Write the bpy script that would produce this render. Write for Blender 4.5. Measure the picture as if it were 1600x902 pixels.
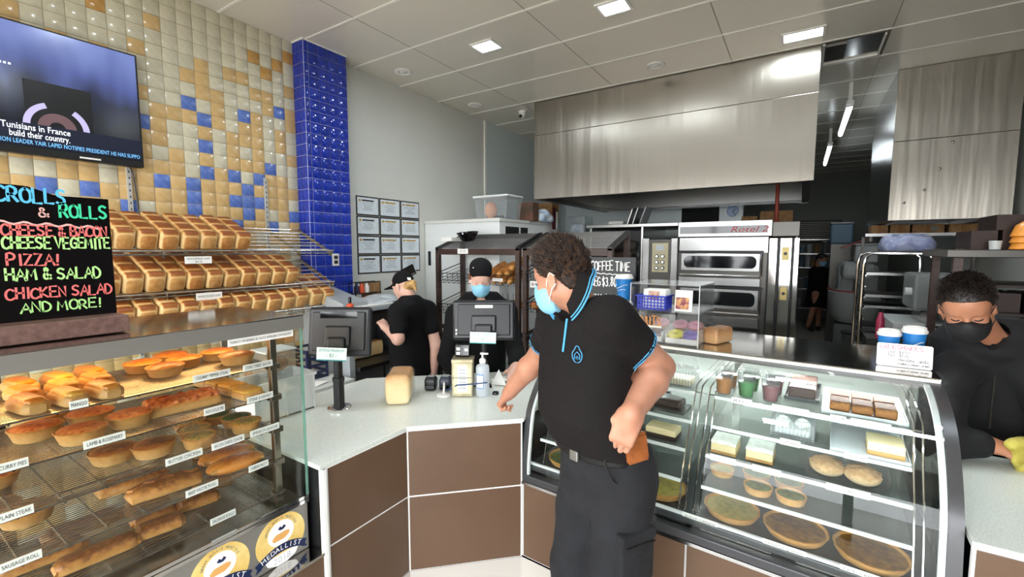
import bpy, math, random
import numpy as np
from mathutils import Matrix, Vector
R = math.radians
PI = math.pi
for o in list(bpy.data.objects): bpy.data.objects.remove(o)
SC = bpy.context.scene
COL = SC.collection
rnd = random.Random(7)

# ------------------------------------------------------------------ camera
EYE = 1.75
PITCH = math.atan(62 / 700.0); YAW = R(32.7)
cam = bpy.data.cameras.new('camera'); cam.sensor_width = 36; cam.lens = 36 * 700 / 1600.0
cam.clip_start = .05; cam.clip_end = 200
camo = bpy.data.objects.new('camera', cam); COL.objects.link(camo)
camo.location = (0, 0, EYE); camo.rotation_euler = (PI / 2 - PITCH, 0, YAW)
SC.camera = camo
# ------------------------------------------------------------------ daylight and exposure
SC.view_settings.view_transform = 'Standard'; SC.view_settings.look = 'None'
SC.view_settings.gamma = 1; SC.view_settings.use_curve_mapping = False
SC.view_settings.exposure = 0.62
W = bpy.data.worlds.new('world'); SC.world = W; W.use_nodes = True
bg = W.node_tree.nodes['Background']; bg.inputs[0].default_value = (.95, .975, 1, 1); bg.inputs[1].default_value = 7.0
LAMP = 85.0          # ceiling light emission
# ------------------------------------------------------------------ colour and materials
def lin(c):
    c = c / 255.0
    return c / 12.92 if c <= .04045 else ((c + .055) / 1.055) ** 2.4
def rgb(h):
    if isinstance(h, str): h = tuple(int(h[i:i + 2], 16) for i in (0, 2, 4))
    return (lin(h[0]), lin(h[1]), lin(h[2]), 1)
MATS = {}
def mat(name, col, rough=.5, metal=0, noise=None, bump=None, spec=None, emit=None, rand=0, coord='Object', sheen=0, coat=0, trans=0, aniso=0):
    m = bpy.data.materials.new(name); m.use_nodes = True
    nt = m.node_tree; b = nt.nodes['Principled BSDF']
    c = rgb(col)
    b.inputs['Base Color'].default_value = c; b.inputs['Roughness'].default_value = rough; b.inputs['Metallic'].default_value = metal
    if spec is not None: b.inputs['Specular IOR Level'].default_value = spec
    if sheen: b.inputs['Sheen Weight'].default_value = sheen
    if coat: b.inputs['Coat Weight'].default_value = coat; b.inputs['Coat Roughness'].default_value = .08
    if trans: b.inputs['Transmission Weight'].default_value = trans
    tc = nt.nodes.new('ShaderNodeTexCoord')
    src = None
    if noise:   # (scale, second colour, lo, hi[, stretch])
        n = nt.nodes.new('ShaderNodeTexNoise'); n.inputs['Scale'].default_value = noise[0]; n.inputs['Detail'].default_value = 4
        v = tc.outputs[coord]
        if len(noise) > 4:
            mp = nt.nodes.new('ShaderNodeMapping'); mp.inputs['Scale'].default_value = noise[4]; nt.links.new(v, mp.inputs[0]); v = mp.outputs[0]
        nt.links.new(v, n.inputs['Vector'])
        r = nt.nodes.new('ShaderNodeValToRGB'); r.color_ramp.elements[0].position = noise[2]; r.color_ramp.elements[1].position = noise[3]
        r.color_ramp.elements[0].color = c; r.color_ramp.elements[1].color = rgb(noise[1])
        nt.links.new(n.outputs[0], r.inputs[0]); src = r.outputs[0]
    if rand:
        oi = nt.nodes.new('ShaderNodeObjectInfo'); hs = nt.nodes.new('ShaderNodeHueSaturation')
        mr = nt.nodes.new('ShaderNodeMapRange'); mr.inputs[3].default_value = 1 - rand; mr.inputs[4].default_value = 1 + rand
        nt.links.new(oi.outputs['Random'], mr.inputs[0]); nt.links.new(mr.outputs[0], hs.inputs['Value'])
        if src: nt.links.new(src, hs.inputs['Color'])
        else: hs.inputs['Color'].default_value = c
        src = hs.outputs[0]
    if src: nt.links.new(src, b.inputs['Base Color'])
    if bump:    # (scale, strength, distance[, stretch])
        n = nt.nodes.new('ShaderNodeTexNoise'); n.inputs['Scale'].default_value = bump[0]; n.inputs['Detail'].default_value = 3
        v = tc.outputs[coord]
        if len(bump) > 3:
            mp = nt.nodes.new('ShaderNodeMapping'); mp.inputs['Scale'].default_value = bump[3]; nt.links.new(v, mp.inputs[0]); v = mp.outputs[0]
        nt.links.new(v, n.inputs['Vector'])
        bp = nt.nodes.new('ShaderNodeBump'); bp.inputs['Strength'].default_value = bump[1]; bp.inputs['Distance'].default_value = bump[2]
        nt.links.new(n.outputs[0], bp.inputs['Height']); nt.links.new(bp.outputs[0], b.inputs['Normal'])
    if aniso:
        b.inputs['Anisotropic'].default_value = aniso; tg = nt.nodes.new('ShaderNodeTangent'); tg.direction_type = 'RADIAL'; tg.axis = 'Z'; nt.links.new(tg.outputs[0], b.inputs['Tangent'])
    if emit: b.inputs['Emission Color'].default_value = c if emit[0] is None else rgb(emit[0]); b.inputs['Emission Strength'].default_value = emit[1]
    MATS[name] = m
    return m
def glass(name, tint, rough=.0, ior=1.45, haze=0.0, hazecol='ffffff'):
    """thin pane: clear body with a Fresnel reflection"""
    m = bpy.data.materials.new(name); m.use_nodes = True; nt = m.node_tree; nt.nodes.clear()
    out = nt.nodes.new('ShaderNodeOutputMaterial'); t = nt.nodes.new('ShaderNodeBsdfTransparent'); t.inputs[0].default_value = rgb(tint)
    g = nt.nodes.new('ShaderNodeBsdfGlossy'); g.inputs['Roughness'].default_value = rough
    f = nt.nodes.new('ShaderNodeFresnel'); ge = nt.nodes.new('ShaderNodeNewGeometry'); mi = nt.nodes.new('ShaderNodeMath'); mi.operation = 'MULTIPLY_ADD'
    mi.inputs[1].default_value = 1 / ior - ior; mi.inputs[2].default_value = ior; nt.links.new(ge.outputs['Backfacing'], mi.inputs[0]); nt.links.new(mi.outputs[0], f.inputs[0])   # same reflection from both sides of the pane
    mx = nt.nodes.new('ShaderNodeMixShader'); nt.links.new(f.outputs[0], mx.inputs[0]); nt.links.new(t.outputs[0], mx.inputs[1]); nt.links.new(g.outputs[0], mx.inputs[2])
    last = mx.outputs[0]
    if haze:
        d = nt.nodes.new('ShaderNodeBsdfDiffuse'); d.inputs[0].default_value = rgb(hazecol)
        m2 = nt.nodes.new('ShaderNodeMixShader'); m2.inputs[0].default_value = haze
        nt.links.new(last, m2.inputs[1]); nt.links.new(d.outputs[0], m2.inputs[2]); last = m2.outputs[0]
    nt.links.new(last, out.inputs[0]); MATS[name] = m
    return m
def node_mat(name, rough=.5, bump=None):
    """material whose colour the caller wires up: returns (material, tree, bsdf)"""
    m = bpy.data.materials.new(name); m.use_nodes = True; MATS[name] = m
    b = m.node_tree.nodes['Principled BSDF']; b.inputs['Roughness'].default_value = rough
    return m, m.node_tree, b

# ------------------------------------------------------------------ mesh builder
def rotm(rx=0, ry=0, rz=0):
    return Matrix.Rotation(rz, 4, 'Z') @ Matrix.Rotation(ry, 4, 'Y') @ Matrix.Rotation(rx, 4, 'X')
class B:
    def __init__(s): s.v = []; s.f = []; s.m = []; s.mi = 0; s.X = None
    def add(s, vs, fs):
        n = len(s.v)
        if s.X is not None: vs = [tuple(s.X @ Vector(v)) for v in vs]
        s.v += [tuple(v) for v in vs]; s.f += [tuple(i + n for i in f) for f in fs]; s.m += [s.mi] * len(fs)
        return s
    def box(s, x0, x1, y0, y1, z0, z1, M=None):
        vs = [(x, y, z) for z in (z0, z1) for y in (y0, y1) for x in (x0, x1)]
        if M is not None: vs = [tuple(M @ Vector(v)) for v in vs]
        return s.add(vs, [(0, 2, 3, 1), (4, 5, 7, 6), (0, 1, 5, 4), (2, 6, 7, 3), (0, 4, 6, 2), (1, 3, 7, 5)])
    def cbox(s, c, h, M=None):
        T = Matrix.Translation(c)
        if M is not None: T = T @ M
        return s.box(-h[0], h[0], -h[1], h[1], -h[2], h[2], T)
    def cyl(s, a, b, r0, r1=None, n=16, caps=True):
        if r1 is None: r1 = r0
        a = Vector(a); b = Vector(b); d = (b - a).normalized(); q = d.orthogonal().normalized(); w = d.cross(q)
        vs = []
        for p, r in ((a, r0), (b, r1)):
            for i in range(n):
                t = 2 * PI * i / n; vs.append(tuple(p + q * (math.cos(t) * r) + w * (math.sin(t) * r)))
        fs = [(i, (i + 1) % n, n + (i + 1) % n, n + i) for i in range(n)]
        if caps: fs += [tuple(range(n - 1, -1, -1)), tuple(range(n, 2 * n))]
        return s.add(vs, fs)
    def tube(s, pts, r, n=6, closed=False, caps=True, rs=None):
        P = [Vector(p) for p in pts]; m = len(P); vs = []; q = None
        for i, p in enumerate(P):
            if closed: d = P[(i + 1) % m] - P[i - 1]
            else: d = P[min(i + 1, m - 1)] - P[max(i - 1, 0)]
            d.normalize()
            if q is None: q = d.orthogonal().normalized()
            else:
                q = q - d * q.dot(d)
                q = q.normalized() if q.length > 1e-6 else d.orthogonal().normalized()
            w = d.cross(q); rr = rs[i] if rs else r
            for k in range(n):
                t = 2 * PI * k / n; vs.append(tuple(p + q * (math.cos(t) * rr) + w * (math.sin(t) * rr)))
        fs = []
        for i in range(m if closed else m - 1):
            a = i * n; b = ((i + 1) % m) * n
            for k in range(n): fs.append((a + k, a + (k + 1) % n, b + (k + 1) % n, b + k))
        if caps and not closed: fs += [tuple(range(n - 1, -1, -1)), tuple(range((m - 1) * n, m * n))]
        return s.add(vs, fs)
    def lathe(s, prof, c=(0, 0, 0), n=24, sx=1, sy=1, wob=None):
        vs = []; fs = []; k = len(prof)
        for i in range(n):
            t = 2 * PI * i / n
            for j, (r, z) in enumerate(prof):
                q = r * (wob(t, j) if wob else 1)
                vs.append((c[0] + q * math.cos(t) * sx, c[1] + q * math.sin(t) * sy, c[2] + z))
        for i in range(n):
            a = i * k; b = ((i + 1) % n) * k
            for j in range(k - 1): fs.append((a + j, b + j, b + j + 1, a + j + 1))
        return s.add(vs, fs)
    def prism(s, poly, z0, z1, M=None):
        n = len(poly); vs = [(x, y, z0) for x, y in poly] + [(x, y, z1) for x, y in poly]
        if M is not None: vs = [tuple(M @ Vector(v)) for v in vs]
        return s.add(vs, [tuple(range(n - 1, -1, -1)), tuple(range(n, 2 * n))] + [(i, (i + 1) % n, n + (i + 1) % n, n + i) for i in range(n)])
    def quad(s, a, b, c, d): return s.add([a, b, c, d], [(0, 1, 2, 3)])
    def grid(s, fn, nu, nv, cu=False, cv=False):
        vs = [fn(i / (nu if cu else nu - 1), j / (nv if cv else nv - 1)) for i in range(nu) for j in range(nv)]
        fs = []
        for i in range(nu if cu else nu - 1):
            for j in range(nv if cv else nv - 1):
                fs.append((i * nv + j, ((i + 1) % nu) * nv + j, ((i + 1) % nu) * nv + (j + 1) % nv, i * nv + (j + 1) % nv))
        return s.add(vs, fs)
    def ball(s, c, r, n=16, m=10, M=None):
        if not hasattr(r, '__len__'): r = (r, r, r)
        vs = [(0, 0, r[2])]
        for j in range(1, m):
            p = PI * j / m
            for i in range(n):
                t = 2 * PI * i / n; vs.append((r[0] * math.sin(p) * math.cos(t), r[1] * math.sin(p) * math.sin(t), r[2] * math.cos(p)))
        vs.append((0, 0, -r[2])); L = len(vs) - 1; fs = []
        for i in range(n): fs.append((0, 1 + i, 1 + (i + 1) % n)); fs.append((L, L - n + (i + 1) % n, L - n + i))
        for j in range(m - 2):
            a = 1 + j * n; b = a + n
            for i in range(n): fs.append((a + i, b + i, b + (i + 1) % n, a + (i + 1) % n))
        vs = [tuple((M @ Vector(v) if M is not None else Vector(v)) + Vector(c)) for v in vs]
        return s.add(vs, fs)
    def mesh(s, name, mats, smooth=True, angle=38):
        me = bpy.data.meshes.new(name); me.from_pydata(s.v, [], s.f)
        if not isinstance(mats, (list, tuple)): mats = [mats]
        for m in mats: me.materials.append(MATS[m])
        if any(s.m): me.polygons.foreach_set('material_index', s.m)
        if smooth:
            me.polygons.foreach_set('use_smooth', [True] * len(s.f)); me.set_sharp_from_angle(angle=R(angle))
        me.validate(); me.update()
        return me
    def build(s, name, mats, parent=None, smooth=True, bev=0, angle=38, label=None):
        return obj(name, s.mesh(name, mats, smooth, angle), parent, bev, label)
def obj(name, me, parent=None, bev=0, label=None):
    o = bpy.data.objects.new(name, me); COL.objects.link(o)
    if parent is not None: o.parent = parent
    if bev:
        md = o.modifiers.new('bevel', 'BEVEL'); md.width = bev; md.segments = 2; md.limit_method = 'ANGLE'; md.angle_limit = R(40)
    if label: o['label'] = label
    return o
def tag(o, label, cat, group=None):
    o['label'] = label; o['category'] = cat
    if group: o['group'] = group
    return o
def thing(name, label, cat, loc=(0, 0, 0), rotz=0, group=None):
    o = bpy.data.objects.new(name, None); COL.objects.link(o); o.empty_display_size = .05
    o.location = loc; o.rotation_euler = (0, 0, rotz)
    return tag(o, label, cat, group)
def struct(o): o['kind'] = 'structure'; return o
def stuff(o): o['kind'] = 'stuff'; return o
def dup(root, loc, rotz=None, label=None, group=None, rot=None, scale=None):
    def cp(o, par):
        c = o.copy(); COL.objects.link(c); c.parent = par
        for ch in list(o.children): cp(ch, c)
        return c
    r = cp(root, root.parent); r.location = loc
    if rot is not None: r.rotation_euler = rot
    elif rotz is not None: r.rotation_euler = (0, 0, rotz)
    if scale is not None: r.scale = scale
    if label: r['label'] = label
    if group: r['group'] = group
    return r
ORD = ['first', 'second', 'third', 'fourth', 'fifth', 'sixth', 'seventh', 'eighth', 'ninth', 'tenth', 'eleventh', 'twelfth', 'thirteenth', 'fourteenth', 'fifteenth', 'sixteenth']
# ------------------------------------------------------------------ lettering
def text_mesh(txt, size, M, mname, depth=.0006, width=None, align='CENTER', shear=0):
    """printed lettering: text in local XY, M takes it to the parent's space"""
    cu = bpy.data.curves.new('t', 'FONT'); cu.body = txt; cu.size = size; cu.align_x = align; cu.align_y = 'CENTER'; cu.extrude = depth; cu.shear = shear; cu.resolution_u = 2
    o = bpy.data.objects.new('t', cu); COL.objects.link(o)
    dg = bpy.context.evaluated_depsgraph_get(); me = bpy.data.meshes.new_from_object(o.evaluated_get(dg))
    bpy.data.objects.remove(o); bpy.data.curves.remove(cu)
    if width and len(me.vertices):
        xs = [v.co.x for v in me.vertices]; s = width / (max(xs) - min(xs))
        for v in me.vertices: v.co.x *= s
    me.transform(M); me.materials.clear(); me.materials.append(MATS[mname])
    return me
STROKE = {  # hand lettering, each glyph in a 0..1 box as pen strokes
 'A': [[(0, 0), (.45, 1), (.9, 0)], [(.18, .38), (.75, .38)]], 'B': [[(.05, 0), (.05, 1), (.55, .95), (.62, .75), (.5, .55), (.05, .52)], [(.5, .55), (.75, .4), (.7, .1), (.4, 0), (.05, 0)]],
 'C': [[(.8, .85), (.5, 1), (.15, .8), (.03, .45), (.15, .1), (.5, 0), (.82, .15)]], 'D': [[(.05, 0), (.05, 1), (.5, .92), (.78, .6), (.72, .22), (.4, 0), (.05, 0)]],
 'E': [[(.75, 1), (.05, 1), (.05, 0), (.78, 0)], [(.05, .52), (.62, .52)]], 'F': [[(.75, 1), (.05, 1), (.05, 0)], [(.05, .5), (.6, .5)]],
 'G': [[(.8, .85), (.5, 1), (.15, .8), (.03, .45), (.15, .1), (.5, 0), (.8, .12), (.8, .45), (.5, .45)]], 'H': [[(.05, 0), (.05, 1)], [(.75, 0), (.75, 1)], [(.05, .5), (.75, .5)]],
 'I': [[(.25, 0), (.25, 1)]], 'K': [[(.05, 0), (.05, 1)], [(.72, 1), (.07, .45), (.78, 0)]], 'L': [[(.05, 1), (.05, 0), (.7, 0)]],
 'M': [[(0, 0), (.1, 1), (.45, .3), (.8, 1), (.92, 0)]], 'N': [[(.05, 0), (.05, 1), (.75, 0), (.75, 1)]], 'O': [[(.45, 1), (.12, .82), (.03, .45), (.15, .1), (.45, 0), (.75, .12), (.85, .5), (.75, .85), (.45, 1)]],
 'P': [[(.05, 0), (.05, 1), (.55, .97), (.7, .75), (.55, .5), (.05, .46)]], 'R': [[(.05, 0), (.05, 1), (.55, .97), (.68, .75), (.55, .52), (.05, .48)], [(.3, .5), (.75, 0)]],
 'S': [[(.7, .88), (.4, 1), (.1, .85), (.15, .6), (.55, .45), (.7, .2), (.4, 0), (.05, .12)]], 'T': [[(0, 1), (.8, 1)], [(.4, 1), (.4, 0)]], 'U': [[(.05, 1), (.08, .25), (.35, 0), (.65, .2), (.72, 1)]],
 'V': [[(0, 1), (.38, 0), (.78, 1)]], 'Z': [[(.05, 1), (.7, 1), (.05, 0), (.75, 0)]], 'W': [[(0, 1), (.2, 0), (.45, .7), (.7, 0), (.92, 1)]], 'Y': [[(0, 1), (.38, .5), (.75, 1)], [(.38, .5), (.38, 0)]],
 '!': [[(.25, 1), (.22, .3)], [(.2, .06), (.22, 0)]], '&': [[(.75, 0), (.2, .75), (.3, 1), (.5, .8), (.1, .35), (.2, 0), (.5, .05), (.75, .35)]], '$': [[(.68, .82), (.4, .92), (.12, .78), (.2, .55), (.55, .45), (.68, .22), (.4, .08), (.08, .18)], [(.38, 1.08), (.38, -.08)]],
 '-': [[(.1, .5), (.5, .5)]], '.': [[(.15, .04), (.18, 0)]], '0': [[(.4, 1), (.1, .75), (.1, .25), (.4, 0), (.68, .25), (.68, .75), (.4, 1)]], '1': [[(.1, .8), (.3, 1), (.3, 0)]], '2': [[(.08, .8), (.35, 1), (.65, .8), (.55, .5), (.05, 0), (.7, 0)]],
 '3': [[(.08, .9), (.4, 1), (.62, .8), (.5, .57), (.25, .52), (.55, .48), (.68, .25), (.4, 0), (.05, .1)]], '4': [[(.5, 0), (.5, 1), (.03, .35), (.75, .35)]], '5': [[(.65, 1), (.15, 1), (.1, .58), (.45, .62), (.68, .35), (.5, .05), (.08, .05)]],
 '6': [[(.55, 1), (.2, .65), (.08, .3), (.3, 0), (.62, .15), (.6, .42), (.3, .5), (.1, .3)]], '8': [[(.4, .53), (.12, .75), (.4, 1), (.65, .75), (.4, .53), (.08, .25), (.4, 0), (.7, .25), (.4, .53)]], '9': [[(.62, .65), (.35, .5), (.1, .75), (.35, 1), (.62, .8), (.58, .3), (.4, 0)]],
 ',': [[(.2, .08), (.1, -.12)]],
 'a': [[(.6, .45), (.3, .55), (.08, .25), (.3, 0), (.58, .2), (.6, .5), (.62, 0)]], 'c': [[(.55, .48), (.25, .55), (.07, .25), (.28, 0), (.58, .08)]], 'd': [[(.6, 1), (.6, 0)], [(.6, .4), (.3, .52), (.08, .25), (.3, 0), (.6, .12)]], 'e': [[(.08, .28), (.58, .3), (.4, .55), (.12, .4), (.1, .12), (.35, 0), (.6, .1)]],
 'h': [[(.08, 1), (.08, 0)], [(.08, .4), (.35, .55), (.55, .4), (.55, 0)]], 'i': [[(.2, .55), (.2, 0)]], 'l': [[(.15, 1), (.15, .05), (.3, 0)]], 'm': [[(.05, .55), (.05, 0)], [(.05, .4), (.28, .55), (.4, .4), (.4, 0)], [(.4, .4), (.6, .55), (.75, .4), (.75, 0)]], 'n': [[(.08, .55), (.08, 0)], [(.08, .4), (.35, .55), (.55, .4), (.55, 0)]],
 'o': [[(.32, .55), (.07, .28), (.32, 0), (.58, .28), (.32, .55)]], 'r': [[(.08, .55), (.08, 0)], [(.08, .35), (.45, .55)]], 's': [[(.5, .5), (.2, .52), (.12, .38), (.45, .22), (.42, .02), (.08, .04)]], 't': [[(.25, .85), (.25, .05), (.45, 0)], [(.05, .55), (.5, .55)]], 'v': [[(.03, .55), (.28, 0), (.55, .55)]], 'w': [[(0, .55), (.18, 0), (.35, .45), (.55, 0), (.7, .55)]], 'b': [[(.08, 1), (.08, 0)], [(.08, .4), (.35, .55), (.58, .28), (.35, 0), (.08, .1)]], 'p': [[(.08, .55), (.08, -.4)], [(.08, .4), (.35, .55), (.58, .28), (.35, 0), (.08, .1)]], 'y': [[(.05, .55), (.3, .05)], [(.58, .55), (.2, -.4)]], 'u': [[(.06, .55), (.1, .08), (.35, 0), (.55, .15)], [(.55, .55), (.58, 0)]], 'k': [[(.08, 1), (.08, 0)], [(.5, .55), (.1, .25), (.55, 0)]],
}
def hand_text(txt, h, width, M, mname, pen=.12, name='lettering', parent=None, jit=.05, thick=.0008):
    """pen lettering: starts at the local origin, M maps (x right, y up, z out) to the parent's space"""
    adv = [(.45 if ch == ' ' else (.5 if ch in 'I!.,-il1' else (1.12 if ch in 'MW' else .95))) for ch in txt]
    adv = [a * (.8 if ch.islower() else 1) for a, ch in zip(adv, txt)]
    s = width / sum(adv); b = B(); rr = random.Random(len(txt) * 31 + ord(txt[0])); x = 0; w = pen * h / 2
    for ch, a in zip(txt, adv):
        dy = rr.uniform(-jit, jit) * h; hs = 1 + rr.uniform(-jit, jit); sl = rr.uniform(-jit, jit)
        for st in STROKE.get(ch, []):
            P = [Vector((x + (px * .98 + sl * py) * s * 1.0, dy + py * h * hs, 0)) for px, py in st]
            if len(P) > 3:   # soften the pen path
                Q = [P[0]]
                for i in range(len(P) - 1):
                    p0 = P[max(i - 1, 0)]; p1 = P[i]; p2 = P[i + 1]; p3 = P[min(i + 2, len(P) - 1)]
                    for t in (.5, 1):
                        Q.append(.5 * ((2 * p1) + (p2 - p0) * t + (2 * p0 - 5 * p1 + 4 * p2 - p3) * t * t + (3 * p1 - p0 - 3 * p2 + p3) * t ** 3))
                if all(c not in ch for c in 'EFHKLMNTVZWAY'): P = Q
            vs = []
            for i, p in enumerate(P):
                d = (P[min(i + 1, len(P) - 1)] - P[max(i - 1, 0)]); d = d.normalized() if d.length > 1e-9 else Vector((1, 0, 0))
                nrm = Vector((-d.y, d.x, 0)); e = p - d * w * .6 if i == 0 else (p + d * w * .6 if i == len(P) - 1 else p)
                vs += [M @ Vector((*(e + nrm * w)[:2], thick)), M @ Vector((*(e - nrm * w)[:2], thick))]
            b.add(vs, [(2 * i + 1, 2 * i + 3, 2 * i + 2, 2 * i) for i in range(len(P) - 1)])
        x += a * s
    return b.build(name, mname, parent, smooth=False)
# ------------------------------------------------------------------ soft solids (signed distance fields turned into one closed surface)
def smin(a, b, k):
    if k <= 0: return np.minimum(a, b)
    h = np.maximum(k - np.abs(a - b), 0) / k
    return np.minimum(a, b) - h * h * k * .25
class SDF:
    """p: list of (op, kind, params, k); op '+' unites, '-' carves"""
    def __init__(s): s.p = []
    def cap(s, a, b, ra, rb=None, k=.02, op='+'): s.p.append((op, 'c', (np.array(a, float), np.array(b, float), ra, ra if rb is None else rb), k)); return s
    def ell(s, c, r, M=None, k=.02, op='+'): s.p.append((op, 'e', (np.array(c, float), np.array(r if hasattr(r, '__len__') else (r,) * 3, float), M), k)); return s
    def box(s, c, h, M=None, rd=.01, k=.01, op='+'): s.p.append((op, 'b', (np.array(c, float), np.array(h, float), M, rd), k)); return s
    def loft(s, st, k=.02, op='+', pw=2.3): s.p.append((op, 'l', (np.array(st, float), pw), k)); return s   # stations (z, cx, cy, rx, ry[, yaw])
    def chain(s, pts, rs, k=.02, op='+'):
        for i in range(len(pts) - 1): s.cap(pts[i], pts[i + 1], rs[i], rs[i + 1], k, op)
        return s
    def bounds(s, q, g):
        op, kd, a, k = q
        if kd == 'c': r = max(a[2], a[3]); lo = np.minimum(a[0], a[1]) - r; hi = np.maximum(a[0], a[1]) + r
        elif kd in 'eb': r = np.linalg.norm(a[1]) if a[2] is not None else a[1]; lo = a[0] - r; hi = a[0] + r
        else:
            t = a[0]; r = np.maximum(t[:, 3], t[:, 4]); lo = np.array([(t[:, 1] - r).min(), (t[:, 2] - r).min(), t[:, 0].min()]); hi = np.array([(t[:, 1] + r).max(), (t[:, 2] + r).max(), t[:, 0].max()])
        return lo - k - g, hi + k + g
    def dist(s, q, X, Y, Z):
        op, kd, a, k = q
        if kd == 'c':
            A, Bq, ra, rb = a; d = Bq - A; L = max(float(d @ d), 1e-12)
            t = np.clip(((X - A[0]) * d[0] + (Y - A[1]) * d[1] + (Z - A[2]) * d[2]) / L, 0, 1)
            return np.sqrt((X - A[0] - t * d[0]) ** 2 + (Y - A[1] - t * d[1]) ** 2 + (Z - A[2] - t * d[2]) ** 2) - (ra + (rb - ra) * t)
        if kd in 'eb':
            c, r, M = a[:3]; x, y, z = X - c[0], Y - c[1], Z - c[2]
            if M is not None:   # rows of M are the local axes
                x, y, z = (x * M[0][0] + y * M[0][1] + z * M[0][2], x * M[1][0] + y * M[1][1] + z * M[1][2], x * M[2][0] + y * M[2][1] + z * M[2][2])
            if kd == 'e':
                k0 = np.sqrt((x / r[0]) ** 2 + (y / r[1]) ** 2 + (z / r[2]) ** 2); k1 = np.sqrt((x / r[0] ** 2) ** 2 + (y / r[1] ** 2) ** 2 + (z / r[2] ** 2) ** 2)
                return k0 * (k0 - 1) / np.maximum(k1, 1e-9)
            rd = a[3]; qx = np.abs(x) - r[0] + rd; qy = np.abs(y) - r[1] + rd; qz = np.abs(z) - r[2] + rd
            return np.sqrt(np.maximum(qx, 0) ** 2 + np.maximum(qy, 0) ** 2 + np.maximum(qz, 0) ** 2) + np.minimum(np.maximum(qx, np.maximum(qy, qz)), 0) - rd
        t, pw = a; zz = Z[0, 0, :] if Z.shape[2] > 1 else Z.ravel()
        zc = np.clip(zz, t[0, 0], t[-1, 0]); cx, cy, rx, ry = (np.interp(zc, t[:, 0], t[:, i]) for i in (1, 2, 3, 4))
        x, y = X - cx, Y - cy
        if t.shape[1] > 5:
            w = np.interp(zc, t[:, 0], t[:, 5]); x, y = x * np.cos(w) + y * np.sin(w), -x * np.sin(w) + y * np.cos(w)
        d = ((np.abs(x / rx) ** pw + np.abs(y / ry) ** pw) ** (1 / pw) - 1) * np.minimum(rx, ry)
        dz = np.maximum(t[0, 0] - zz, zz - t[-1, 0]) + 0 * d
        return np.where(dz > 0, np.sqrt(np.maximum(d, 0) ** 2 + dz ** 2), np.maximum(d, dz))
    def field(s, res, grow=0, lo=None, hi=None):
        bs = [s.bounds(q, grow + 2.5 * res) for q in s.p if q[0] == '+']
        if lo is None: lo = np.min([b[0] for b in bs], 0); hi = np.max([b[1] for b in bs], 0)
        lo = np.array(lo, float); hi = np.array(hi, float)
        n = np.ceil((hi - lo) / res).astype(int) + 1
        ax = [lo[i] + res * np.arange(n[i]) for i in range(3)]
        F = np.full(n, 1e3, np.float32)
        for q in s.p:
            l, h = s.bounds(q, grow + 3 * res); i0 = np.maximum(((l - lo) / res).astype(int), 0); i1 = np.minimum(((h - lo) / res).astype(int) + 2, n)
            if np.any(i1 <= i0): continue
            sl = tuple(slice(a, b) for a, b in zip(i0, i1))
            X = ax[0][sl[0]][:, None, None]; Y = ax[1][sl[1]][None, :, None]; Z = ax[2][sl[2]][None, None, :]
            d = s.dist(q, X, Y, Z).astype(np.float32)
            if q[0] == '+': F[sl] = smin(F[sl], d, q[3])
            else: F[sl] = -smin(-F[sl], d, q[3])
        s.ax = ax
        return F - grow
    def mesh(s, name, mname, res=.006, grow=0, cut=None, lo=None, hi=None, shell=None):
        F = s.field(res, grow, lo, hi); X = s.ax[0][:, None, None]; Y = s.ax[1][None, :, None]; Z = s.ax[2][None, None, :]
        if shell: F = np.maximum(F, -(F + shell))
        if cut is not None: F = np.maximum(F, cut(X, Y, Z).astype(np.float32))
        return nets(F, s.ax, res, name, mname)
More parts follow.
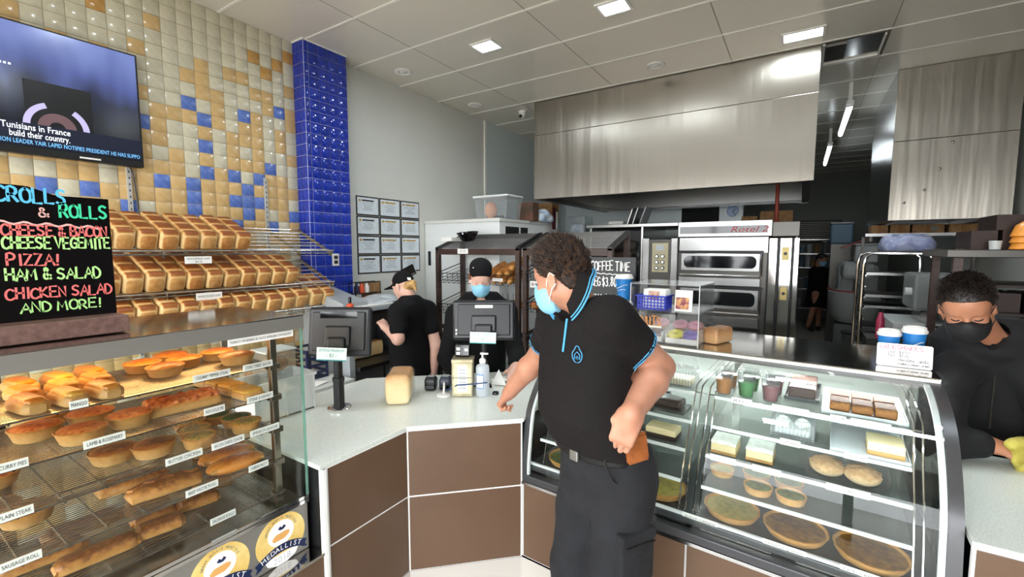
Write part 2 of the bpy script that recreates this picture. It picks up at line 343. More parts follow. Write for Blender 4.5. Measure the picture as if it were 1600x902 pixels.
def nets(F, ax, res, name, mname):
    F = np.pad(F, 1, constant_values=1.0).astype(np.float32); org = np.array([a[0] for a in ax]) - res
    S = F < 0; n = np.array(F.shape)
    c = [S[i:n[0] - 1 + i, j:n[1] - 1 + j, k:n[2] - 1 + k] for i in (0, 1) for j in (0, 1) for k in (0, 1)]
    cnt = np.zeros(n - 1, np.uint8)
    for q in c: cnt += q
    cell = (cnt > 0) & (cnt < 8); idx = -np.ones(n - 1, np.int64); I = np.argwhere(cell); idx[cell] = np.arange(len(I))
    val = lambda o: F[I[:, 0] + o[0], I[:, 1] + o[1], I[:, 2] + o[2]]
    acc = np.zeros((len(I), 3)); w = np.zeros(len(I))
    cor = [(i, j, k) for i in (0, 1) for j in (0, 1) for k in (0, 1)]
    for a in cor:
        for d in range(3):
            if a[d]: continue
            b = list(a); b[d] = 1; fa = val(a); fb = val(b); m = (fa < 0) != (fb < 0)
            t = np.where(m, fa / np.where(m, fa - fb, 1), 0); p = np.tile(np.array(a, float), (len(I), 1)); p[:, d] = t
            acc[m] += p[m]; w[m] += 1
    V = (I + acc / w[:, None]) * res + org; Q = []
    for d in range(3):
        e = [slice(1, -1)] * 3; e[d] = slice(0, -1)
        a = S[tuple(e)]; e2 = list(e); e2[d] = slice(1, None); b = S[tuple(e2)]
        u, v = [(1, 2), (2, 0), (0, 1)][d]
        for m, fl in ((a & ~b, False), (~a & b, True)):
            P = np.argwhere(m)
            if not len(P): continue
            P = P + 1; P[:, d] -= 1
            o = np.zeros(3, int); ou = o.copy(); ou[u] = 1; ov = o.copy(); ov[v] = 1
            g = lambda q: idx[q[:, 0], q[:, 1], q[:, 2]]
            f = np.stack([g(P - ou - ov), g(P - ov), g(P), g(P - ou)], 1)
            Q.append(f[:, ::-1] if fl else f)
    Q = np.concatenate(Q); Q = Q[(Q >= 0).all(1)]
    me = bpy.data.meshes.new(name); me.vertices.add(len(V)); me.vertices.foreach_set('co', V.astype(np.float32).ravel())
    me.loops.add(Q.size); me.loops.foreach_set('vertex_index', Q.astype(np.int32).ravel())
    me.polygons.add(len(Q)); me.polygons.foreach_set('loop_start', np.arange(0, Q.size, 4, dtype=np.int32))
    me.polygons.foreach_set('use_smooth', np.ones(len(Q), bool)); me.materials.append(MATS[mname]); me.update(calc_edges=True); me.validate()
    return me
# ------------------------------------------------------------------ materials of the place
mat('floor_vinyl', 'a49e94', .35, noise=(3, '98938a', .35, .7), bump=(60, .05, .002))
mat('ceiling_panel', 'e2dccf', .22, spec=.5)
mat('ceiling_back', '8a857c', .8)
mat('white_strip', 'f4f2ea', .35)
mat('wall_paint', 'dcdcd4', .35, noise=(1.2, 'd2d3cc', .3, .7))
mat('cool_panel', 'd3dcdc', .28)
mat('grout_cream', 'b5a88c', .8)
mat('tile_cream', 'd2ccb4', .16, noise=(30, 'c8c2a8', .35, .75), rand=.05)
mat('tile_tan', 'd2b27c', .18, noise=(25, 'c8a66e', .35, .75), rand=.05)
mat('tile_ochre', 'c89c5a', .18, noise=(25, 'b98a4a', .35, .75), rand=.05)
mat('tile_blue', '5570b8', .2, noise=(35, '6a83c6', .35, .75), rand=.06)
mat('tile_royal', '1c2f96', .1, noise=(30, '2a44b4', .35, .8), rand=.12)
mat('grout_blue', 'c6cae0', .7)
mat('steel', 'c2c0bb', .24, 1, bump=(2.2, .16, .02, (1.0, 1.0, .35)))
mat('steel_hood', '9c968c', .33, 1, bump=(1.6, .45, .03, (3.2, 1.0, .22)), aniso=.7)
mat('fascia_grey', '9a9892', .42, .6)
mat('wall_grey', '7d8078', .5)
mat('added_wall_dark', '4a4038', .5)  # for the added sheet that dims the near right wall
mat('steel_plain', '949492', .27, 1, bump=(90, .02, .001, (1, 1, .05)))
mat('steel_mirror', 'cfcdc8', .09, 1, bump=(8, .03, .004))
mat('steel_dark', '55534f', .35, .9)
mat('crate_grey', 'b4b4ae', .4)
mat('chrome', 'e4e4e4', .12, 1)
mat('wire', 'c9c6be', .25, 1)
mat('wire_warm', '9c9384', .3, 1)
mat('black_metal', '151517', .4, .3)
mat('brown_panel', '66503f', .26, noise=(1.5, '5e4838', .35, .7), spec=.4)
mat('worktop_white', 'e0e5de', .25, noise=(180, 'd2d7cf', .42, .6))
mat('white_edge', 'f2f2ee', .3)
mat('rubber_black', '0e0e10', .5)
mat('black_plastic', '0d0e10', .42)
mat('dark_plastic', '14161a', .38)
mat('black_gloss', '0a0a0c', .08)
mat('white_plastic', 'ecebe6', .4)
mat('paper', 'f3f2ec', .7)
mat('paper_print', '5a5a5e', .7)
mat('ink', '222226', .7)
mat('ink_green', '3b8a6c', .7)
mat('ink_red', 'd8406a', .6)
mat('wood_dark', '32211a', .45, noise=(6, '4a3126', .35, .7, (1, 1, 8)))
mat('wood_base', '7a5d55', .5, noise=(8, '5d443d', .3, .7, (1, 8, 8)))
mat('lamp_white', 'f4fbff', .5, emit=('eaf6ff', LAMP))
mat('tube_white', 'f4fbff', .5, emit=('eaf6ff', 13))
mat('warm_lamp', 'ffd9a0', .5, emit=('ffc880', 8))
glass('pane', 'fafcfb', 0, 1.33)
glass('pane_edge', 'b8ddd0', .05, 1.5, .35, '9cc8b8')
glass('acrylic', 'f6f7f7', .03, 1.4, .06, 'e8eaec')
glass('clear_plastic', 'eef2f3', .08, 1.4, .14, 'f2f4f4')

# ------------------------------------------------------------------ the room
XL, XR, YF, YB, ZC = -3.88, 1.75, -1.6, 13.6, 3.57
o = struct(B().box(XL - .2, XR + .2, -9, YB + .2, -.1, 0).build('floor', 'floor_vinyl'))
ceil = struct(B().box(XL - .2, XR + .2, YF, YB + .2, ZC + .02, ZC + .12).build('ceiling', 'ceiling_back'))
PY = [1.83 + .627 * n for n in range(-6, 20)]
PXJ = [-3.88, -3.06, -1.86, -.65, .55, 1.75]
b = B(); b.box(-.5, .5, -.5, .5, 0, .02); pm = b.mesh('ceiling_panel', 'ceiling_panel', False)
HATCH = (.1, .53, 5.06, 5.58)
for j in range(len(PY) - 1):
    for i in range(len(PXJ) - 1):
        x0, x1, y0, y1 = PXJ[i] + .003, PXJ[i + 1] - .003, PY[j] + .003, PY[j + 1] - .003
        if y0 > 13.5 or y1 < YF: continue
        y1 = min(y1, YB); y0 = max(y0, YF)
        if j == 11 and i == 3: x1 = HATCH[0] - .02
        p = obj('ceiling_panel', pm, ceil); p.location = ((x0 + x1) / 2, (y0 + y1) / 2, ZC); p.scale = (x1 - x0, y1 - y0, 1)
for j, y in enumerate(PY):
    if YF < y < YB:
        B().box(XL, XR, y - .010, y + .010, ZC - .005, ZC + .004).build('joint_strip', 'white_strip', ceil, False)
for x in PXJ[1:-1]: B().box(x - .003, x + .003, YF, YB, ZC - .001, ZC + .004).build('joint_strip', 'ceiling_back', ceil, False)
# open hatch with a vent grille
b = B(); x0, x1, y0, y1 = HATCH
b.box(x0 - .02, x0, y0, y1, ZC - .004, ZC + .018); b.box(x1 - .012, x1, y0, y1, ZC - .006, ZC + .018); b.box(x0, x1, y1 - .03, y1, ZC - .006, ZC + .018)
h = b.build('hatch_frame', 'white_strip', ceil, False)
B().box(x0, x1, y0, y1, ZC + .012, ZC + .019).build('hatch_recess', 'steel', ceil, False)
b = B()
for i in range(9): b.box(x0 + .005, x0 + .16, y0 + .05 + i * .045, y0 + .07 + i * .045, ZC + .0, ZC + .012)
b.build('hatch_grille', 'steel_dark', ceil, False)
# left wall: plaster, tile field, column
wl = struct(B().box(XL - .15, XL, YF, YB, 0, ZC + .02).build('wall_left', 'wall_paint'))
B().box(XL - .001, XL + .004, YF, 2.434, 0, ZC).build('grout', 'grout_cream', wl, False)
TS = .099
def tile_mesh(name, mname, w=TS - .004, h=TS - .004, t=.006, e=.003):
    b = B()   # a flat tile with a soft edge, face towards +X
    v = []
    for d, x in ((0, 0), (0, t - .002), (e, t)):
        v += [(x, -w / 2 + d, -h / 2 + d), (x, w / 2 - d, -h / 2 + d), (x, w / 2 - d, h / 2 - d), (x, -w / 2 + d, h / 2 - d)]
    f = [(8, 9, 10, 11)]
    for k in (0, 4): f += [(k + i, k + (i + 1) % 4, k + 4 + (i + 1) % 4, k + 4 + i) for i in range(4)]
    b.add(v, f); return b.mesh(name, mname, True, 50), v, f
TM = {}
for k, n in (('C', 'tile_cream'), ('T', 'tile_tan'), ('O', 'tile_ochre'), ('B', 'tile_blue')): TM[k] = tile_mesh('tile', n)
COLS = ['COCCTCTTCCTCCTCBT', 'CCOCCCBCTTCCTTTTC', 'CCCOCTTCCCCBTTTCB', 'CCOCCTCTTTTTBTBTT', 'CCCCTCCBTTCTCBBBT', 'CCCCTCCCCTTTBTBTB', 'CCCCCCTTTCCCTTTTT', 'CCCCTTTCBTBTBTTTT', 'CCCCCTCBTCCCCBBBT', 'CCCCCCCCTCCTTTTTT', 'CCTCCCCCTTTCTBTTB']
EXTRA = {(12, 11): 'B', (11, 12): 'T', (12, 13): 'T', (13, 14): 'T', (12, 15): 'B', (12, 16): 'B', (11, 16): 'B', (14, 14): 'B', (16, 14): 'B', (15, 14): 'C', (13, 13): 'C', (17, 13): 'C', (15, 0): 'O', (12, 0): 'O', (13, 2): 'O', (16, 1): 'T', (17, 1): 'T', (11, 9): 'B'}
tr = random.Random(3); cells = []
for c in range(0, 41):
    for r in range(0, 36):
        yc = 2.434 - TS * (c + .5); zc = ZC - TS * (r + .5)
        if zc < .05: continue
        k = COLS[c][r] if c < len(COLS) and r < 17 else EXTRA.get((c, r), tr.choice('TTTTC' if r > 9 else ('CCCT' if r > 4 else 'CCCCT')))
        hid = (c > 18) or (r > 19) or (.05 < yc < 1.2 and 2.35 < zc < 2.98)
        cells.append((hid, r, c, k, yc, zc))
vis = sorted([q for q in cells if not q[0]], key=lambda q: q[1])[:300]; vs_ = set((q[1], q[2]) for q in vis)
for hid, r, c, k, yc, zc in vis:
    p = obj('tile', TM[k][0], wl); p.location = (XL + .003, yc, zc)
for k, n in (('C', 'tile_cream'), ('T', 'tile_tan'), ('B', 'tile_blue'), ('O', 'tile_ochre')):
    b = B()
    for hid, r, c, kk, yc, zc in cells:
        if kk == k and (r, c) not in vs_: b.add([(v[0] + XL + .003, v[1] + yc, v[2] + zc) for v in TM[k][1]], TM[k][2])
    if b.v: stuff(b.build('tiles_beyond', n, wl, True, angle=50))
# slotted wall standards that carry the bread shelves
for y in (1.2, 2.13):
    b = B(); b.box(XL + .008, XL + .024, y - .012, y + .012, .9, 2.35)
    st = b.build('wall_standard', 'crate_grey', wl, False)
    b = B()
    for i in range(34): b.box(XL + .0235, XL + .0255, y - .003, y + .003, .92 + i * .042, .934 + i * .042)
    b.build('slot', 'black_metal', st, False)
# blue tiled column
CX, CY0, CY1 = -3.72, 2.434, 2.875
col = struct(B().box(XL - .1, CX, CY0, CY1, 0, ZC).build('wall_column', 'grout_blue', None, False))
ma = tile_mesh('tile', 'tile_royal')[0]; mb = tile_mesh('tile', 'tile_royal', .036)[0]; mc = tile_mesh('tile', 'tile_royal', .074)[0]
for r in range(24):
    z = ZC - TS * (r + .5)
    for i in range(5):
        p = obj('tile', mb if i == 0 else ma, col); p.location = (CX, CY0 + .022 if i == 0 else CY0 + .044 + TS * (i - .5), z)
    for i in range(2):
        p = obj('tile', mc, col); p.location = (XL + .042 + .078 * i, CY0, z); p.rotation_euler = (0, 0, -PI / 2)
b = B(); b.box(XL - .02, CX + .012, CY0 - .012, CY0 + .004, ZC - .012, ZC); b.box(CX - .004, CX + .012, CY0, CY1, ZC - .012, ZC); b.build('cornice', 'white_strip', col, False)
# wall joint, cool room skin beyond it
B().box(XL, XL + .016, 5.30, 5.34, 0, ZC).build('joint_cover', 'white_strip', wl, False)
B().box(XL, XL + .006, 5.34, 8.0, 0, ZC).build('wall_sheet', 'cool_panel', wl, False)
# back walls and right wall
wb = struct(B().box(XL, -.80, 8.0, 8.12, 0, ZC).build('wall_back', 'cool_panel'))
wf = struct(B().box(XL - .2, XR + .2, YB, YB + .15, 0, ZC + .02).build('wall_rear', 'wall_grey'))
wr = struct(B().box(XR, XR + .15, YF, YB, 0, ZC + .02).build('wall_right', 'wall_paint'))
B().box(XR - .012, XR, YF, 5.6, 0, ZC).build('wall_sheet', 'added_wall_dark', wr, False)  # dark sheet added out of view to cut light bounced from the right
B().box(XR - .012, XR, 7.95, YB, 0, ZC).build('wall_sheet', 'wall_grey', wr, False)
# unseen shop front, made up to shape the daylight: posts, low head beam, pavement
fr = B()
for x in (XL - .05, -1.9, 0.1, XR): fr.box(x - .03, x + .05, YF - .06, YF, 0, 3.1)
fr.box(XL - .1, XR + .1, YF - .08, YF, 2.75, ZC + .1)
struct(fr.build('added_shop_front', 'steel_dark', None, False))
mat('pavement', 'b9b6b0', .85, noise=(6, 'a5a29c', .3, .7))
struct(B().box(-14, 14, -22, YF - .06, -.12, -.02).build('bounce_ground', 'pavement', None, False))  # pale ground added out of view to bounce daylight inside
# ------------------------------------------------------------------ ceiling fittings
def led_panel(x, y, w, d, label):
    t = thing('ceiling_light', label, 'light', (x, y, ZC), 0, 'ceiling lights')
    b = B(); e = .022
    b.box(-w, w, -d, -d + e, -.014, .004); b.box(-w, w, d - e, d, -.014, .004); b.box(-w, -w + e, -d + e, d - e, -.014, .004); b.box(w - e, w, -d + e, d - e, -.014, .004)
    b.build('frame', 'white_plastic', t, False)
    B().box(-w + e, w - e, -d + e, d - e, -.008, .003).build('diffuser', 'lamp_white', t, False)
led_panel(-2.46, 3.41, .12, .10, 'square recessed ceiling light nearest the white wall')
led_panel(-1.27, 3.40, .12, .10, 'square recessed ceiling light at the top edge of the picture, above the customer')
led_panel(-.07, 4.69, .16, .10, 'long recessed ceiling light beside the top of the big steel hood')
led_panel(-2.46, 1.2, .12, .10, 'added ceiling light, out of view above the pie display case')  # this and the next two lights are added unseen for brightness
led_panel(-.3, 1.2, .12, .10, 'added ceiling light, out of view above the shop floor')  # unseen extra light, added to brighten the shop
led_panel(.9, 2.6, .12, .10, 'added ceiling light, out of view above the right hand counter')  # extra light added out of view over the counter
def vent(x, y, label):
    t = thing('ceiling_vent', label, 'vent', (x, y, ZC), 0, 'round ceiling vents')
    B().lathe([(.05, -.002), (.055, -.012), (.07, -.016), (.088, -.01), (.09, 0)], n=28).build('ring', 'white_plastic', t)
    B().lathe([(0, -.012), (.03, -.014), (.048, -.004), (.05, 0)], n=24).build('disc', 'white_plastic', t)
vent(-3.53, 3.43, 'round white ceiling vent nearest the blue column')
vent(-3.56, 4.68, 'round white ceiling vent close to the white wall joint')
vent(-1.30, 4.67, 'round white ceiling vent in front of the big steel hood')
t = thing('security_camera', 'small white dome security camera on the ceiling left of the hood', 'camera', (-3.2, 5.25, ZC))
B().lathe([(0, -.02), (.055, -.02), (.06, 0)], n=20).build('base', 'white_plastic', t)
B().ball((0, -.01, -.05), .045).build('ball_housing', 'white_plastic', t)
B().cyl((0, -.045, -.065), (0, -.062, -.075), .022, n=14).build('lens', 'black_gloss', t)
def batten(y0, y1, x, label):
    t = thing('batten_light', label, 'light', (x, y0, ZC), 0, 'batten lights of the back room')
    L = y1 - y0
    b = B(); b.box(-.02, .02, -.02, .02, -.2, 0); b.box(-.035, .035, -.05, .2, -.24, -.2); b.build('bracket', 'white_plastic', t, bev=.006)
    B().box(-.03, .03, .0, L, -.26, -.235).build('body', 'white_plastic', t)
    B().cyl((0, .02, -.275), (0, L - .02, -.275), .022, n=12).build('tube', 'tube_white', t)
batten(6.3, 7.7, .38, 'hanging strip light nearer the camera above the back room passage')
batten(8.5, 10.2, .30, 'hanging strip light farther back above the passage')
# ------------------------------------------------------------------ extraction hoods
def hood(name, label, x0, x1, y0, y1, z0, zs, rivets=False):
    t = thing(name, label, 'hood', ((x0 + x1) / 2, y0, z0), 0, 'extraction hoods')
    w = (x1 - x0) / 2; D = y1 - y0; h1 = ZC - z0 - .004; hs = zs - z0
    B().box(-w, w, 0, .015, 0, hs - .002).build('front_panel', 'steel_hood', t, False, .002)
    B().box(-w, w, .001, .016, hs + .002, h1).build('upper_panel', 'steel_hood', t, False, .002)
    for s in (-1, 1):
        B().box(min(s * w, s * (w - .015)), max(s * w, s * (w - .015)), .016, D, 0, h1).build('side_panel', 'steel', t, False)
        B().box(min(s * (w - .016), s * (w - .09)), max(s * (w - .016), s * (w - .09)), .07, D - .07, .0, .05).build('side_gutter', 'steel_dark', t, False)
    B().box(-w + .016, w - .016, D - .015, D, -.0, h1).build('back_panel', 'steel_plain', t, False)
    B().box(-w + .016, w - .016, .016, .09, 0.0, .05).build('front_gutter', 'steel_dark', t, False)
    b = B(); b.prism([(.09, .05), (.10, .05), (D - .05, .62), (D - .016, .62), (D - .016, .64), (D - .06, .64)], -w + .02, w - .02, Matrix(((0, 0, 1, 0), (1, 0, 0, 0), (0, 1, 0, 0), (0, 0, 0, 1))))
    b.build('baffle', 'steel_dark', t, False)
    B().box(-w + .1, w - .1, D - .12, D - .016, .0, .035).build('back_gutter', 'chrome', t, False)
    if rivets:
        for x, z in ((-w + .12, .18), (-w + .27, .3), (-w + .37, .5), (0, .75)):
            B().ball((x, -.001, z), (.014, .006, .014), 10, 6).build('rivet', 'steel_hood', t)
hood('extraction_hood', 'big stainless steel extraction hood above the deck oven', -2.88, .07, 5.0, 7.4, 2.375, 3.16)
hood('extraction_hood', 'smaller stainless steel hood at the right with a rivet line', .755, 1.66, 6.13, 7.9, 2.045, 2.85, True)
def FX(x, y, z): return Matrix(((0, 0, 1, x), (1, 0, 0, y), (0, 1, 0, z), (0, 0, 0, 1)))      # lettering on a face towards +X
def FY(x, y, z): return Matrix(((1, 0, 0, x), (0, 0, -1, y), (0, 1, 0, z), (0, 0, 0, 1)))     # lettering on a face towards -Y
# ------------------------------------------------------------------ counters
def panels(t, name, a, b_, rows, gap=.004, th=.018, m='brown_panel'):
    """upright panels between plan points a and b_, face on the line, body behind it (to the left of a->b_)"""
    ax, ay = a; bx, by = b_; L = math.hypot(bx - ax, by - ay); M = Matrix.Translation((ax, ay, 0)) @ Matrix.Rotation(math.atan2(by - ay, bx - ax), 4, 'Z')
    for z0, z1 in rows: B().box(gap, L - gap, 0, th, z0 + gap, z1 - gap, M).build(name, m, t, False, .0015)
    bk = B(); bk.box(-.004, L + .004, .003, th + .002, rows[0][0], rows[-1][1], M); bk.build('joint_filler', 'white_edge', t, False)
A0, A1, A2 = (-1.57, 1.04), (-1.57, 1.50), (-1.158, 1.895)
sc = thing('service_counter', 'brown panelled service counter with white joints around the corner', 'counter', (0, 0, 0))
ROWS = [(.14, .53), (.53, .866)]
panels(sc, 'front_panel', A0, A1, ROWS); panels(sc, 'front_panel', A1, A2, ROWS)
panels(sc, 'end_panel', (-2.4, 1.04), A0, [(.14, .866)], m='black_plastic')
B().box(-1.574, -1.560, 1.036, 1.05, .14, .866).build('corner_strip', 'white_edge', sc, False)
b = B(); b.prism([(-1.60, 1.07), (-1.60, 1.49), (-1.2, 1.90), (-1.2, 3.0), (-2.36, 1.93), (-2.36, 1.07)], .0, .14); b.build('plinth', 'rubber_black', sc, False)
b = B(); b.prism([(-2.36, 1.07), (-2.36, 1.93), (-1.2, 3.0), (-1.2, 2.98), (-2.34, 1.92), (-2.34, 1.07)], .14, .866); b.build('back_panel', 'dark_plastic', sc, False)
wt = B(); wt.prism([(-1.575, 1.03), (-1.575, 1.502), (-1.152, 1.905), (-1.175, 2.0), (-1.175, 3.09), (-2.41, 1.945), (-2.41, 1.03)], .866, .885)
tag(wt.build('worktop', 'worktop_white', None, False, .002), 'speckled white worktop on the angled brown service counter', 'worktop')
lc = thing('case_plinth', 'brown panelled low counter with a steel ledge under the pie case', 'counter', (0, 0, 0))
panels(lc, 'front_panel', (-1.57, -.55), (-1.57, .25), [(.14, .51)]); panels(lc, 'front_panel', (-1.57, .25), (-1.57, 1.036), [(.14, .51)])
B().box(-2.3, -1.60, -.55, 1.03, 0, .14).build('plinth', 'rubber_black', lc, False)
B().box(-2.3, -1.565, -.55, 1.034, .51, .522).build('ledge', 'steel_mirror', lc, False)
B().box(-2.3, -2.28, -.55, 1.03, .14, .51).build('back_panel', 'steel', lc, False)
# coved skirting at the foot of the counters
def cove(pts, n):
    b = B(); pr = [(0, .14), (-.006, .05), (-.02, .022), (-.06, .004), (-.07, 0), (0, 0)]
    P = [Vector((*p, 0)) for p in pts]
    for k in range(len(P) - 1):
        def off(i, d):
            e = [(P[j + 1] - P[j]).normalized() for j in range(len(P) - 1)]
            nn = [Vector((-q.y, q.x, 0)) for q in e]
            if i == 0: m = nn[0]
            elif i == len(P) - 1: m = nn[-1]
            else: m = (nn[i - 1] + nn[i]); m = m / max(m.length_squared, .2) * 2
            return P[i] + m * d
        vs = []
        for i in (k, k + 1):
            for d, z in pr: q = off(i, d); vs.append((q.x, q.y, z))
        m = len(pr); b.add(vs, [(j, (j + 1) % m, m + (j + 1) % m, m + j) for j in range(m)])
    return struct(b.build('baseboard_%s' % n, 'cove_white', None))
mat('cove_white', 'b8b2aa', .45)
CA = R(-3.2); CO = Vector((-1.16, 1.905, 0)); CM = Matrix.Translation(CO) @ Matrix.Rotation(CA, 4, 'Z')   # frame of the cake case
cr = CM @ Vector((1.66, 0, 0))
cove([(-1.57, -.55), (-1.57, 1.50), (-1.158, 1.895), (cr.x, cr.y), (XR, cr.y - .02)], 'counter')
# right hand counter
rc = thing('side_counter', 'brown panelled counter at the right edge beside the curved cake case', 'counter', (0, 0, 0))
panels(rc, 'front_panel', (.478, 1.80), (1.12, 1.80), [(.14, .53), (.53, .864)]); panels(rc, 'front_panel', (1.12, 1.80), (XR - .03, 1.80), [(.14, .53), (.53, .864)])
B().box(.55, XR - .03, 1.83, 2.56, 0, .14).build('plinth', 'rubber_black', rc, False)
B().box(.55, XR - .03, 2.54, 2.56, .14, .864).build('back_panel', 'dark_plastic', rc, False)
tag(B().prism([(.468, 1.79), (XR - .015, 1.79), (XR - .015, 2.60), (.515, 2.60)], .866, .888).build('worktop', 'worktop_white', None, False, .002), 'speckled white worktop of the right hand counter under the yellow cloth', 'worktop')
# ------------------------------------------------------------------ television
mat('tv_text', 'ffffff', .5, emit=('e8eef8', .85)); mat('tv_ticker', '5aa8e0', .5, emit=('7ab8e8', .6))
mat('tv_black', '050507', .3, emit=('08080c', .3)); mat('tv_ring', 'a8a0cc', .4, emit=('a59ecb', .45)); mat('tv_core', '5c4448', .4, emit=('6a5054', .3)); mat('tv_band', '0b1024', .3, emit=('0a1024', .5))
m, nt, bs = node_mat('tv_picture', .18)
tc = nt.nodes.new('ShaderNodeTexCoord'); sp = nt.nodes.new('ShaderNodeSeparateXYZ'); nt.links.new(tc.outputs['Object'], sp.inputs[0])
nz = nt.nodes.new('ShaderNodeTexNoise'); nz.inputs['Scale'].default_value = 3.5; nz.inputs['Detail'].default_value = 1; mp = nt.nodes.new('ShaderNodeMapping'); mp.inputs['Scale'].default_value = (1, 2.2, .8); nt.links.new(tc.outputs['Object'], mp.inputs[0]); nt.links.new(mp.outputs[0], nz.inputs['Vector'])
ad = nt.nodes.new('ShaderNodeMath'); ad.operation = 'MULTIPLY_ADD'; ad.inputs[1].default_value = .34; nt.links.new(nz.outputs[0], ad.inputs[0]); nt.links.new(sp.outputs[2], ad.inputs[2])
cr_ = nt.nodes.new('ShaderNodeValToRGB'); e = cr_.color_ramp.elements; e[0].position = .38; e[0].color = rgb('0b0d18'); e[1].position = .86; e[1].color = rgb('7484c0')
q = e.new(.55); q.color = rgb('262c44'); q = e.new(.68); q.color = rgb('525f9a')
nt.links.new(ad.outputs[0], cr_.inputs[0]); nt.links.new(cr_.outputs[0], bs.inputs['Emission Color']); bs.inputs['Emission Strength'].default_value = .75; bs.inputs['Base Color'].default_value = rgb('08080a')
tv = thing('television', 'large flat television on the tiled wall showing a news channel', 'television', (-3.80, .04, 2.298))
B().box(-.04, .015, 0, 1.225, 0, .735).build('housing', 'black_plastic', tv, False, .004)
sc_ = B().box(.0155, .017, .012, 1.213, .045, .724).build('screen', 'tv_picture', tv, False)
B().box(-.08, -.04, .4, .8, .2, .55).build('wall_bracket', 'black_metal', tv, False)
B().box(.018, .0185, .68, .975, .16, .425).build('picture_inset', 'tv_black', sc_, False)
def arc(y, z, r0, r1, a0, a1, x=.019, n=20):
    b = B(); vs = []
    for i in range(n + 1):
        t = a0 + (a1 - a0) * i / n
        for r in (r0, r1): vs.append((x, y + r * math.cos(t), z + r * math.sin(t)))
    b.add(vs, [(2 * i, 2 * i + 1, 2 * i + 3, 2 * i + 2) for i in range(n)]); return b
arc(.812, .17, .115, .145, R(110), R(200)).build('ring_arc', 'tv_ring', sc_, False)
arc(.812, .17, .115, .145, R(-60), R(55)).build('ring_arc', 'tv_ring', sc_, False)
arc(.812, .17, .035, .085, 0, 2 * PI, n=30).build('ring_core', 'tv_core', sc_, False)
B().box(.0195, .020, .012, 1.213, .045, .175).build('caption_band', 'tv_band', sc_, False)
for tx, s, y, z, w, mm in (('Tunisians in France', .05, .722, .150, .285, 'tv_text'), ('build their country.', .05, .735, .108, .25, 'tv_text')):
    obj('caption', text_mesh(tx, s, FX(.0215, y, z), mm, width=w, align='CENTER'), sc_)
obj('ticker', text_mesh('OPPOSITION LEADER YAIR LAPID NOTIFIES PRESIDENT HE HAS SUPPO', .034, FX(.0215, .842, .066), 'tv_ticker', width=.72), sc_)
B().box(.0155, .0175, .90, 1.0, .012, .022).build('status_light', 'white_plastic', tv, False)
for i in range(3): B().box(.018, .019, .595 + .018 * i, .605 + .018 * i, .483, .493).build('screen_mark', 'tv_text', sc_, False)
# television cable running down the tiles
b = B(); b.tube([(XL + .02, 1.2, 2.32), (XL + .022, 1.225, 2.25), (XL + .02, 1.235, 2.1), (XL + .02, 1.245, 1.9)], .005); tag(b.build('cable', 'black_plastic'), 'thin cable hanging from the television down the tiles', 'cable')
# ------------------------------------------------------------------ pie display case
CF = -1.65
pc = thing('pie_case', 'heated glass pie display case with steel top and five wire shelves', 'display case', (0, 0, 0))
Y0, Y1, XB = -.45, 1.02, -2.16
B().box(XB, CF, Y0, Y1, .524, .722).build('base', 'fascia_grey', pc, False, .003)
b = B(); b.box(CF - .004, CF + .006, Y0, Y1 + .004, .722, .735); b.box(CF - .004, CF + .004, Y0, Y1 + .004, .738, .75); b.build('lip', 'chrome', pc, False)
b = B(); b.box(XB, CF, Y0, Y1, .722, .728); b.build('crumb_tray', 'steel', pc, False)
can = B(); can.box(XB, CF + .004, Y0, Y1 + .012, 1.436, 1.488); can.build('canopy', 'steel_mirror', pc, False, .003)
B().box(CF + .0042, CF + .0058, Y0, Y1 + .012, 1.437, 1.486).build('canopy_fascia', 'fascia_grey', pc, False)
B().box(XB, CF + .004, Y1 + .0122, Y1 + .0135, 1.437, 1.486).build('canopy_fascia', 'fascia_grey', pc, False)
B().box(CF + .0045, CF + .007, Y0, Y1 + .012, 1.487, 1.491).build('canopy_edge', 'chrome', pc, False)
fg = B(); fg.box(CF - .006, CF, Y0, Y1, .736, 1.436); fg.build('front_glass', 'pane', pc, False)
eg = B(); eg.box(XB, CF - .007, Y1 - .002, Y1 + .004, .724, 1.436); eg.build('end_glass', 'pane', pc, False)
B().box(CF - .008, CF + .001, Y1 + .0005, Y1 + .007, .736, 1.436).build('glass_edge', 'pane_edge', pc, False)
for y in (-.45, .28): B().box(XB - .004, XB, y, y + .72, .73, 1.43).build('back_glass', 'pane', pc, False)
B().box(XB - .02, XB + .0, .26, .30, .73, 1.436).build('back_mullion', 'steel_dark', pc, False)
B().box(CF - .34, CF - .28, Y0 + .05, Y1 - .06, 1.420, 1.434).build('heat_lamp', 'warm_lamp', pc, False)
for x in (-1.74, XB + .03): B().box(x - .012, x + .012, .94, .966, .728, 1.436).build('shelf_post', 'wire_warm', pc, False, .003)
SZ = [1.295, 1.17, 1.038, .905, .768]
for z in SZ:
    b = B(); n = 27
    for i in range(n + 1):
        x = -2.125 + (.405) * i / n; b.cyl((x, Y0 + .03, z), (x, .955, z), .0022 if 0 < i < n else .004, n=5, caps=False)
    y = Y0 + .05
    while y < .96: b.cyl((-2.125, y, z - .004), (-1.72, y, z - .004), .0028, n=5, caps=False); y += .092
    sh = b.build('wire_shelf', 'wire', pc)
    B().box(-2.13, -1.725, .930, .952, z - .016, z - .005).build('shelf_bracket', 'steel_plain', sh, False, .002)
    B().box(-1.74 - .02, -1.72, .93, .975, z - .02, z + .004).build('bracket_clip', 'wire_warm', sh, False, .003)
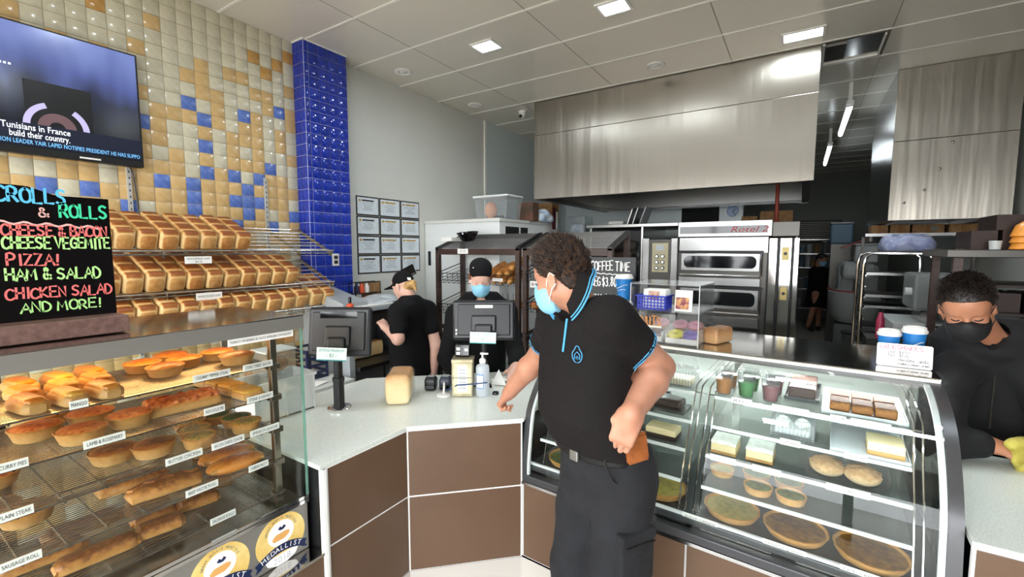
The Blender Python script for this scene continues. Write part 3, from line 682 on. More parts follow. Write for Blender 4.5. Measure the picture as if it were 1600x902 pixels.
STR = [(0, .667, .785, 'CHUNKY PEPPER STEAK'), (0, .83, .939, 'STEAK CHEESE BACON'), (1, .838, .935, 'STEAK & KIDNEY'), (1, .694, .76, 'NOODLE PIE'), (2, .711, .82, 'BACON CHEESE QUICHE'), (2, .843, .954, 'SPINACH QUICHE'), (2, .574, .681, 'BUTTER CHICKEN'), (3, .831, .904, 'CHEESE PASTY'), (3, .624, .724, 'BEEF PASTIE ROLL'), (4, .692, .776, 'SAUSAGE ROLLS'), (0, .36, .40, 'MANGO'), (1, .382, .477, 'LAMB & ROSEMARY'), (1, .215, .272, 'CURRY PIES'), (2, .205, .273, 'PLAIN STEAK'), (3, .2, .28, 'SAUSAGE ROLL')]
for s, y0, y1, tx in STR:
    z = SZ[s] + .012; p = B().box(-1.7165, -1.713, y0, y1, z - .011, z + .013).build('price_strip', 'paper', pc, False)
    obj('print', text_mesh(tx, .016, FX(-1.7125, (y0 + y1) / 2, z + .001), 'paper_print', width=(y1 - y0) * .86, depth=.0002), p)
p = B().box(CF + .0005, CF + .002, .752, .989, 1.412, 1.436).build('price_strip', 'paper', pc, False)
obj('print', text_mesh('TOMATO OR BARBECUE SAUCE AVAILABLE ON REQUEST', .013, FX(CF + .0025, .87, 1.424), 'paper_print', width=.225, depth=.0002), p)
# medallion stickers on the base
mat('gold_sticker', 'e3bf68', .4, noise=(14, 'f0d890', .35, .7)); mat('navy', '16264e', .4); mat('sticker_white', 'f6f6f4', .4); mat('crust_print', 'e0a860', .5); mat('silver_print', 'd0d0d4', .4)
for yc, lb in ((.905, 'round gold MEDALLIST pie sticker at the corner of the pie case base'), (.688, 'round gold pie sticker cut by the bottom edge of the picture')):
    t = thing('sticker', lb, 'sticker', (CF, yc, .627), 0, 'medal stickers on the pie case')
    def disc(n, r, x, m, sx=1, dz=0, dy=0):
        b = B(); b.prism([(math.cos(i * PI / 20) * r, math.sin(i * PI / 20) * r * sx) for i in range(40)], 0, .0006, FX(x, dy, dz)); b.build(n, m, t, False)
    disc('disc', .098, .0006, 'gold_sticker', .99); disc('emblem_ground', .052, .0013, 'sticker_white', .95, .022); 
    b = B(); b.prism([(-.035, -.008), (-.028, -.014), (.012, -.014), (.03, -.004), (.034, .008), (.02, .014), (-.02, .012), (-.034, .002)], 0, .0006, FX(.002, 0, .01)); b.build('pie_emblem', 'crust_print', t, False)
    b = B(); b.prism([(-.016, 0), (-.008, .01), (0, .003), (.008, .011), (.016, .002), (.006, -.006), (-.006, -.006)], 0, .0006, FX(.002, .004, .04)); b.build('leaf_emblem', 'navy', t, False)
    for k, ch in enumerate('GREAT AUSSIE MEAT PIE'):
        a = R(165 - k * 150 / 20); obj('letter', text_mesh(ch, .012, FX(.0022, .06 * math.cos(a), .022 + .06 * math.sin(a)) @ Matrix.Rotation(a - PI / 2, 4, 'Z'), 'paper_print', .0001), t) if ch != ' ' else None
    vs = []
    for i in range(13):
        u = -1 + i / 6; zz = -.055 + .022 * (1 - u * u) - .006
        vs += [(.0022, u * .082, zz - .016), (.0022, u * .082, zz + .016)]
    b = B(); b.add(vs, [(2 * i, 2 * i + 2, 2 * i + 3, 2 * i + 1) for i in range(12)])
    for s in (-1, 1): b.add([(.002, s * .08, -.08), (.002, s * .104, -.09), (.002, s * .096, -.072), (.002, s * .104, -.058), (.002, s * .08, -.045)], [(0, 1, 2, 3, 4) if s > 0 else (4, 3, 2, 1, 0)])
    b.build('ribbon', 'navy', t, False)
    for k, ch in enumerate('MEDALLIST'):
        u = (k - 4) / 4.6; zz = -.061 + .022 * (1 - u * u); obj('letter', text_mesh(ch, .027, FX(.0028, u * .082, zz) @ Matrix.Rotation(-u * .5, 4, 'Z'), 'sticker_white', .0002), t)
    vs = [(.0018, -.062, -.08)] + [(.0018, .078 * math.cos(a), -.074 + .02 * math.sin(a)) for a in [PI - i * PI / 10 for i in range(11)]]
    b = B(); b.prism([(-.07, -.05), (.07, -.05), (.055, -.078), (.02, -.092), (-.02, -.092), (-.055, -.078)], 0, .0005, FX(.0012, 0, -.012)); b.build('year_panel', 'sticker_white', t, False)
    obj('year', text_mesh('2018', .036, FX(.0019, 0, -.083), 'silver_print', .0001), t)
# ------------------------------------------------------------------ pies and pasties
def pastry(name, lo, hi, top, z0, z1, sc=18, rough=.45, spot=.5):
    """baked crust: pale at the foot of the dough, browned on top with darker blisters"""
    m, nt, bs = node_mat(name, rough)
    tc = nt.nodes.new('ShaderNodeTexCoord'); s = nt.nodes.new('ShaderNodeSeparateXYZ'); nt.links.new(tc.outputs['Object'], s.inputs[0])
    n = nt.nodes.new('ShaderNodeTexNoise'); n.inputs['Scale'].default_value = sc; n.inputs['Detail'].default_value = 5
    oi = nt.nodes.new('ShaderNodeObjectInfo'); av = nt.nodes.new('ShaderNodeVectorMath'); av.operation = 'ADD'; cx = nt.nodes.new('ShaderNodeVectorMath'); cx.operation = 'SCALE'; cx.inputs[0].default_value = (7, 5, 3); nt.links.new(oi.outputs['Random'], cx.inputs['Scale'])
    nt.links.new(tc.outputs['Object'], av.inputs[0]); nt.links.new(cx.outputs[0], av.inputs[1]); nt.links.new(av.outputs[0], n.inputs['Vector'])
    mr = nt.nodes.new('ShaderNodeMapRange'); mr.inputs[1].default_value = z0; mr.inputs[2].default_value = z1; nt.links.new(s.outputs[2], mr.inputs[0])
    ma = nt.nodes.new('ShaderNodeMath'); ma.operation = 'MULTIPLY_ADD'; ma.inputs[1].default_value = spot; nt.links.new(n.outputs[0], ma.inputs[0]); nt.links.new(mr.outputs[0], ma.inputs[2])
    su = nt.nodes.new('ShaderNodeMath'); su.operation = 'SUBTRACT'; su.inputs[1].default_value = spot * .5; nt.links.new(ma.outputs[0], su.inputs[0])
    r = nt.nodes.new('ShaderNodeValToRGB'); e = r.color_ramp.elements; e[0].position = .15; e[0].color = rgb(lo); e[1].position = 1; e[1].color = rgb(top); q = e.new(.62); q.color = rgb(hi)
    nt.links.new(su.outputs[0], r.inputs[0]); nt.links.new(r.outputs[0], bs.inputs['Base Color'])
    bp = nt.nodes.new('ShaderNodeBump'); bp.inputs['Strength'].default_value = .35; bp.inputs['Distance'].default_value = .006; nt.links.new(n.outputs[0], bp.inputs['Height']); nt.links.new(bp.outputs[0], bs.inputs['Normal'])
pastry('crust_pale', 'c89e64', 'bc8846', '965e24', 0, .05, 60, .5, .7)
pastry('lid_golden', 'c88030', 'b86a20', '78360c', .028, .05, 55, .32, 1.3)
pastry('lid_brown', 'c08038', '9c5820', '5a280e', .028, .05, 55, .35, 1.3)
pastry('lid_red', 'd09048', 'b8602a', '7a2810', .02, .06, 80, .4, 1.5)
pastry('lid_quiche', 'dcb050', 'd0a040', '565a26', .03, .045, 130, .4, 1.4)
pastry('lid_green', '5c6830', '3c4a1e', '20280e', .03, .05, 130, .5, 1.3)
pastry('lid_yellow', 'd8a448', 'c88a2c', 'a06018', .0, .05, 60, .4, 1.2)
pastry('lid_orange', 'd08430', 'c06a1c', '8c320e', .0, .05, 60, .3, 1.3)
pastry('roll_brown', 'c49252', 'b07638', '764418', .0, .04, 60, .4, 1.2)
def round_pie(r=.062, h=.04, lid='lid_golden', dome=.014, fill=False):
    t = bpy.data.objects.new('meat_pie', None); COL.objects.link(t)
    b = B(); rb = r * .74
    b.lathe([(0, 0), (rb, 0), (rb + .003, .003), (r - .003, h - .006), (r, h - .002), (r - .002, h), (r - .007, h - .001), (r - .009, h - .008 if fill else h - .003)], n=28); b.build('crust', 'crust_pale', t)
    pr = [(r - .006, h - .006 if fill else h - .002), (r * .8, h - .003 + dome * .45), (r * .5, h - .003 + dome * .85), (r * .2, h - .003 + dome), (0, h - .003 + dome)]
    b = B(); b.lathe(pr, n=28, wob=lambda a, j: 1 + .012 * math.sin(3 * a + j)); b.build('lid', lid, t)
    return t
def slab(name, lx, ly, h, m, crown=.4, nseg=10, parent=None):
    """soft rounded baked block lying on z=0, long axis x"""
    b = B(); nu, nv = 14, 16
    def fn(u, v):
        a = 2 * PI * v; ct, st = math.cos(a), math.sin(a); p = .55
        cy = math.copysign(abs(ct) ** p, ct) * ly / 2; cz = h * .5 + math.copysign(abs(st) ** (.8 if st > 0 else .35), st) * h * .5
        x = (u - .5) * 2; k = (1 - abs(x) ** 6) ** .25 if abs(x) < 1 else 0
        return (x * lx / 2, cy * (.55 + .45 * k), h * .5 + (cz - h * .5) * (.4 + .6 * k) if st > 0 else cz * (1 if k else 1))
    b.grid(fn, nu, nv, False, True)
    n0 = len(b.v); b.f.append(tuple(range(nv - 1, -1, -1))); b.f.append(tuple((nu - 1) * nv + i for i in range(nv))); b.m += [0, 0]
    return b.build(name, m, parent)
protos = {}
def pie(kind, x, y, z, label, rz=0, sc=1):
    if kind not in protos:
        if kind == 'golden': p = round_pie(.06, .036, 'lid_golden', .013)
        elif kind == 'brown': p = round_pie(.063, .04, 'lid_brown', .01)
        elif kind == 'red': p = round_pie(.063, .04, 'lid_red', .012)
        elif kind == 'quiche': p = round_pie(.055, .042, 'lid_quiche', .004, True)
        elif kind == 'green': p = round_pie(.055, .036, 'lid_green', .010, True)
        elif kind in ('roll_o', 'roll_y', 'roll_t'):
            p = bpy.data.objects.new('savoury_roll', None); COL.objects.link(p); slab('dough', .115, .06, .034, 'crust_pale', parent=p)
            mm = {'roll_o': 'lid_orange', 'roll_y': 'lid_yellow', 'roll_t': 'lid_golden'}[kind]; q = slab('topping', .105, .046, .022, mm, parent=p); q.location = (0, 0, .02)
        elif kind == 'pizza':
            p = bpy.data.objects.new('pizza_slab', None); COL.objects.link(p); s = SDF(); s.box((0, 0, .018), (.055, .11, .018), None, .012, .01); r2 = random.Random(5)
            obj('dough', s.mesh('dough', 'crust_pale', .005), p); s2 = SDF()
            s2.box((0, 0, .034), (.052, .106, .012), None, .008, .01)
            for i in range(70): s2.ell((r2.uniform(-.05, .05), r2.uniform(-.105, .105), .044), (r2.uniform(.006, .014), r2.uniform(.004, .009), .007), None, .006)
            obj('topping', s2.mesh('topping', 'lid_red', .004), p)
        elif kind == 'square':
            p = bpy.data.objects.new('square_pie', None); COL.objects.link(p); slab('crust', .10, .085, .036, 'crust_pale', parent=p); q = slab('lid', .094, .08, .014, 'lid_yellow', parent=p); q.location = (0, 0, .028)
        elif kind == 'pasty':
            p = bpy.data.objects.new('pasty', None); COL.objects.link(p); s = SDF(); s.ell((0, 0, .018), (.052, .105, .026), None, .01); s.box((0, 0, .006), (.046, .095, .006), None, .005, .02)
            obj('pastry', s.mesh('pastry', 'roll_brown', .004, cut=lambda X, Y, Z: -Z + 0 * X + 0 * Y), p)
            b = B(); b.tube([(.01 * math.sin(i * 1.3), -.095 + i * .0106, .044 - .012 * abs(i - 9) / 9) for i in range(19)], .006, 6); b.build('crimp', 'lid_brown', p)
        elif kind == 'pastyg':
            p = bpy.data.objects.new('pasty', None); COL.objects.link(p); s = SDF(); s.ell((0, 0, .018), (.055, .1, .028), None, .01); obj('pastry', s.mesh('pastry', 'lid_golden', .004, cut=lambda X, Y, Z: -Z + 0 * X + 0 * Y), p)
            b = B(); b.tube([(.03, -.09 + i * .01, .03 - .01 * abs(i - 9) / 9) for i in range(19)], .007, 6); b.build('crimp', 'crust_pale', p)
        else:  # sausage roll
            p = bpy.data.objects.new('sausage_roll', None); COL.objects.link(p); slab('pastry', .13 if kind == 'sroll' else .2, .072, .042, 'roll_brown', parent=p)
            b = B()
            for s in (-1, 1): b.tube([(s * (.060 if kind == 'sroll' else .095), -.026, .012), (s * (.064 if kind == 'sroll' else .099), 0, .022), (s * (.060 if kind == 'sroll' else .095), .026, .012)], .008, 6)
            b.build('filling', 'lid_brown', p)
        protos[kind] = (p, False)
    p, used = protos[kind]; q = p if not used else dup(p, (0, 0, 0)); protos[kind] = (p, True)
    q.location = (x, y, z + .003); q.rotation_euler = (0, 0, rz); q.scale = (sc, sc, sc); tag(q, label, 'pastry', 'pies in the heated case')
    return q
i = 0
for x, y, lb in ((-1.86, .88, 'big golden round pie at the right end of the top wire shelf'), (-2.0, .87, 'golden round pie behind the rightmost pie of the top shelf'), (-1.98, .745, 'golden round pie in the middle of the top shelf pies'), (-1.90, .655, 'golden round pie at the front of the top shelf beside the empty wire'), (-2.03, .63, 'golden round pie at the left of the top shelf pies'), (-2.098, .742, 'golden round pie at the back of the top shelf')):
    pie('golden', x, y, SZ[0], lb, i, .98 if i else 1.06); i += 1
for k, (x, y, kd, w) in enumerate(((-1.79, .455, 'roll_t', 'golden roll at the right of the front row'), (-1.93, .475, 'roll_t', 'golden roll at the right of the second row'), (-2.06, .49, 'roll_t', 'golden roll at the right of the back row'), (-1.79, .375, 'roll_y', 'yellow topped roll in the front row'), (-1.92, .395, 'roll_y', 'yellow topped roll in the second row'), (-2.05, .41, 'roll_y', 'yellow topped roll in the back row'), (-1.80, .295, 'roll_o', 'orange topped roll in the front row'), (-1.93, .31, 'roll_o', 'orange topped roll in the second row'), (-2.06, .325, 'roll_o', 'orange topped roll in the back row'), (-1.8, .20, 'roll_o', 'orange topped roll cut by the left picture edge'))):
    pie(kd, x, y, SZ[0], w + ' on the top pie shelf', R(8), 1.05)
for k, (x, y, w) in enumerate(((-1.80, .40, 'at the front left'), (-1.83, .525, 'beside the pizza slab'), (-1.94, .33, 'at the far left'), (-1.96, .46, 'behind the front pair'), (-2.07, .38, 'at the back left'))):
    pie('red', x, y, SZ[1], 'red topped round pie %s of the second shelf' % w, k * 1.3, 1.0)
pie('pizza', -1.86, .685, SZ[1], 'long pizza slab with stringy red topping on the second shelf', R(-6), 1.0)
for k, (x, y, w) in enumerate(((-1.785, .875, 'front'), (-1.89, .872, 'second'), (-1.99, .868, 'third'), (-2.08, .865, 'back'))):
    pie('square', x, y, SZ[1], '%s pie in the row of yellow square pies at the end of the second shelf' % w, R(3), .98)
for k, (x, y, w) in enumerate(((-1.91, .495, 'left'), (-1.85, .59, 'right'))): pie('brown', x, y, SZ[2], '%s one of the two browned round pies on the third shelf' % w, k, 1.04)
pie('brown', -2.0, .24, SZ[2], 'browned round pie at the left picture edge on the third shelf', 2)
for k, (x, y, w) in enumerate(((-1.79, .705, 'front'), (-1.88, .725, 'middle'), (-1.97, .745, 'back'))): pie('quiche', x, y, SZ[2], '%s quiche in the row with yellow egg filling on the third shelf' % w, k, 1.0)
pie('quiche', -1.79, .865, SZ[2], 'yellow quiche at the right end of the third shelf', 2)
for k, (x, y, w) in enumerate(((-1.885, .875, 'behind the rightmost quiche'), (-1.985, .845, 'at the back beside the quiche row'))): pie('green', x, y, SZ[2], 'dark green spinach tart %s' % w, k)
pie('pasty', -1.84, .61, SZ[3], 'long speckled pasty on the fourth shelf', R(-8), 1.05); pie('pasty', -1.97, .56, SZ[3], 'speckled pasty behind the long one on the fourth shelf', R(-8), 1)
for k, (x, y, w) in enumerate(((-1.80, .825, 'front'), (-1.9, .84, 'middle'), (-2.0, .855, 'back'))): pie('pastyg', x, y, SZ[3], '%s golden crimped pasty at the right of the fourth shelf' % w, R(-6), 1.0)
for k, (x, y, w) in enumerate(((-1.98, .30, 'front'), (-2.08, .24, 'back'))): pie('brown', x, y, SZ[3], '%s browned pie at the left picture edge on the fourth shelf' % w, k, 1.1)
for k, (x, y, kd, rz, w) in enumerate(((-1.83, .585, 'sroll', R(80), 'short sausage roll at the front of the bottom shelf'), (-1.93, .60, 'sroll', R(80), 'short sausage roll in the middle of the bottom shelf'), (-2.03, .615, 'sroll', R(80), 'short sausage roll at the back of the bottom shelf'), (-1.84, .45, 'lroll', R(85), 'long sausage roll at the front of the bottom shelf'), (-1.95, .32, 'lroll', R(85), 'long sausage roll at the left front of the bottom shelf'), (-1.90, .73, 'sroll', R(80), 'sausage roll under the price strips of the bottom shelf'), (-1.99, .82, 'sroll', R(80), 'sausage roll at the right back of the bottom shelf'), (-2.06, .44, 'lroll', R(85), 'long sausage roll at the back of the bottom shelf'))):
    if kd == 'lroll' and k == 3: x, y = -1.83, .42
    pie(kd, x, y, SZ[4], w, rz, 1.0)
# ------------------------------------------------------------------ menu board on the pie case
mat('chalk_blue', '5cc0e8', .6, emit=(None, .25)); mat('chalk_green', '3fd8a0', .6, emit=(None, .2)); mat('chalk_red', 'ee7470', .6, emit=(None, .15)); mat('chalk_lime', 'b8ec90', .6, emit=(None, .2)); mat('chalk_pink', 'e8b4ac', .6, emit=(None, .15)); mat('chalk_white', 'ecece8', .7)
for n in ('chalk_blue', 'chalk_green', 'chalk_red', 'chalk_lime', 'chalk_pink'): MATS[n].node_tree.nodes['Principled BSDF'].inputs['Emission Strength'].default_value = 0
sb = thing('menu_board', 'glossy black menu board with coloured hand lettering on a wooden foot', 'sign', (-1.86, 0, 1.4915))
B().box(-.07, .09, -.1, .525, 0, .052).build('foot', 'wood_base', sb, False, .003)
def top(y): return .425 + (.012 * math.sin((y - .1) * 9))
b = B(); ys = [-.08 + .6 * i / 24 for i in range(25)]
prof = [(y, .437 if y < .34 else .437 - .022 * min(1, (y - .34) / .06)) for y in ys]
b.prism([(-.08, .052)] + [(.52, .052)] + prof[::-1], -.004, .004, FX(.0, 0, 0)); b.build('board', 'black_gloss', sb, False)
def L(tx, y, z, w, h, m, pen=.17): hand_text(tx, h, w, FX(.0045, y, z), m, pen, 'lettering', sb)
L('SCROLLS', .255, .391, .17, .040, 'chalk_blue'); L('&', .36, .351, .028, .026, 'chalk_pink'); L('ROLLS', .405, .352, .112, .038, 'chalk_green')
b = B(); vs = []
for i in range(41):
    y = .14 + .36 * i / 40; z = .338 + .004 * math.sin(i * 1.25) - .014 * i / 40; vs += [(.005, y, z - .003), (.005, y, z + .003)]
b.add(vs, [(2 * i, 2 * i + 2, 2 * i + 3, 2 * i + 1) for i in range(40)]); b.build('wavy_line', 'chalk_pink', sb, False)
L('CHEESE & BACON', .285, .296, .228, .030, 'chalk_red'); L('CHEESE VEGEMITE', .285, .260, .232, .032, 'chalk_lime'); L('PIZZA!', .290, .212, .108, .032, 'chalk_red')
L('HAM & SALAD', .285, .170, .205, .032, 'chalk_lime'); L('CHICKEN SALAD', .282, .117, .232, .030, 'chalk_red'); L('AND MORE!', .308, .076, .178, .028, 'chalk_lime')
# ------------------------------------------------------------------ bread shelves on the tiled wall
m, nt, bs = node_mat('loaf_crust', .5)
tc = nt.nodes.new('ShaderNodeTexCoord'); s = nt.nodes.new('ShaderNodeSeparateXYZ'); nt.links.new(tc.outputs['Object'], s.inputs[0])
def mnode(op, a, b=None, c=None):
    n = nt.nodes.new('ShaderNodeMath'); n.operation = op
    for i, v in enumerate((a, b, c)):
        if v is None: continue
        if isinstance(v, (int, float)): n.inputs[i].default_value = v
        else: nt.links.new(v, n.inputs[i])
    return n.outputs[0]
oi = nt.nodes.new('ShaderNodeObjectInfo')
nz = nt.nodes.new('ShaderNodeTexNoise'); nz.inputs['Scale'].default_value = 34; nz.inputs['Detail'].default_value = 4
vv = nt.nodes.new('ShaderNodeVectorMath'); vv.operation = 'ADD'; sc1 = nt.nodes.new('ShaderNodeVectorMath'); sc1.operation = 'SCALE'; sc1.inputs[0].default_value = (9, 4, 6); nt.links.new(oi.outputs['Random'], sc1.inputs['Scale'])
nt.links.new(tc.outputs['Object'], vv.inputs[0]); nt.links.new(sc1.outputs[0], vv.inputs[1]); nt.links.new(vv.outputs[0], nz.inputs['Vector'])
lobe = mnode('ABSOLUTE', mnode('SINE', mnode('MULTIPLY', s.outputs[0], 3 * PI / .36)))
lobe = mnode('SMOOTH_MIN', mnode('MULTIPLY', lobe, 1.7), 1, .3)
zz = nt.nodes.new('ShaderNodeMapRange'); zz.interpolation_type = 'SMOOTHSTEP'; zz.inputs[1].default_value = .098; zz.inputs[2].default_value = .122; nt.links.new(s.outputs[2], zz.inputs[0])
yy = nt.nodes.new('ShaderNodeMapRange'); yy.interpolation_type = 'SMOOTHSTEP'; yy.inputs[1].default_value = .05; yy.inputs[2].default_value = .034; nt.links.new(mnode('ABSOLUTE', s.outputs[1]), yy.inputs[0])
k = mnode('MULTIPLY', mnode('MULTIPLY', lobe, zz.outputs[0]), mnode('MULTIPLY_ADD', yy.outputs[0], .8, .2))
fx = nt.nodes.new('ShaderNodeMapRange'); fx.interpolation_type = 'SMOOTHSTEP'; fx.inputs[1].default_value = .166; fx.inputs[2].default_value = .176; nt.links.new(s.outputs[0], fx.inputs[0])
fr_ = mnode('ADD', mnode('POWER', mnode('MULTIPLY', s.outputs[1], 1 / .046), 4), mnode('POWER', mnode('MULTIPLY', mnode('SUBTRACT', s.outputs[2], .052), 1 / .05), 4))
fm = nt.nodes.new('ShaderNodeMapRange'); fm.interpolation_type = 'SMOOTHSTEP'; fm.inputs[1].default_value = 1.1; fm.inputs[2].default_value = .4; nt.links.new(fr_, fm.inputs[0])
k = mnode('ADD', k, mnode('MULTIPLY', mnode('MULTIPLY', fx.outputs[0], fm.outputs[0]), .48))
k = mnode('ADD', k, mnode('MULTIPLY', mnode('SUBTRACT', nz.outputs[0], .5), .55))
k = mnode('ADD', k, mnode('MULTIPLY', mnode('SUBTRACT', oi.outputs['Random'], .5), .18))
r = nt.nodes.new('ShaderNodeValToRGB'); e = r.color_ramp.elements; e[0].position = .0; e[0].color = rgb('e6c68e'); e[1].position = 1; e[1].color = rgb('8a4a1c'); q = e.new(.3); q.color = rgb('dcae6c'); q = e.new(.62); q.color = rgb('b87434')
nt.links.new(k, r.inputs[0]); nt.links.new(r.outputs[0], bs.inputs['Base Color'])
bp = nt.nodes.new('ShaderNodeBump'); bp.inputs['Strength'].default_value = .25; bp.inputs['Distance'].default_value = .006; nt.links.new(nz.outputs[0], bp.inputs['Height']); nt.links.new(bp.outputs[0], bs.inputs['Normal'])
def loaf_mesh(Lg=.36, w=.108, h=.118, lobes=3, m='loaf_crust'):
    b = B(); nu, nv = 28, 24
    def fn(u, v):
        x = -Lg / 2 + Lg * u; a = 2 * PI * v; c, s_ = math.cos(a), math.sin(a)
        lb = abs(math.sin(PI * lobes * (x / Lg))) ** .6 if lobes else 1
        e_ = min(u, 1 - u) * Lg; k = 1 if e_ > .022 else math.sqrt(max(0, 1 - ((.022 - e_) / .022) ** 2)) * .22 + .78
        y = math.copysign(abs(c) ** .34, c) * w / 2; z = math.copysign(abs(s_) ** .42, s_)
        top = h * .5 + .008 * lb + (.006 if s_ > 0 else 0)
        zz = h * .5 + (z * top if s_ > 0 else z * h * .5)
        if s_ > 0: y *= 1 + .035 * lb
        return (x, y * k, h * .5 + (zz - h * .5) * k)
    b.grid(fn, nu, nv, False, True); b.f += [tuple(range(nv)), tuple((nu - 1) * nv + nv - 1 - i for i in range(nv))]; b.m += [0, 0]
    b.f = [f[::-1] for f in b.f]
    return b.mesh('bread_loaf', m, True, 60)
LM = loaf_mesh()
TIERS = [(-3.405, 1.728, 1.75, 8, 'top', 1.0), (-3.40, 1.460, 2.105, 12, 'middle', 1.0), (-3.37, 1.262, 2.40, 14, 'bottom', 1.0)]
SL = math.atan2(.2, .46)
for xf, zf, yend, n, nm, _ in TIERS:
    t = thing('wall_shelf', 'slanted steel rod bread shelf, %s of three on the tiled wall' % nm, 'shelf', (0, 0, 0), 0, 'bread shelves')
    yl, yr = (.2, 2.42)
    for y in (.3, 1.2, 2.12, yr - .012):
        b = B(); M = Matrix.Translation((xf, y, zf)) @ Matrix.Rotation(SL, 4, 'Y')
        b.box(-.50, .0, -.003, .003, -.022, .006, M); b.box(-.01, .03, -.004, .004, -.034, .012, M); b.build('shelf_arm', 'steel', t, False, .002)
    for i in range(7):
        u = -.47 + .43 * i / 6; x = xf + u * math.cos(SL); z = zf - u * math.sin(SL) + .002
        B().cyl((x, yl, z), (x, yr, z), .0045, n=8).build('rod', 'wire', t)
    B().cyl((xf + .012, yl, zf + .008), (xf + .012, yr + .008, zf + .008), .007, n=10).build('front_rail', 'wire', t)
    B().cyl((xf + .008, yl, zf - .014), (xf + .008, yr + .008, zf - .014), .006, n=10).build('front_rail', 'steel_plain', t)
    if nm != 'bottom':
        y0 = 1.31 if nm == 'top' else 1.36; z = zf - (.052 if nm == 'top' else .03)
        p = B().box(xf + .026, xf + .028, y0, y0 + .16, z - .024, z + .024).build('price_card', 'paper', t, False)
        obj('print', text_mesh('WHOLEMEAL LOAF' if nm == 'top' else 'WHITE SLICED LOAF', .018, FX(xf + .0285, y0 + .08, z + (.008 if nm == 'top' else 0)), 'paper_print', width=.14, depth=.0002), p)
        if nm == 'top': obj('print', text_mesh('$4.20', .018, FX(xf + .0285, y0 + .08, z - .012), 'paper_print', depth=.0002), p)
    y = yend - .056
    for i in range(n):
        if nm == 'bottom' and i == 2: y -= .02
        o = obj('bread_loaf', LM); u = -.185
        o.location = (xf + u * math.cos(SL) + .004 * math.sin(SL), y, zf - u * math.sin(SL) + .009); o.rotation_euler = (0, SL, R(rnd.uniform(-.5, .5))); o.scale = (rnd.uniform(.97, 1.02), rnd.uniform(.96, .985), rnd.uniform(.96, 1.05))
        tag(o, '%s browned tin loaf from the right end of the %s bread shelf' % (ORD[i], nm), 'bread', 'loaves on the %s bread shelf' % nm)
        y -= .1125 if not (nm == 'top' and i == 3) else .118
# power outlet on the column
t = thing('power_outlet', 'white double power outlet on the blue column', 'outlet', (CX + .006, 2.68, 1.647))
B().box(0, .01, -.036, .036, -.058, .058).build('plate', 'white_plastic', t, False, .003)
for z in (-.022, .022):
    B().box(.01, .012, -.02, .02, z - .016, z + .016).build('socket', 'steel_dark', t, False)
B().box(.01, .016, -.01, .01, -.005, .005).build('switch', 'white_plastic', t, False, .001)
# ------------------------------------------------------------------ certificates
mat('certificate_paper', 'dfe6ea', .5, noise=(30, 'd4dce2', .4, .6)); mat('gold_ink', 'b8923c', .5); mat('grey_ink', '9aa2aa', .6); mat('border_black', '1c1a18', .5)
c0 = None
RW, CN = ['top row', 'second row', 'third row', 'bottom row'], ['nearest the blue column', 'in the middle column', 'in the right hand column']
for r in range(4):
    for c in range(3):
        y = 3.065 + .305 * c; z = 2.30 - .205 * r - .01 * c * 0
        t = thing('certificate', 'pale award certificate with dark border, %s, %s' % (RW[r], CN[c]), 'certificate', (XL + .001, y, z), 0, 'award certificates')
        B().box(0, .005, .0, .296, -.2, 0).build('border', 'border_black', t, False)
        pp = B().box(.005, .0065, .012, .284, -.186, -.014).build('sheet', 'certificate_paper', t, False)
        b = B()
        rr = random.Random(r * 3 + c)
        b.box(.0065, .007, .07, .225, -.052, -.036); b.build('heading', 'gold_ink' if (r * 3 + c) % 3 else 'ink', pp, False)
        b = B()
        for k in range(6): w = rr.uniform(.03, .09); b.box(.0065, .007, .148 - w, .148 + w, -.07 - .015 * k, -.065 - .015 * k)
        b.build('text_lines', 'grey_ink', pp, False)
        b = B(); b.prism([(.014 * math.cos(i * PI / 8), .014 * math.sin(i * PI / 8)) for i in range(16)], 0, .0006, FX(.0065, .045, -.045)); b.build('seal', 'gold_ink', pp, False)
# ------------------------------------------------------------------ bread slicer and bench behind the counter
mat('grey_paint', '9fa5a8', .4); mat('grey_dark', '5c605f', .45); mat('card', 'a0794e', .8, noise=(20, '8a6640', .4, .6)); mat('card_brown', '8c6238', .85)
mat('orange_plastic', 'e0522a', .4); mat('crate_white', 'dfe3e3', .45); mat('crate_blue', '1d2546', .5)
t = thing('bread_slicer', 'grey bread slicing machine with dark blade opening behind the counter', 'machine', (0, 0, 0))
b = B(); b.box(-3.68, -3.05, 2.30, 2.36, .0, 1.26); b.box(-3.68, -3.05, 3.06, 3.12, 0, 1.26); b.box(-3.68, -3.62, 2.36, 3.06, 0, 1.26); b.box(-3.68, -3.05, 2.36, 3.06, 1.22, 1.26); b.build('housing', 'grey_paint', t, False, .006)
B().box(-3.60, -3.06, 2.36, 3.06, .02, .74).build('lower_door', 'grey_dark', t, False, .004)
B().box(-3.07, -3.05, 2.66, 2.668, .02, .74).build('door_gap', 'black_plastic', t, False)
B().box(-3.60, -3.0, 2.36, 3.06, .74, .775).build('feed_tray', 'steel_dark', t, False, .004)
B().box(-3.6, -3.10, 2.365, 3.055, 1.08, 1.2).build('blade_cover', 'steel_dark', t, False, .004)
for k in range(24): 
    b = B(); b.box(-3.5, -3.49, 2.40 + k * .027, 2.402 + k * .027, .775, 1.1); b.build('blade', 'chrome', t, False)
b = B(); b.prism([(-3.66, 1.262), (-3.12, 1.262), (-3.12, 1.30), (-3.66, 1.42)], 2.31, 2.56, Matrix(((1, 0, 0, 0), (0, 0, 1, 0), (0, 1, 0, 0), (0, 0, 0, 1)))); b.build('loading_chute', 'grey_paint', t, False, .004)
b = B(); b.ball((-3.06, 2.33, 1.285), .028); b.build('knob', 'orange_plastic', t); B().cyl((-3.06, 2.33, 1.262), (-3.06, 2.33, 1.36), .012, n=10).build('lever', 'black_plastic', t)
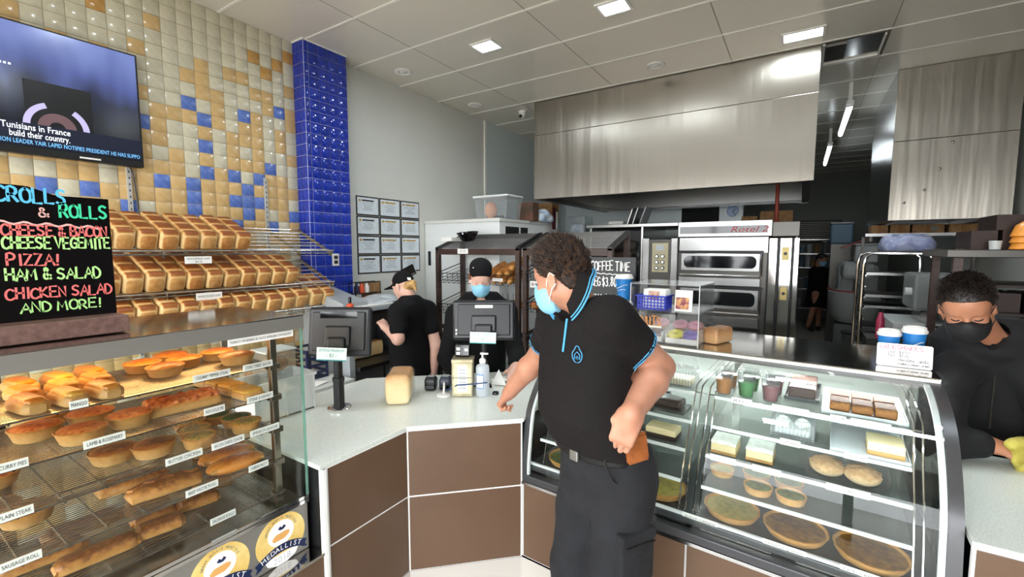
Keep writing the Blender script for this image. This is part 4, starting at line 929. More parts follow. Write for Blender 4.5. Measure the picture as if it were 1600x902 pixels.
o = obj('bread_loaf', LM); o.location = (-3.28, 2.63, .778); o.rotation_euler = (0, 0, R(88)); o.scale = (1, 1, 1.05); tag(o, 'brown tin loaf lying in the slicing machine', 'bread')
# bags and papers on top of the slicer
mat('bag', 'd8dde0', .25, noise=(12, 'b9c0c6', .4, .6), bump=(30, .6, .01))
s = SDF(); s.ell((-3.30, 2.80, 1.275), (.2, .2, .03), None, .02); s.ell((-3.36, 2.92, 1.285), (.16, .12, .035), None, .03); s.ell((-3.18, 2.7, 1.272), (.1, .12, .02), None, .02)
tag(obj('plastic_bag', s.mesh('plastic_bag', 'bag', .01, cut=lambda X, Y, Z: 1.264 - Z + 0 * X + 0 * Y)), 'crumpled clear plastic bags heaped on the slicing machine', 'bag')
b = B(); b.box(-3.16, -3.06, 2.42, 2.8, 1.262, 1.27); tag(b.build('paper_pad', 'paper', None, False), 'white paper pad on the front edge of the slicing machine', 'paper')
b = B(); M = Matrix.Translation((-3.62, 3.0, 1.262)) @ Matrix.Rotation(R(-12), 4, 'Y'); b.box(0, .012, -.1, .14, 0, .16, M); tag(b.build('card_sheet', 'card', None, False), 'upright cardboard sheet leaning behind the slicing machine', 'cardboard')
t = thing('wire_stand', 'small wire stand with bottles below the certificates', 'stand', (-3.66, 2.80, 1.262))
b = B(); b.tube([(0, -.02, 0), (0, -.02, .16), (.02, .28, .16), (.02, .28, 0)], .006); b.tube([(.1, -.02, 0), (.1, -.02, .16), (.1, .28, .16), (.1, .28, 0)], .006); b.build('frame', 'black_metal', t)
b = B(); b.box(0, .1, -.02, .28, .05, .056); b.build('tray', 'black_metal', t, False)
for k in range(3): B().lathe([(0, 0), (.025, 0), (.026, .06), (.012, .08), (.011, .1), (0, .1)], (.05, .03 + .06 * k, .057), 12).build('bottle', ('crate_blue', 'orange_plastic', 'white_plastic')[k], t)
t = thing('display_arm', 'small black tilted display on a post behind the assistant head', 'display', (-3.16, 3.06, 1.262))
B().cyl((0, 0, 0), (0, 0, .22), .012, n=10).build('post', 'black_metal', t); B().box(-.05, .05, -.05, .05, 0, .012).build('foot', 'black_metal', t, False)
M = Matrix.Translation((0, 0, .26)) @ Matrix.Rotation(R(33), 4, 'Z') @ Matrix.Rotation(R(-28), 4, 'Y') @ Matrix.Rotation(R(-30), 4, 'X'); B().box(-.085, .085, -.012, .012, -.055, .055, M).build('screen', 'black_gloss', t, False, .006); B().box(-.04, .04, .012, .03, -.03, .03, M).build('back_cover', 'black_plastic', t, False, .004)
# bench left of the slicer
t = thing('back_bench', 'low pale bench with scattered paper beside the slicing machine', 'bench', (0, 0, 0))
B().box(-3.55, -2.94, 1.1, 2.26, .69, .72).build('top', 'worktop_white', t, False, .003)
for x, y in ((-3.5, 1.15), (-2.99, 1.15), (-3.5, 2.21), (-2.99, 2.21)): B().box(x - .03, x + .03, y - .03, y + .03, 0, .69).build('leg', 'steel_dark', t, False)
B().box(-3.5, -2.99, 1.15, 2.2, .3, .32).build('lower_shelf', 'steel_dark', t, False)
tag(B().box(-3.5, -3.28, 1.70, 1.98, .721, .95).build('carton', 'card_brown', None, False, .003), 'brown carton on the low bench below the bread shelves', 'carton')
t = thing('crate', 'dark blue plastic crate on the low bench', 'crate', (-3.3, 2.1, .721)); b = B()
b.box(-.12, .12, -.09, .09, 0, .01)
for z in (.04, .10, .16, .22): b.box(-.12, .12, -.09, -.084, z, z + .02); b.box(-.12, .12, .084, .09, z, z + .02); b.box(.114, .12, -.09, .09, z, z + .02); b.box(-.12, -.114, -.09, .09, z, z + .02)
b.build('slats', 'crate_blue', t, False)
for x, y in ((-.115, -.085), (.115, -.085), (-.115, .085), (.115, .085)): B().box(x - .008, x + .008, y - .008, y + .008, 0, .24).build('corner', 'crate_blue', t, False)
b = B(); b.quad((-3.12, 1.86, .724), (-2.98, 1.90, .722), (-3.02, 2.08, .735), (-3.16, 2.02, .726)); tag(b.build('paper_sheet', 'paper', None, False), 'creased sheet of paper on the low bench', 'paper')
# pale crate and box standing on the worktop behind the pie case
t = thing('crate', 'pale plastic crate on the worktop behind the pie case glass', 'crate', (-2.30, 1.27, .886))
b = B(); w, d, h = .10, .16, .2; b.box(-w, w, -d, d, 0, .006); b.box(-w, w, -d, -d + .006, 0, h); b.box(-w, w, d - .006, d, 0, h); b.box(-w, -w + .006, -d, d, 0, h); b.box(w - .006, w, -d, d, 0, h); b.build('walls', 'crate_white', t, False)
b = B()
for y in (-.16, -.08, 0, .08, .155): b.box(w, w + .006, y - .004, y + .004, 0, h)
b.box(w - .004, w + .012, -d - .008, d + .008, h - .016, h); b.box(-w - .012, -w + .004, -d - .008, d + .008, h - .016, h); b.box(-w, w, -d - .01, -d + .004, h - .016, h); b.box(-w, w, d - .004, d + .01, h - .016, h); b.build('rim', 'crate_white', t, False)
t = thing('food_tub', 'clear tub of pale buns standing on the crate behind the pie case', 'tub', (-2.30, 1.27, 1.10))
B().box(-.07, .07, -.08, .08, 0, .12).build('tub', 'clear_plastic', t, False, .006); B().box(-.074, .074, -.084, .084, .121, .13).build('lid', 'crate_white', t, False, .003)
B().ball((0, 0, .05), (.06, .07, .045)).build('bun', 'crust_pale', t)
# ------------------------------------------------------------------ cool room box behind the racks
mat('cool_white', 'e4e7e4', .35); mat('dark_void', '0b0b0c', .8)
t = thing('cool_room', 'white box shaped cool room with door and flat top behind the bread racks', 'cool room', (0, 0, 0))
B().box(-3.87, -2.77, 4.06, 5.45, 0, 2.05).build('body', 'cool_white', t, False, .004)
B().box(-3.87, -2.76, 4.05, 5.46, 2.05, 2.085).build('top_trim', 'wall_paint', t, False, .003)
d = B().box(-3.80, -2.95, 4.035, 4.06, .06, 1.86).build('door', 'cool_white', t, False, .006)
B().box(-3.78, -3.755, 4.015, 4.04, 1.55, 1.72).build('hinge', 'black_metal', d, False); B().box(-3.02, -2.99, 3.99, 4.036, 1.0, 1.2).build('handle', 'chrome', d, False, .004)
for y0, y1 in ((4.18, 4.46), (4.5, 4.66)): B().box(-2.775, -2.766, y0, y1, 1.87, 2.0).build('painted_shelf_opening', 'dark_void', t, False)  # flat black panels painted as the shade inside shelf holes
t = thing('storage_tub', 'clear plastic storage tub with white lid on the cool room', 'tub', (-2.95, 4.3, 2.086))
b = B(); b.prism([(-.2, -.14), (.2, -.14), (.2, .14), (-.2, .14)], 0, .004)
for (a, c), (a2, c2) in (((-.2, -.14), (.2, -.14)), ((.2, -.14), (.2, .14)), ((.2, .14), (-.2, .14)), ((-.2, .14), (-.2, -.14))): b.quad((a, c, 0), (a2, c2, 0), (a2 * 1.12, c2 * 1.12, .24), (a * 1.12, c * 1.12, .24))
b.build('tub', 'clear_plastic', t, False)
B().box(-.24, .24, -.17, .17, .24, .262).build('lid', 'crate_white', t, False, .008)
B().ball((-.1, 0, .11), (.07, .08, .1)).build('orange_bag', 'orange_soft', t) if mat('orange_soft', 'f0a880', .6) else None
B().box(-.05, .05, -.0, .06, .006, .05).build('black_pack', 'black_plastic', t, False, .005)
mat('folder_brown', '4a3a2c', .7, noise=(10, '6a4434', .4, .6)); mat('blue_bag', 'a8bcd2', .3, noise=(9, 'e4e8ec', .4, .6), bump=(25, .6, .01)); mat('maroon', '5c1e24', .6)
t = thing('folders', 'row of dark brown folders beside the storage tub', 'folders', (-2.62 - .2, 4.75, 2.086))
for k in range(5): B().box(-.11, .11, -.07 + k * .03, -.045 + k * .03, 0, .22 - .01 * (k % 2)).build('folder', 'folder_brown', t, False)
s = SDF(); 
for k in range(9): s.ell((-2.95 + .09 * (k % 3), 4.94 + .1 * (k // 3), 2.13 + .05 * (k % 2)), (.09, .09, .075), None, .02)
tag(obj('plastic_bag', s.mesh('plastic_bag', 'blue_bag', .014, cut=lambda X, Y, Z: 2.087 - Z + 0 * X + 0 * Y)), 'blue and white plastic bags heaped on the cool room', 'bag')
t = thing('carton', 'open cardboard carton with maroon cloth hanging out on the cool room', 'carton', (-2.872, 5.345, 2.086)); B().box(-.12, .12, -.1, .1, 0, .26).build('box', 'card', t, False)
B().box(.121, .13, -.09, .0, -.08, .2).build('cloth', 'maroon', t, False); B().box(.121, .135, .01, .06, -.06, .15).build('bag_corner', 'crate_white', t, False)
# ------------------------------------------------------------------ bread racks
mat('mesh_grey', '6a6a68', .4, .8); mat('basket_wire', '2c2c2e', .4, .6)
def rack(label, x0, x1, zs, y0=3.55, y1=4.0):
    t = thing('bread_rack', label, 'rack', (0, 0, 0), 0, 'brown bread racks')
    pw = .045
    for x in (x0, x1 - pw):
        B().box(x, x + pw, y0, y0 + pw, 0, 1.755).build('post', 'wood_dark', t, False, .003); B().box(x, x + pw, y1 - pw, y1, 0, 1.90).build('post', 'wood_dark', t, False, .003)
        b = B(); b.prism([(y0, 1.735), (y1, 1.885), (y1, 1.915), (y0, 1.765)], x + .002, x + pw - .002, Matrix(((0, 0, 1, 0), (1, 0, 0, 0), (0, 1, 0, 0), (0, 0, 0, 1)))); b.build('canopy_rail', 'black_metal', t, False)
        for z in (.08, .9): B().box(x + .006, x + pw - .006, y0 + pw, y1 - pw, z, z + .04).build('side_rail', 'wood_dark', t, False)
    B().box(x0 + pw, x1 - pw, y0 + .002, y0 + .03, 1.69, 1.752).build('top_rail', 'wood_dark', t, False, .002)
    B().box(x0 + pw, x1 - pw, y1 - .03, y1 - .002, 1.86, 1.9).build('top_rail', 'wood_dark', t, False, .002)
    b = B(); n = 34; m = 22; sl = lambda y: 1.757 + (y - y0) * .15 / (y1 - y0)
    for i in range(n + 1):
        x = x0 + pw + (x1 - x0 - 2 * pw) * i / n; b.cyl((x, y0, sl(y0)), (x, y1, sl(y1)), .003, n=4, caps=False)
    for j in range(m + 1):
        y = y0 + (y1 - y0) * j / m; b.cyl((x0 + pw, y, sl(y)), (x1 - pw, y, sl(y)), .003, n=4, caps=False)
    b.build('mesh_canopy', 'mesh_grey', t, False)
    for z in zs:   # a wire basket, its floor sloping towards the front
        b = B(); xa, xb = x0 + pw + .006, x1 - pw - .006; r = .0026
        P = lambda x, u, h: (x, y0 - .03 + (y1 - y0 - .02) * u, z - .10 + .10 * u + h * (1 if u < .01 or u > .99 or x in (xa, xb) else 0))
        for i in range(15):
            x = xa + (xb - xa) * i / 14; b.tube([(x, y0 - .03, z), (x, y0 - .015, z - .10), (x, y1 - .05, z + .02), (x, y1 - .05, z + .1)], r, 4, caps=False)
        for u in (0, .16, .33, .5, .66, .83, 1): y = y0 - .015 + (y1 - y0 - .035) * u; zz = z - .10 + .12 * u; b.tube([(xa, y, zz), (xb, y, zz)], r, 4, caps=False)
        for h in (.0, .035, .07): b.tube([(xa, y0 - .03 + .015 * h / .1, z - h), (xb, y0 - .03 + .015 * h / .1, z - h)], r * (2 if h == 0 else 1), 4, caps=False)
        for x in (xa, xb):
            b.tube([(x, y0 - .03, z), (x, y1 - .05, z + .1)], r * 2, 5)
            for h in (.035, .07): b.tube([(x, y0 - .025, z - h), (x, y1 - .05, z + .1 - h)], r, 4, caps=False)
        b.build('wire_basket', 'basket_wire', t, False)
    return t
r1 = rack('dark brown bread rack with wire baskets behind the masked cashier', -3.24, -2.20, (1.50, 1.18, .84, .5))
r2 = rack('dark brown bread rack with wire baskets behind the customer', -2.165, -1.30, (1.535, 1.27, .95, .62))
p = B().box(-2.93, -2.80, 3.541, 3.549, 1.70, 1.75).build('price_card', 'paper', r1, False); obj('print', text_mesh('$1.30', .03, FY(-2.865, 3.5405, 1.725), 'paper_print', depth=.0002), p)
def strip(t, x0, x1, y, z, tx, h=.03):
    p = B().box(x0, x1, y - .003, y, z, z + h).build('price_strip', 'paper', t, False); obj('print', text_mesh(tx, h * .55, FY((x0 + x1) / 2, y - .0035, z + h / 2), 'paper_print', width=(x1 - x0) * .85, depth=.0002), p)
strip(r1, -2.5, -2.36, 3.515, 1.44, 'FRENCH STICKS'); strip(r2, -2.06, -1.9, 3.515, 1.40, '$4.50', .06); strip(r2, -1.95, -1.75, 3.515, 1.19, 'CHEESE SCROLLS')
pastry('baguette', 'dca860', 'c88a40', '9c5c24', 0, .07, 16, .5, .8)
# baguettes
s = SDF(); s.cap((-.0, -.17, .03), (0, .17, .03), .028, .028, .01); s.ell((0, 0, .034), (.036, .2, .034), None, .02)
for k in range(6): s.cap((-.02, -.14 + k * .055, .068), (.02, -.115 + k * .055, .068), .006, .006, .012, '-')
BG = s.mesh('baguette', 'baguette', .007)
k = 0
for x, y, z, a in ((-2.72, 3.72, 1.45, 12), (-2.62, 3.73, 1.45, 10), (-2.52, 3.73, 1.45, 8), (-2.42, 3.73, 1.45, 6), (-2.32, 3.73, 1.45, 4), (-2.57, 3.74, 1.52, 10), (-2.46, 3.74, 1.52, 8), (-2.37, 3.75, 1.53, 6), (-2.31, 3.75, 1.585, 5), (-2.45, 3.72, 1.125, 8), (-2.34, 3.72, 1.125, 4), (-2.55, 3.72, 1.125, 6)):
    o = obj('baguette', BG); o.location = (x, y, z); o.rotation_euler = (R(15), 0, R(a)); k += 1
    tag(o, '%s golden baguette counting from the left in the %s basket of the cashier side rack' % (ORD[k - 1 if k < 10 else k - 10], 'top' if k < 10 else 'second'), 'bread', 'baguettes in the bread rack')
# scrolls and rolls in the second rack
r5 = random.Random(11)
s = SDF(); s.ell((0, 0, .03), (.055, .05, .03), None, .01)
for a in range(7): s.ell((.03 * math.cos(a * .9) * (1 - a * .08), .03 * math.sin(a * .9) * (1 - a * .08), .048), (.02, .012, .014), None, .012)
SCR = s.mesh('scroll', 'lid_red', .006); s = SDF(); s.ell((0, 0, .035), (.045, .09, .038), None, .01); ROL = s.mesh('bread_roll', 'baguette', .007)
k = 0
for row, (yy, zz) in enumerate(((3.58, 1.195), (3.69, 1.225), (3.80, 1.26))):
    for i in range(6):
        o = obj('scroll', SCR); o.location = (-2.05 + i * .122, yy, zz); o.rotation_euler = (R(15), 0, r5.uniform(0, 6))
        tag(o, '%s cheese scroll from the left in the %s row of the customer side rack' % (ORD[i], ('front', 'middle', 'back')[row]), 'pastry', 'scrolls in the bread rack')
for i in range(7):
    o = obj('bread_roll', ROL); o.location = (-2.05 + i * .107, 3.66, .90); o.rotation_euler = (R(15), 0, r5.uniform(-.1, .1)); tag(o, '%s long bread roll from the left in the lower basket of the customer side rack' % ORD[i], 'bread', 'rolls in the bread rack')
for i in range(5):
    o = obj('bread_roll', ROL); o.location = (-1.80 + i * .095, 3.68, 1.49); o.rotation_euler = (R(15), 0, r5.uniform(-.1, .1)); o.scale = (1, 1, 1.2); tag(o, '%s tall bread roll from the left in the top basket of the customer side rack' % ORD[i], 'bread', 'rolls in the bread rack')
t = thing('black_bowl', 'black plastic bowl standing on the mesh top of the bread rack', 'bowl', (-2.93, 3.72, 1.834)); t.rotation_euler = (R(12), 0, 0); B().lathe([(0, 0), (.06, 0), (.075, .01), (.115, .085), (.12, .086), (.112, .08), (.07, .014), (0, .01)], n=24, sx=1.1, sy=.8).build('bowl', 'black_gloss', t)
tag(B().box(-3.2, -3.06, 3.6, 3.8, 1.83, 1.87).build('paper_stack', 'paper', None, False, .002), 'stack of white papers on the left end of the bread rack top', 'paper')
# ------------------------------------------------------------------ deck oven and things below the hood
mat('panel_cream', 'd9cfa8', .4); mat('oven_glass', '14161a', .08); mat('red_print', 'c0202c', .5); mat('switch_gold', 'b8a468', .4, .4)
ov = thing('deck_oven', 'stainless steel deck oven with dark windows and red model lettering', 'oven', (0, 0, 0)); OY = 5.5
B().box(-1.64, -.01, OY + .05, 6.9, .12, 1.85).build('body', 'steel_dark', ov, False)
for x in (-1.55, -.12): B().box(x - .04, x + .04, OY + .1, OY + .18, 0, .12).build('foot', 'black_metal', ov, False)
for x0, x1 in ((-1.64, -1.55), (-1.30, -1.215)): B().box(x0, x1, OY, OY + .05, .12, 1.88).build('pilaster', 'steel_plain', ov, False, .01)
B().box(-1.55, -1.30, OY + .012, OY + .05, .12, 1.86).build('control_column', 'steel_dark', ov, False)
cp_ = B().box(-1.515, -1.325, OY + .004, OY + .014, 1.47, 1.82).build('control_panel', 'panel_cream', ov, False, .003)
B().box(-1.47, -1.38, OY + .001, OY + .004, 1.73, 1.80).build('display', 'crate_white', cp_, False)
for z in (1.52, 1.59, 1.66):
    for x in (-1.455, -1.385): B().cyl((x, OY + .004, z), (x, OY - .012, z), .022, n=14).build('knob', 'black_plastic', cp_); B().cyl((x, OY - .012, z), (x, OY - .015, z), .012, n=10).build('knob_cap', 'chrome', cp_)
B().box(-1.20, -.29, OY, OY + .05, 1.705, 1.88).build('fascia', 'steel_plain', ov, False, .004)
tp = B().box(-1.205, -.26, OY - .06, OY + .4, 1.885, 2.055).build('top_box', 'steel_plain', ov, False, .004)
B().box(-1.185, -.30, OY - .064, OY - .06, 1.92, 2.0).build('name_strip', 'black_gloss', tp, False)
obj('lettering', text_mesh('Rotel 2', .085, FY(-.48, OY - .066, 1.958), 'red_print', width=.36, shear=.3), tp)
B().box(-.258, -.02, OY + .0, OY + .5, 1.885, 2.03).build('flue_box', 'steel_dark', ov, False)
def rrect(x0, x1, z0, z1, r, n=6):
    P = []
    for cx, cz, a0 in ((x1 - r, z1 - r, 0), (x0 + r, z1 - r, 90), (x0 + r, z0 + r, 180), (x1 - r, z0 + r, 270)):
        for i in range(n + 1): a = R(a0 + 90 * i / n); P.append((cx + r * math.cos(a), cz + r * math.sin(a)))
    return P
for z0, z1 in ((1.50, 1.70), (1.08, 1.30), (.62, .84)):
    d = B().box(-1.175, -.36, OY - .012, OY + .03, z0, z1).build('oven_door', 'steel_plain', ov, False, .006)
    b = B(); b.prism(rrect(-1.14, -.395, z0 + .035, z1 - .03, .055), 0, .004, FY(0, OY - .0125, 0)); b.build('window', 'oven_glass', d, False)
    B().box(-1.18, -.35, OY - .05, OY - .025, z0 - .055, z0 - .035).build('handle', 'chrome', d, False, .008)
    B().box(-1.20, -.33, OY - .005, OY + .05, z1 - .0 + .004, z1 + .03).build('door_slot', 'black_metal', d, False)
    b = B(); b.tube([(-.345, OY - .02, z0 - .04), (-.345, OY - .03, z0 + .08), (-.345, OY - .02, z1)], .008, 8); b.build('lever', 'chrome', d)
for z0, z1 in ((1.335, 1.43), (.88, .99), (.42, .55)): B().box(-1.20, -.35, OY, OY + .05, z0, z1).build('ledge_panel', 'steel_plain', ov, False, .006)
for x0, x1 in ((-.285, -.205), (-.185, -.075), (-.06, -.01)): B().box(x0, x1, OY, OY + .05, .12, 1.865).build('pilaster', 'steel_mirror', ov, False, .006)
B().box(-.30, -.01, OY + .02, OY + .05, .12, 1.86).build('groove', 'black_metal', ov, False)
for z in (1.70, 1.28, .72):
    p = B().box(-.165, -.10, OY - .006, OY, z - .07, z + .07).build('switch_plate', 'switch_gold', ov, False, .003); B().cyl((-.132, OY - .006, z), (-.132, OY - .02, z), .016, n=14).build('button', 'black_plastic', p)
t = thing('prover_oven', 'black fronted baking cabinet with a steel top shelf left of the deck oven', 'oven', (0, 0, 0))
B().box(-2.34, -1.68, 5.6, 6.7, 0, 1.98).build('body', 'black_metal', t, False, .006); B().box(-2.40, -1.23, 5.55, 6.7, 2.02, 2.06).build('top_shelf', 'steel_plain', t, False, .004)
B().box(-2.30, -2.16, 5.594, 5.6, 1.93, 1.945).build('badge', 'chrome', t, False); B().box(-2.32, -1.70, 5.59, 5.6, .2, 1.86).build('door', 'black_gloss', t, False); B().box(-2.3, -2.26, 5.55, 5.59, .8, 1.3).build('handle', 'chrome', t, False, .004)
B().box(-1.68, -1.66, 5.6, 6.7, .0, 2.02).build('side_panel', 'steel', t, False); B().box(-2.36, -2.34, 5.6, 6.7, .0, 2.02).build('side_panel', 'steel', t, False)
for k, (x, w, h, a, m_) in enumerate(((-1.95, .006, .22, -18, 'steel'), (-1.88, .006, .24, -18, 'steel_plain'), (-1.79, .006, .25, -20, 'crate_white'))):
    b = B(); M = Matrix.Translation((x, 6.0, 2.061)) @ Matrix.Rotation(R(-a), 4, 'Y'); b.box(-w, w, -.15, .15, 0, h, M); tag(b.build('baking_tray', m_, None, False), '%s leaning tray on the steel shelf under the hood' % ORD[k], 'tray', 'trays under the hood')
tag(B().box(-2.22, -2.02, 5.9, 6.2, 2.061, 2.12).build('paper_stack', 'paper', None, False, .004), 'pile of white papers on the steel shelf under the hood', 'paper')
t = thing('food_tub', 'tall clear tub under the left end of the hood', 'tub', (-2.66, 5.9, 0)); B().box(-.16, .16, -.16, .16, 0, 1.96).build('stand', 'steel', t, False); B().box(-.15, .15, -.15, .15, 1.962, 2.2).build('tub', 'clear_plastic', t, False, .01); B().box(-.1, .1, -.1, .1, 1.97, 2.1).build('contents', 'blue_bag', t, False, .03)
struct(B().box(-1.72, -1.14, 7.985, 8.0, 2.12, 2.42).build('painted_opening', 'dark_void', None, False))  # flat black panel stands in for a dark opening in the wall
t = thing('wall_clock', 'round white wall clock with blue face behind the oven', 'clock', (-.94, 7.995, 2.35)); mat('clock_face', '9aaed0', .4)
def cdisc(n, r, y, th, m, par): b = B(); b.prism([(r * math.cos(i * PI / 16), r * math.sin(i * PI / 16)) for i in range(32)], 0, th, FY(0, y, 0)); return b.build(n, m, par)
cdisc('rim', .115, 0, .03, 'white_plastic', t); f = cdisc('face', .095, -.0305, .003, 'clock_face', t)
for a, l in ((60, .05), (150, .075)): b = B(); b.box(-.005, .005, -.037, -.035, 0, l, Matrix.Rotation(R(a), 4, 'Y')); b.build('hand', 'ink', f, False)
for k in range(12): b = B(); b.box(-.003, .003, -.0355, -.0335, .074, .088, Matrix.Rotation(R(30 * k), 4, 'Y')); b.build('hour_mark', 'ink', f, False)
mat('copper_red', '9c3a22', .5)
tag(B().cyl((-.265, 6.3, 2.03), (-.265, 6.3, 2.70), .022, n=12).build('pipe', 'copper_red'), 'red upright pipe between the oven top and the hood', 'pipe')
for k, (x, w, h, lb) in enumerate(((-.62, .2, .14, 'small brown carton on the left of the pair behind the oven'), (-.3, .38, .2, 'long brown carton on the right of the pair behind the oven'))): 
    t = thing('carton', lb, 'carton', (x, 7.2, 1.86)); B().box(-w / 2, w / 2, -.15, .15, 0, .2 + h).build('box', 'card', t, False, .003); B().box(-.02, .02, -.151, -.15, 0, .2 + h).build('tape', 'card_brown', t, False)
bs_ = thing('back_shelf', 'steel shelf on legs behind the deck oven under the two cartons', 'shelf', (0, 0, 0)); B().box(-.8, -.02, 6.95, 7.5, 1.84, 1.859).build('board', 'steel', bs_, False)
for x in (-.78, -.06): B().box(x - .02, x + .02, 7.4, 7.44, 0, 1.84).build('leg', 'steel', bs_, False); B().box(x - .02, x + .02, 6.96, 7.0, 0, 1.84).build('leg', 'steel', bs_, False)
# ------------------------------------------------------------------ things on the service counter
mat('screen_sign', 'e4f2f0', .5); mat('ink_teal', '3a9a9c', .6)
def pos(label, x, y, rz, w, h, zc, stand_r, sign, back=True):
    t = thing('till_screen', label, 'till', (x, y, .886), rz, 'till screens')   # local: -Y faces the shop (back of the screen)
    B().lathe([(0, 0), (.06, 0), (.062, .004), (.062, .012), (.055, .016), (.03, .017), (0, .017)], n=24).build('foot', 'chrome', t)
    H1 = zc - .886
    B().cyl((0, 0, .015), (0, 0, .17), stand_r, n=18).build('pole', 'black_plastic', t); B().cyl((0, 0, .165), (0, 0, H1 - .02), stand_r * .82, n=18).build('pole', 'black_plastic', t); B().cyl((0, 0, .155), (0, 0, .175), stand_r * 1.12, n=18).build('collar', 'dark_plastic', t)
    M = Matrix.Translation((0, .05, H1)) @ Matrix.Rotation(R(-10), 4, 'X')
    b = B(); b.box(-w / 2, w / 2, -.02, .02, -h / 2, h / 2, M); s_ = b.build('housing', 'dark_plastic', t, False, .016)
    b = B(); b.box(-w * .42, w * .42, -.032, -.02, -h * .38, h * .40, M); b.build('back_cover', 'black_plastic', t, False, .01)
    b = B(); b.box(-w * .2, w * .2, -.05, -.03, -h * .30, h * .12, M); b.build('mount', 'dark_plastic', t, False, .01)
    b = B(); b.box(-w * .14, w * .14, -.07, -.03, -h * .34, -h * .1, M); b.build('hinge', 'black_plastic', t, False, .012)
    b = B(); b.box(-w / 2 + .012, w / 2 - .012, .02, .022, -h / 2 + .012, h / 2 - .012, M); b.build('screen', 'black_gloss', t, False)
    b = B(); b.box(-.055, .055, -.0335, -.0325, h * .3, h * .3 + .018, M) if sign == 2 else b.box(-.1, .1, -.034, -.0325, h * .27, h * .27 + .035, M); b.build('badge', 'paper' if sign == 2 else 'black_gloss', t, False)
    if sign == 2:
        for k in range(2): b = B(); b.box(-w * .45, -w * .45 + .012, -.021, -.0195, -h * .36 + k * .022, -h * .36 + .012 + k * .022, M); b.build('light', 'paper', t, False)
    sg = Matrix.Translation((.0, -.075, H1 - h * .35)) @ Matrix.Rotation(R(-6), 4, 'X') @ Matrix.Rotation(R(2), 4, 'Y')
    b = B(); b.box(-.078, .078, -.002, 0, -.034, .034, sg); p = b.build('notice', 'screen_sign', t, False); SG = sg @ FY(0, -.0025, 0)
    b = B(); b.box(-.078, .078, -.0022, -.0019, -.034, -.028, sg); b.build('notice_border', 'ink_teal', p, False)
    obj('print', text_mesh('EFTPOS MINIMUM', .019, SG @ Matrix.Translation((0, .018, 0)), 'ink_teal', width=.13, depth=.0002), p); obj('print', text_mesh('- $2 -', .024, SG @ Matrix.Translation((0, -.007, 0)), 'ink_green', depth=.0002), p)
    return t
pos('black till screen back on a thick black pole beside the pie case', -2.06, 1.48, R(32), .34, .27, 1.30, .028, 1)
pos('black till screen back in front of the masked cashier', -1.62, 2.20, R(33), .39, .25, 1.305, .02, 2)
# bread loaf in a bag on the counter
o = obj('bread_loaf', loaf_mesh(.22, .13, .155, 1)); t = thing('bagged_loaf', 'square pale loaf in a clear bag on the white worktop', 'bread', (-1.90, 1.77, .887), R(-52)); o.parent = t; o.name = 'loaf'; o.location = (0, 0, .001)
pastry('loaf_pale', 'ecd8a8', 'e4c48a', 'c08c50', 0, .17, 12, .55, .7); o.data.materials[0] = MATS['loaf_pale']
s = SDF(); s.box((.0, 0, .085), (.122, .073, .084), None, .03, .01); s.ell((-.14, 0, .07), (.05, .05, .06), None, .03); obj('bag', s.mesh('bag', 'wrap', .008) if glass('wrap', 'fdfdfd', .12, 1.12, .04) else None, t)
# card readers
def reader(x, y, lb, m_):
    t = thing('card_reader', lb, 'card reader', (x, y, .886), R(33), 'card readers'); s = SDF(); s.box((0, 0, .035), (.034, .05, .033), None, .012, .01); s.box((0, -.01, .066), (.032, .035, .016), None, .012, .01); obj('body', s.mesh('body', m_, .005), t)
    B().box(-.028, .028, -.056, -.046, .012, .04).build('printer_slot', 'black_gloss', t, False, .003); B().box(-.02, .02, -.02, .012, .081, .084).build('label', 'grey_paint', t, False)
reader(-1.885, 2.01, 'dark card reader on the left of the pair behind the loaf', 'dark_plastic'); mat('navy_plastic', '2a3040', .4); reader(-1.81, 2.06, 'navy card reader on the right of the pair behind the loaf', 'navy_plastic')
b = B(); b.lathe([(0, .002), (.042, .002), (.04, .01), (.02, .014), (0, .014)], (-1.735, 1.955, .884), 20); t = thing('cable_anchor', 'white round cable holder on the worktop by the card readers', 'cable holder', (0, 0, 0)); b.build('disc', 'white_plastic', t); mat('cable_blue', '27406e', .4)
b = B(); b.tube([(-1.735, 1.955, .9), (-1.74, 1.965, .935), (-1.77, 2.0, .945), (-1.79, 2.02, .93)], .006, 6); b.build('stalk', 'white_plastic', t)
b = B(); b.tube([(-1.765, 2.005, .90), (-1.70, 1.975, .925), (-1.645, 1.97, .96), (-1.60, 1.99, .965), (-1.55, 2.03, .968), (-1.50, 2.07, .973)], .004, 6); tag(b.build('cable', 'cable_blue'), 'blue security cable looped around the tin and the sanitiser', 'cable')
# collection tin and card terminal on it
mat('tin', 'b8ae90', .35, .5, noise=(16, 'a0977a', .4, .6))
t = thing('collection_tin', 'old beige metal collection tin with a white label on the worktop', 'tin', (-1.655, 2.04, .886), R(33)); B().box(-.062, .062, -.055, .055, 0, .205).build('body', 'tin', t, False, .006); B().box(-.064, .064, -.057, .057, .2, .222).build('lid', 'tin', t, False, .004)
B().box(-.05, .05, -.0565, -.055, .02, .17).build('front_panel', 'panel_cream', t, False)
p = B().box(-.028, .03, -.058, -.0565, .03, .19).build('label', 'paper', t, False); b = B()
for k in range(7): b.box(-.02, .022, -.0585, -.058, .05 + .018 * k, .056 + .018 * k)
b.build('text_lines', 'grey_ink', p, False); B().tube([(-.063, -.058, .115), (.063, -.058, .115)], .003, 5).build('wire', 'steel', t)
t = thing('card_terminal', 'black card terminal with lit display on top of the collection tin', 'card reader', (-1.665, 2.05, 1.109), R(33)); B().box(-.045, .045, -.02, .03, 0, .075, Matrix.Rotation(R(-14), 4, 'X')).build('body', 'black_gloss', t, False, .008)
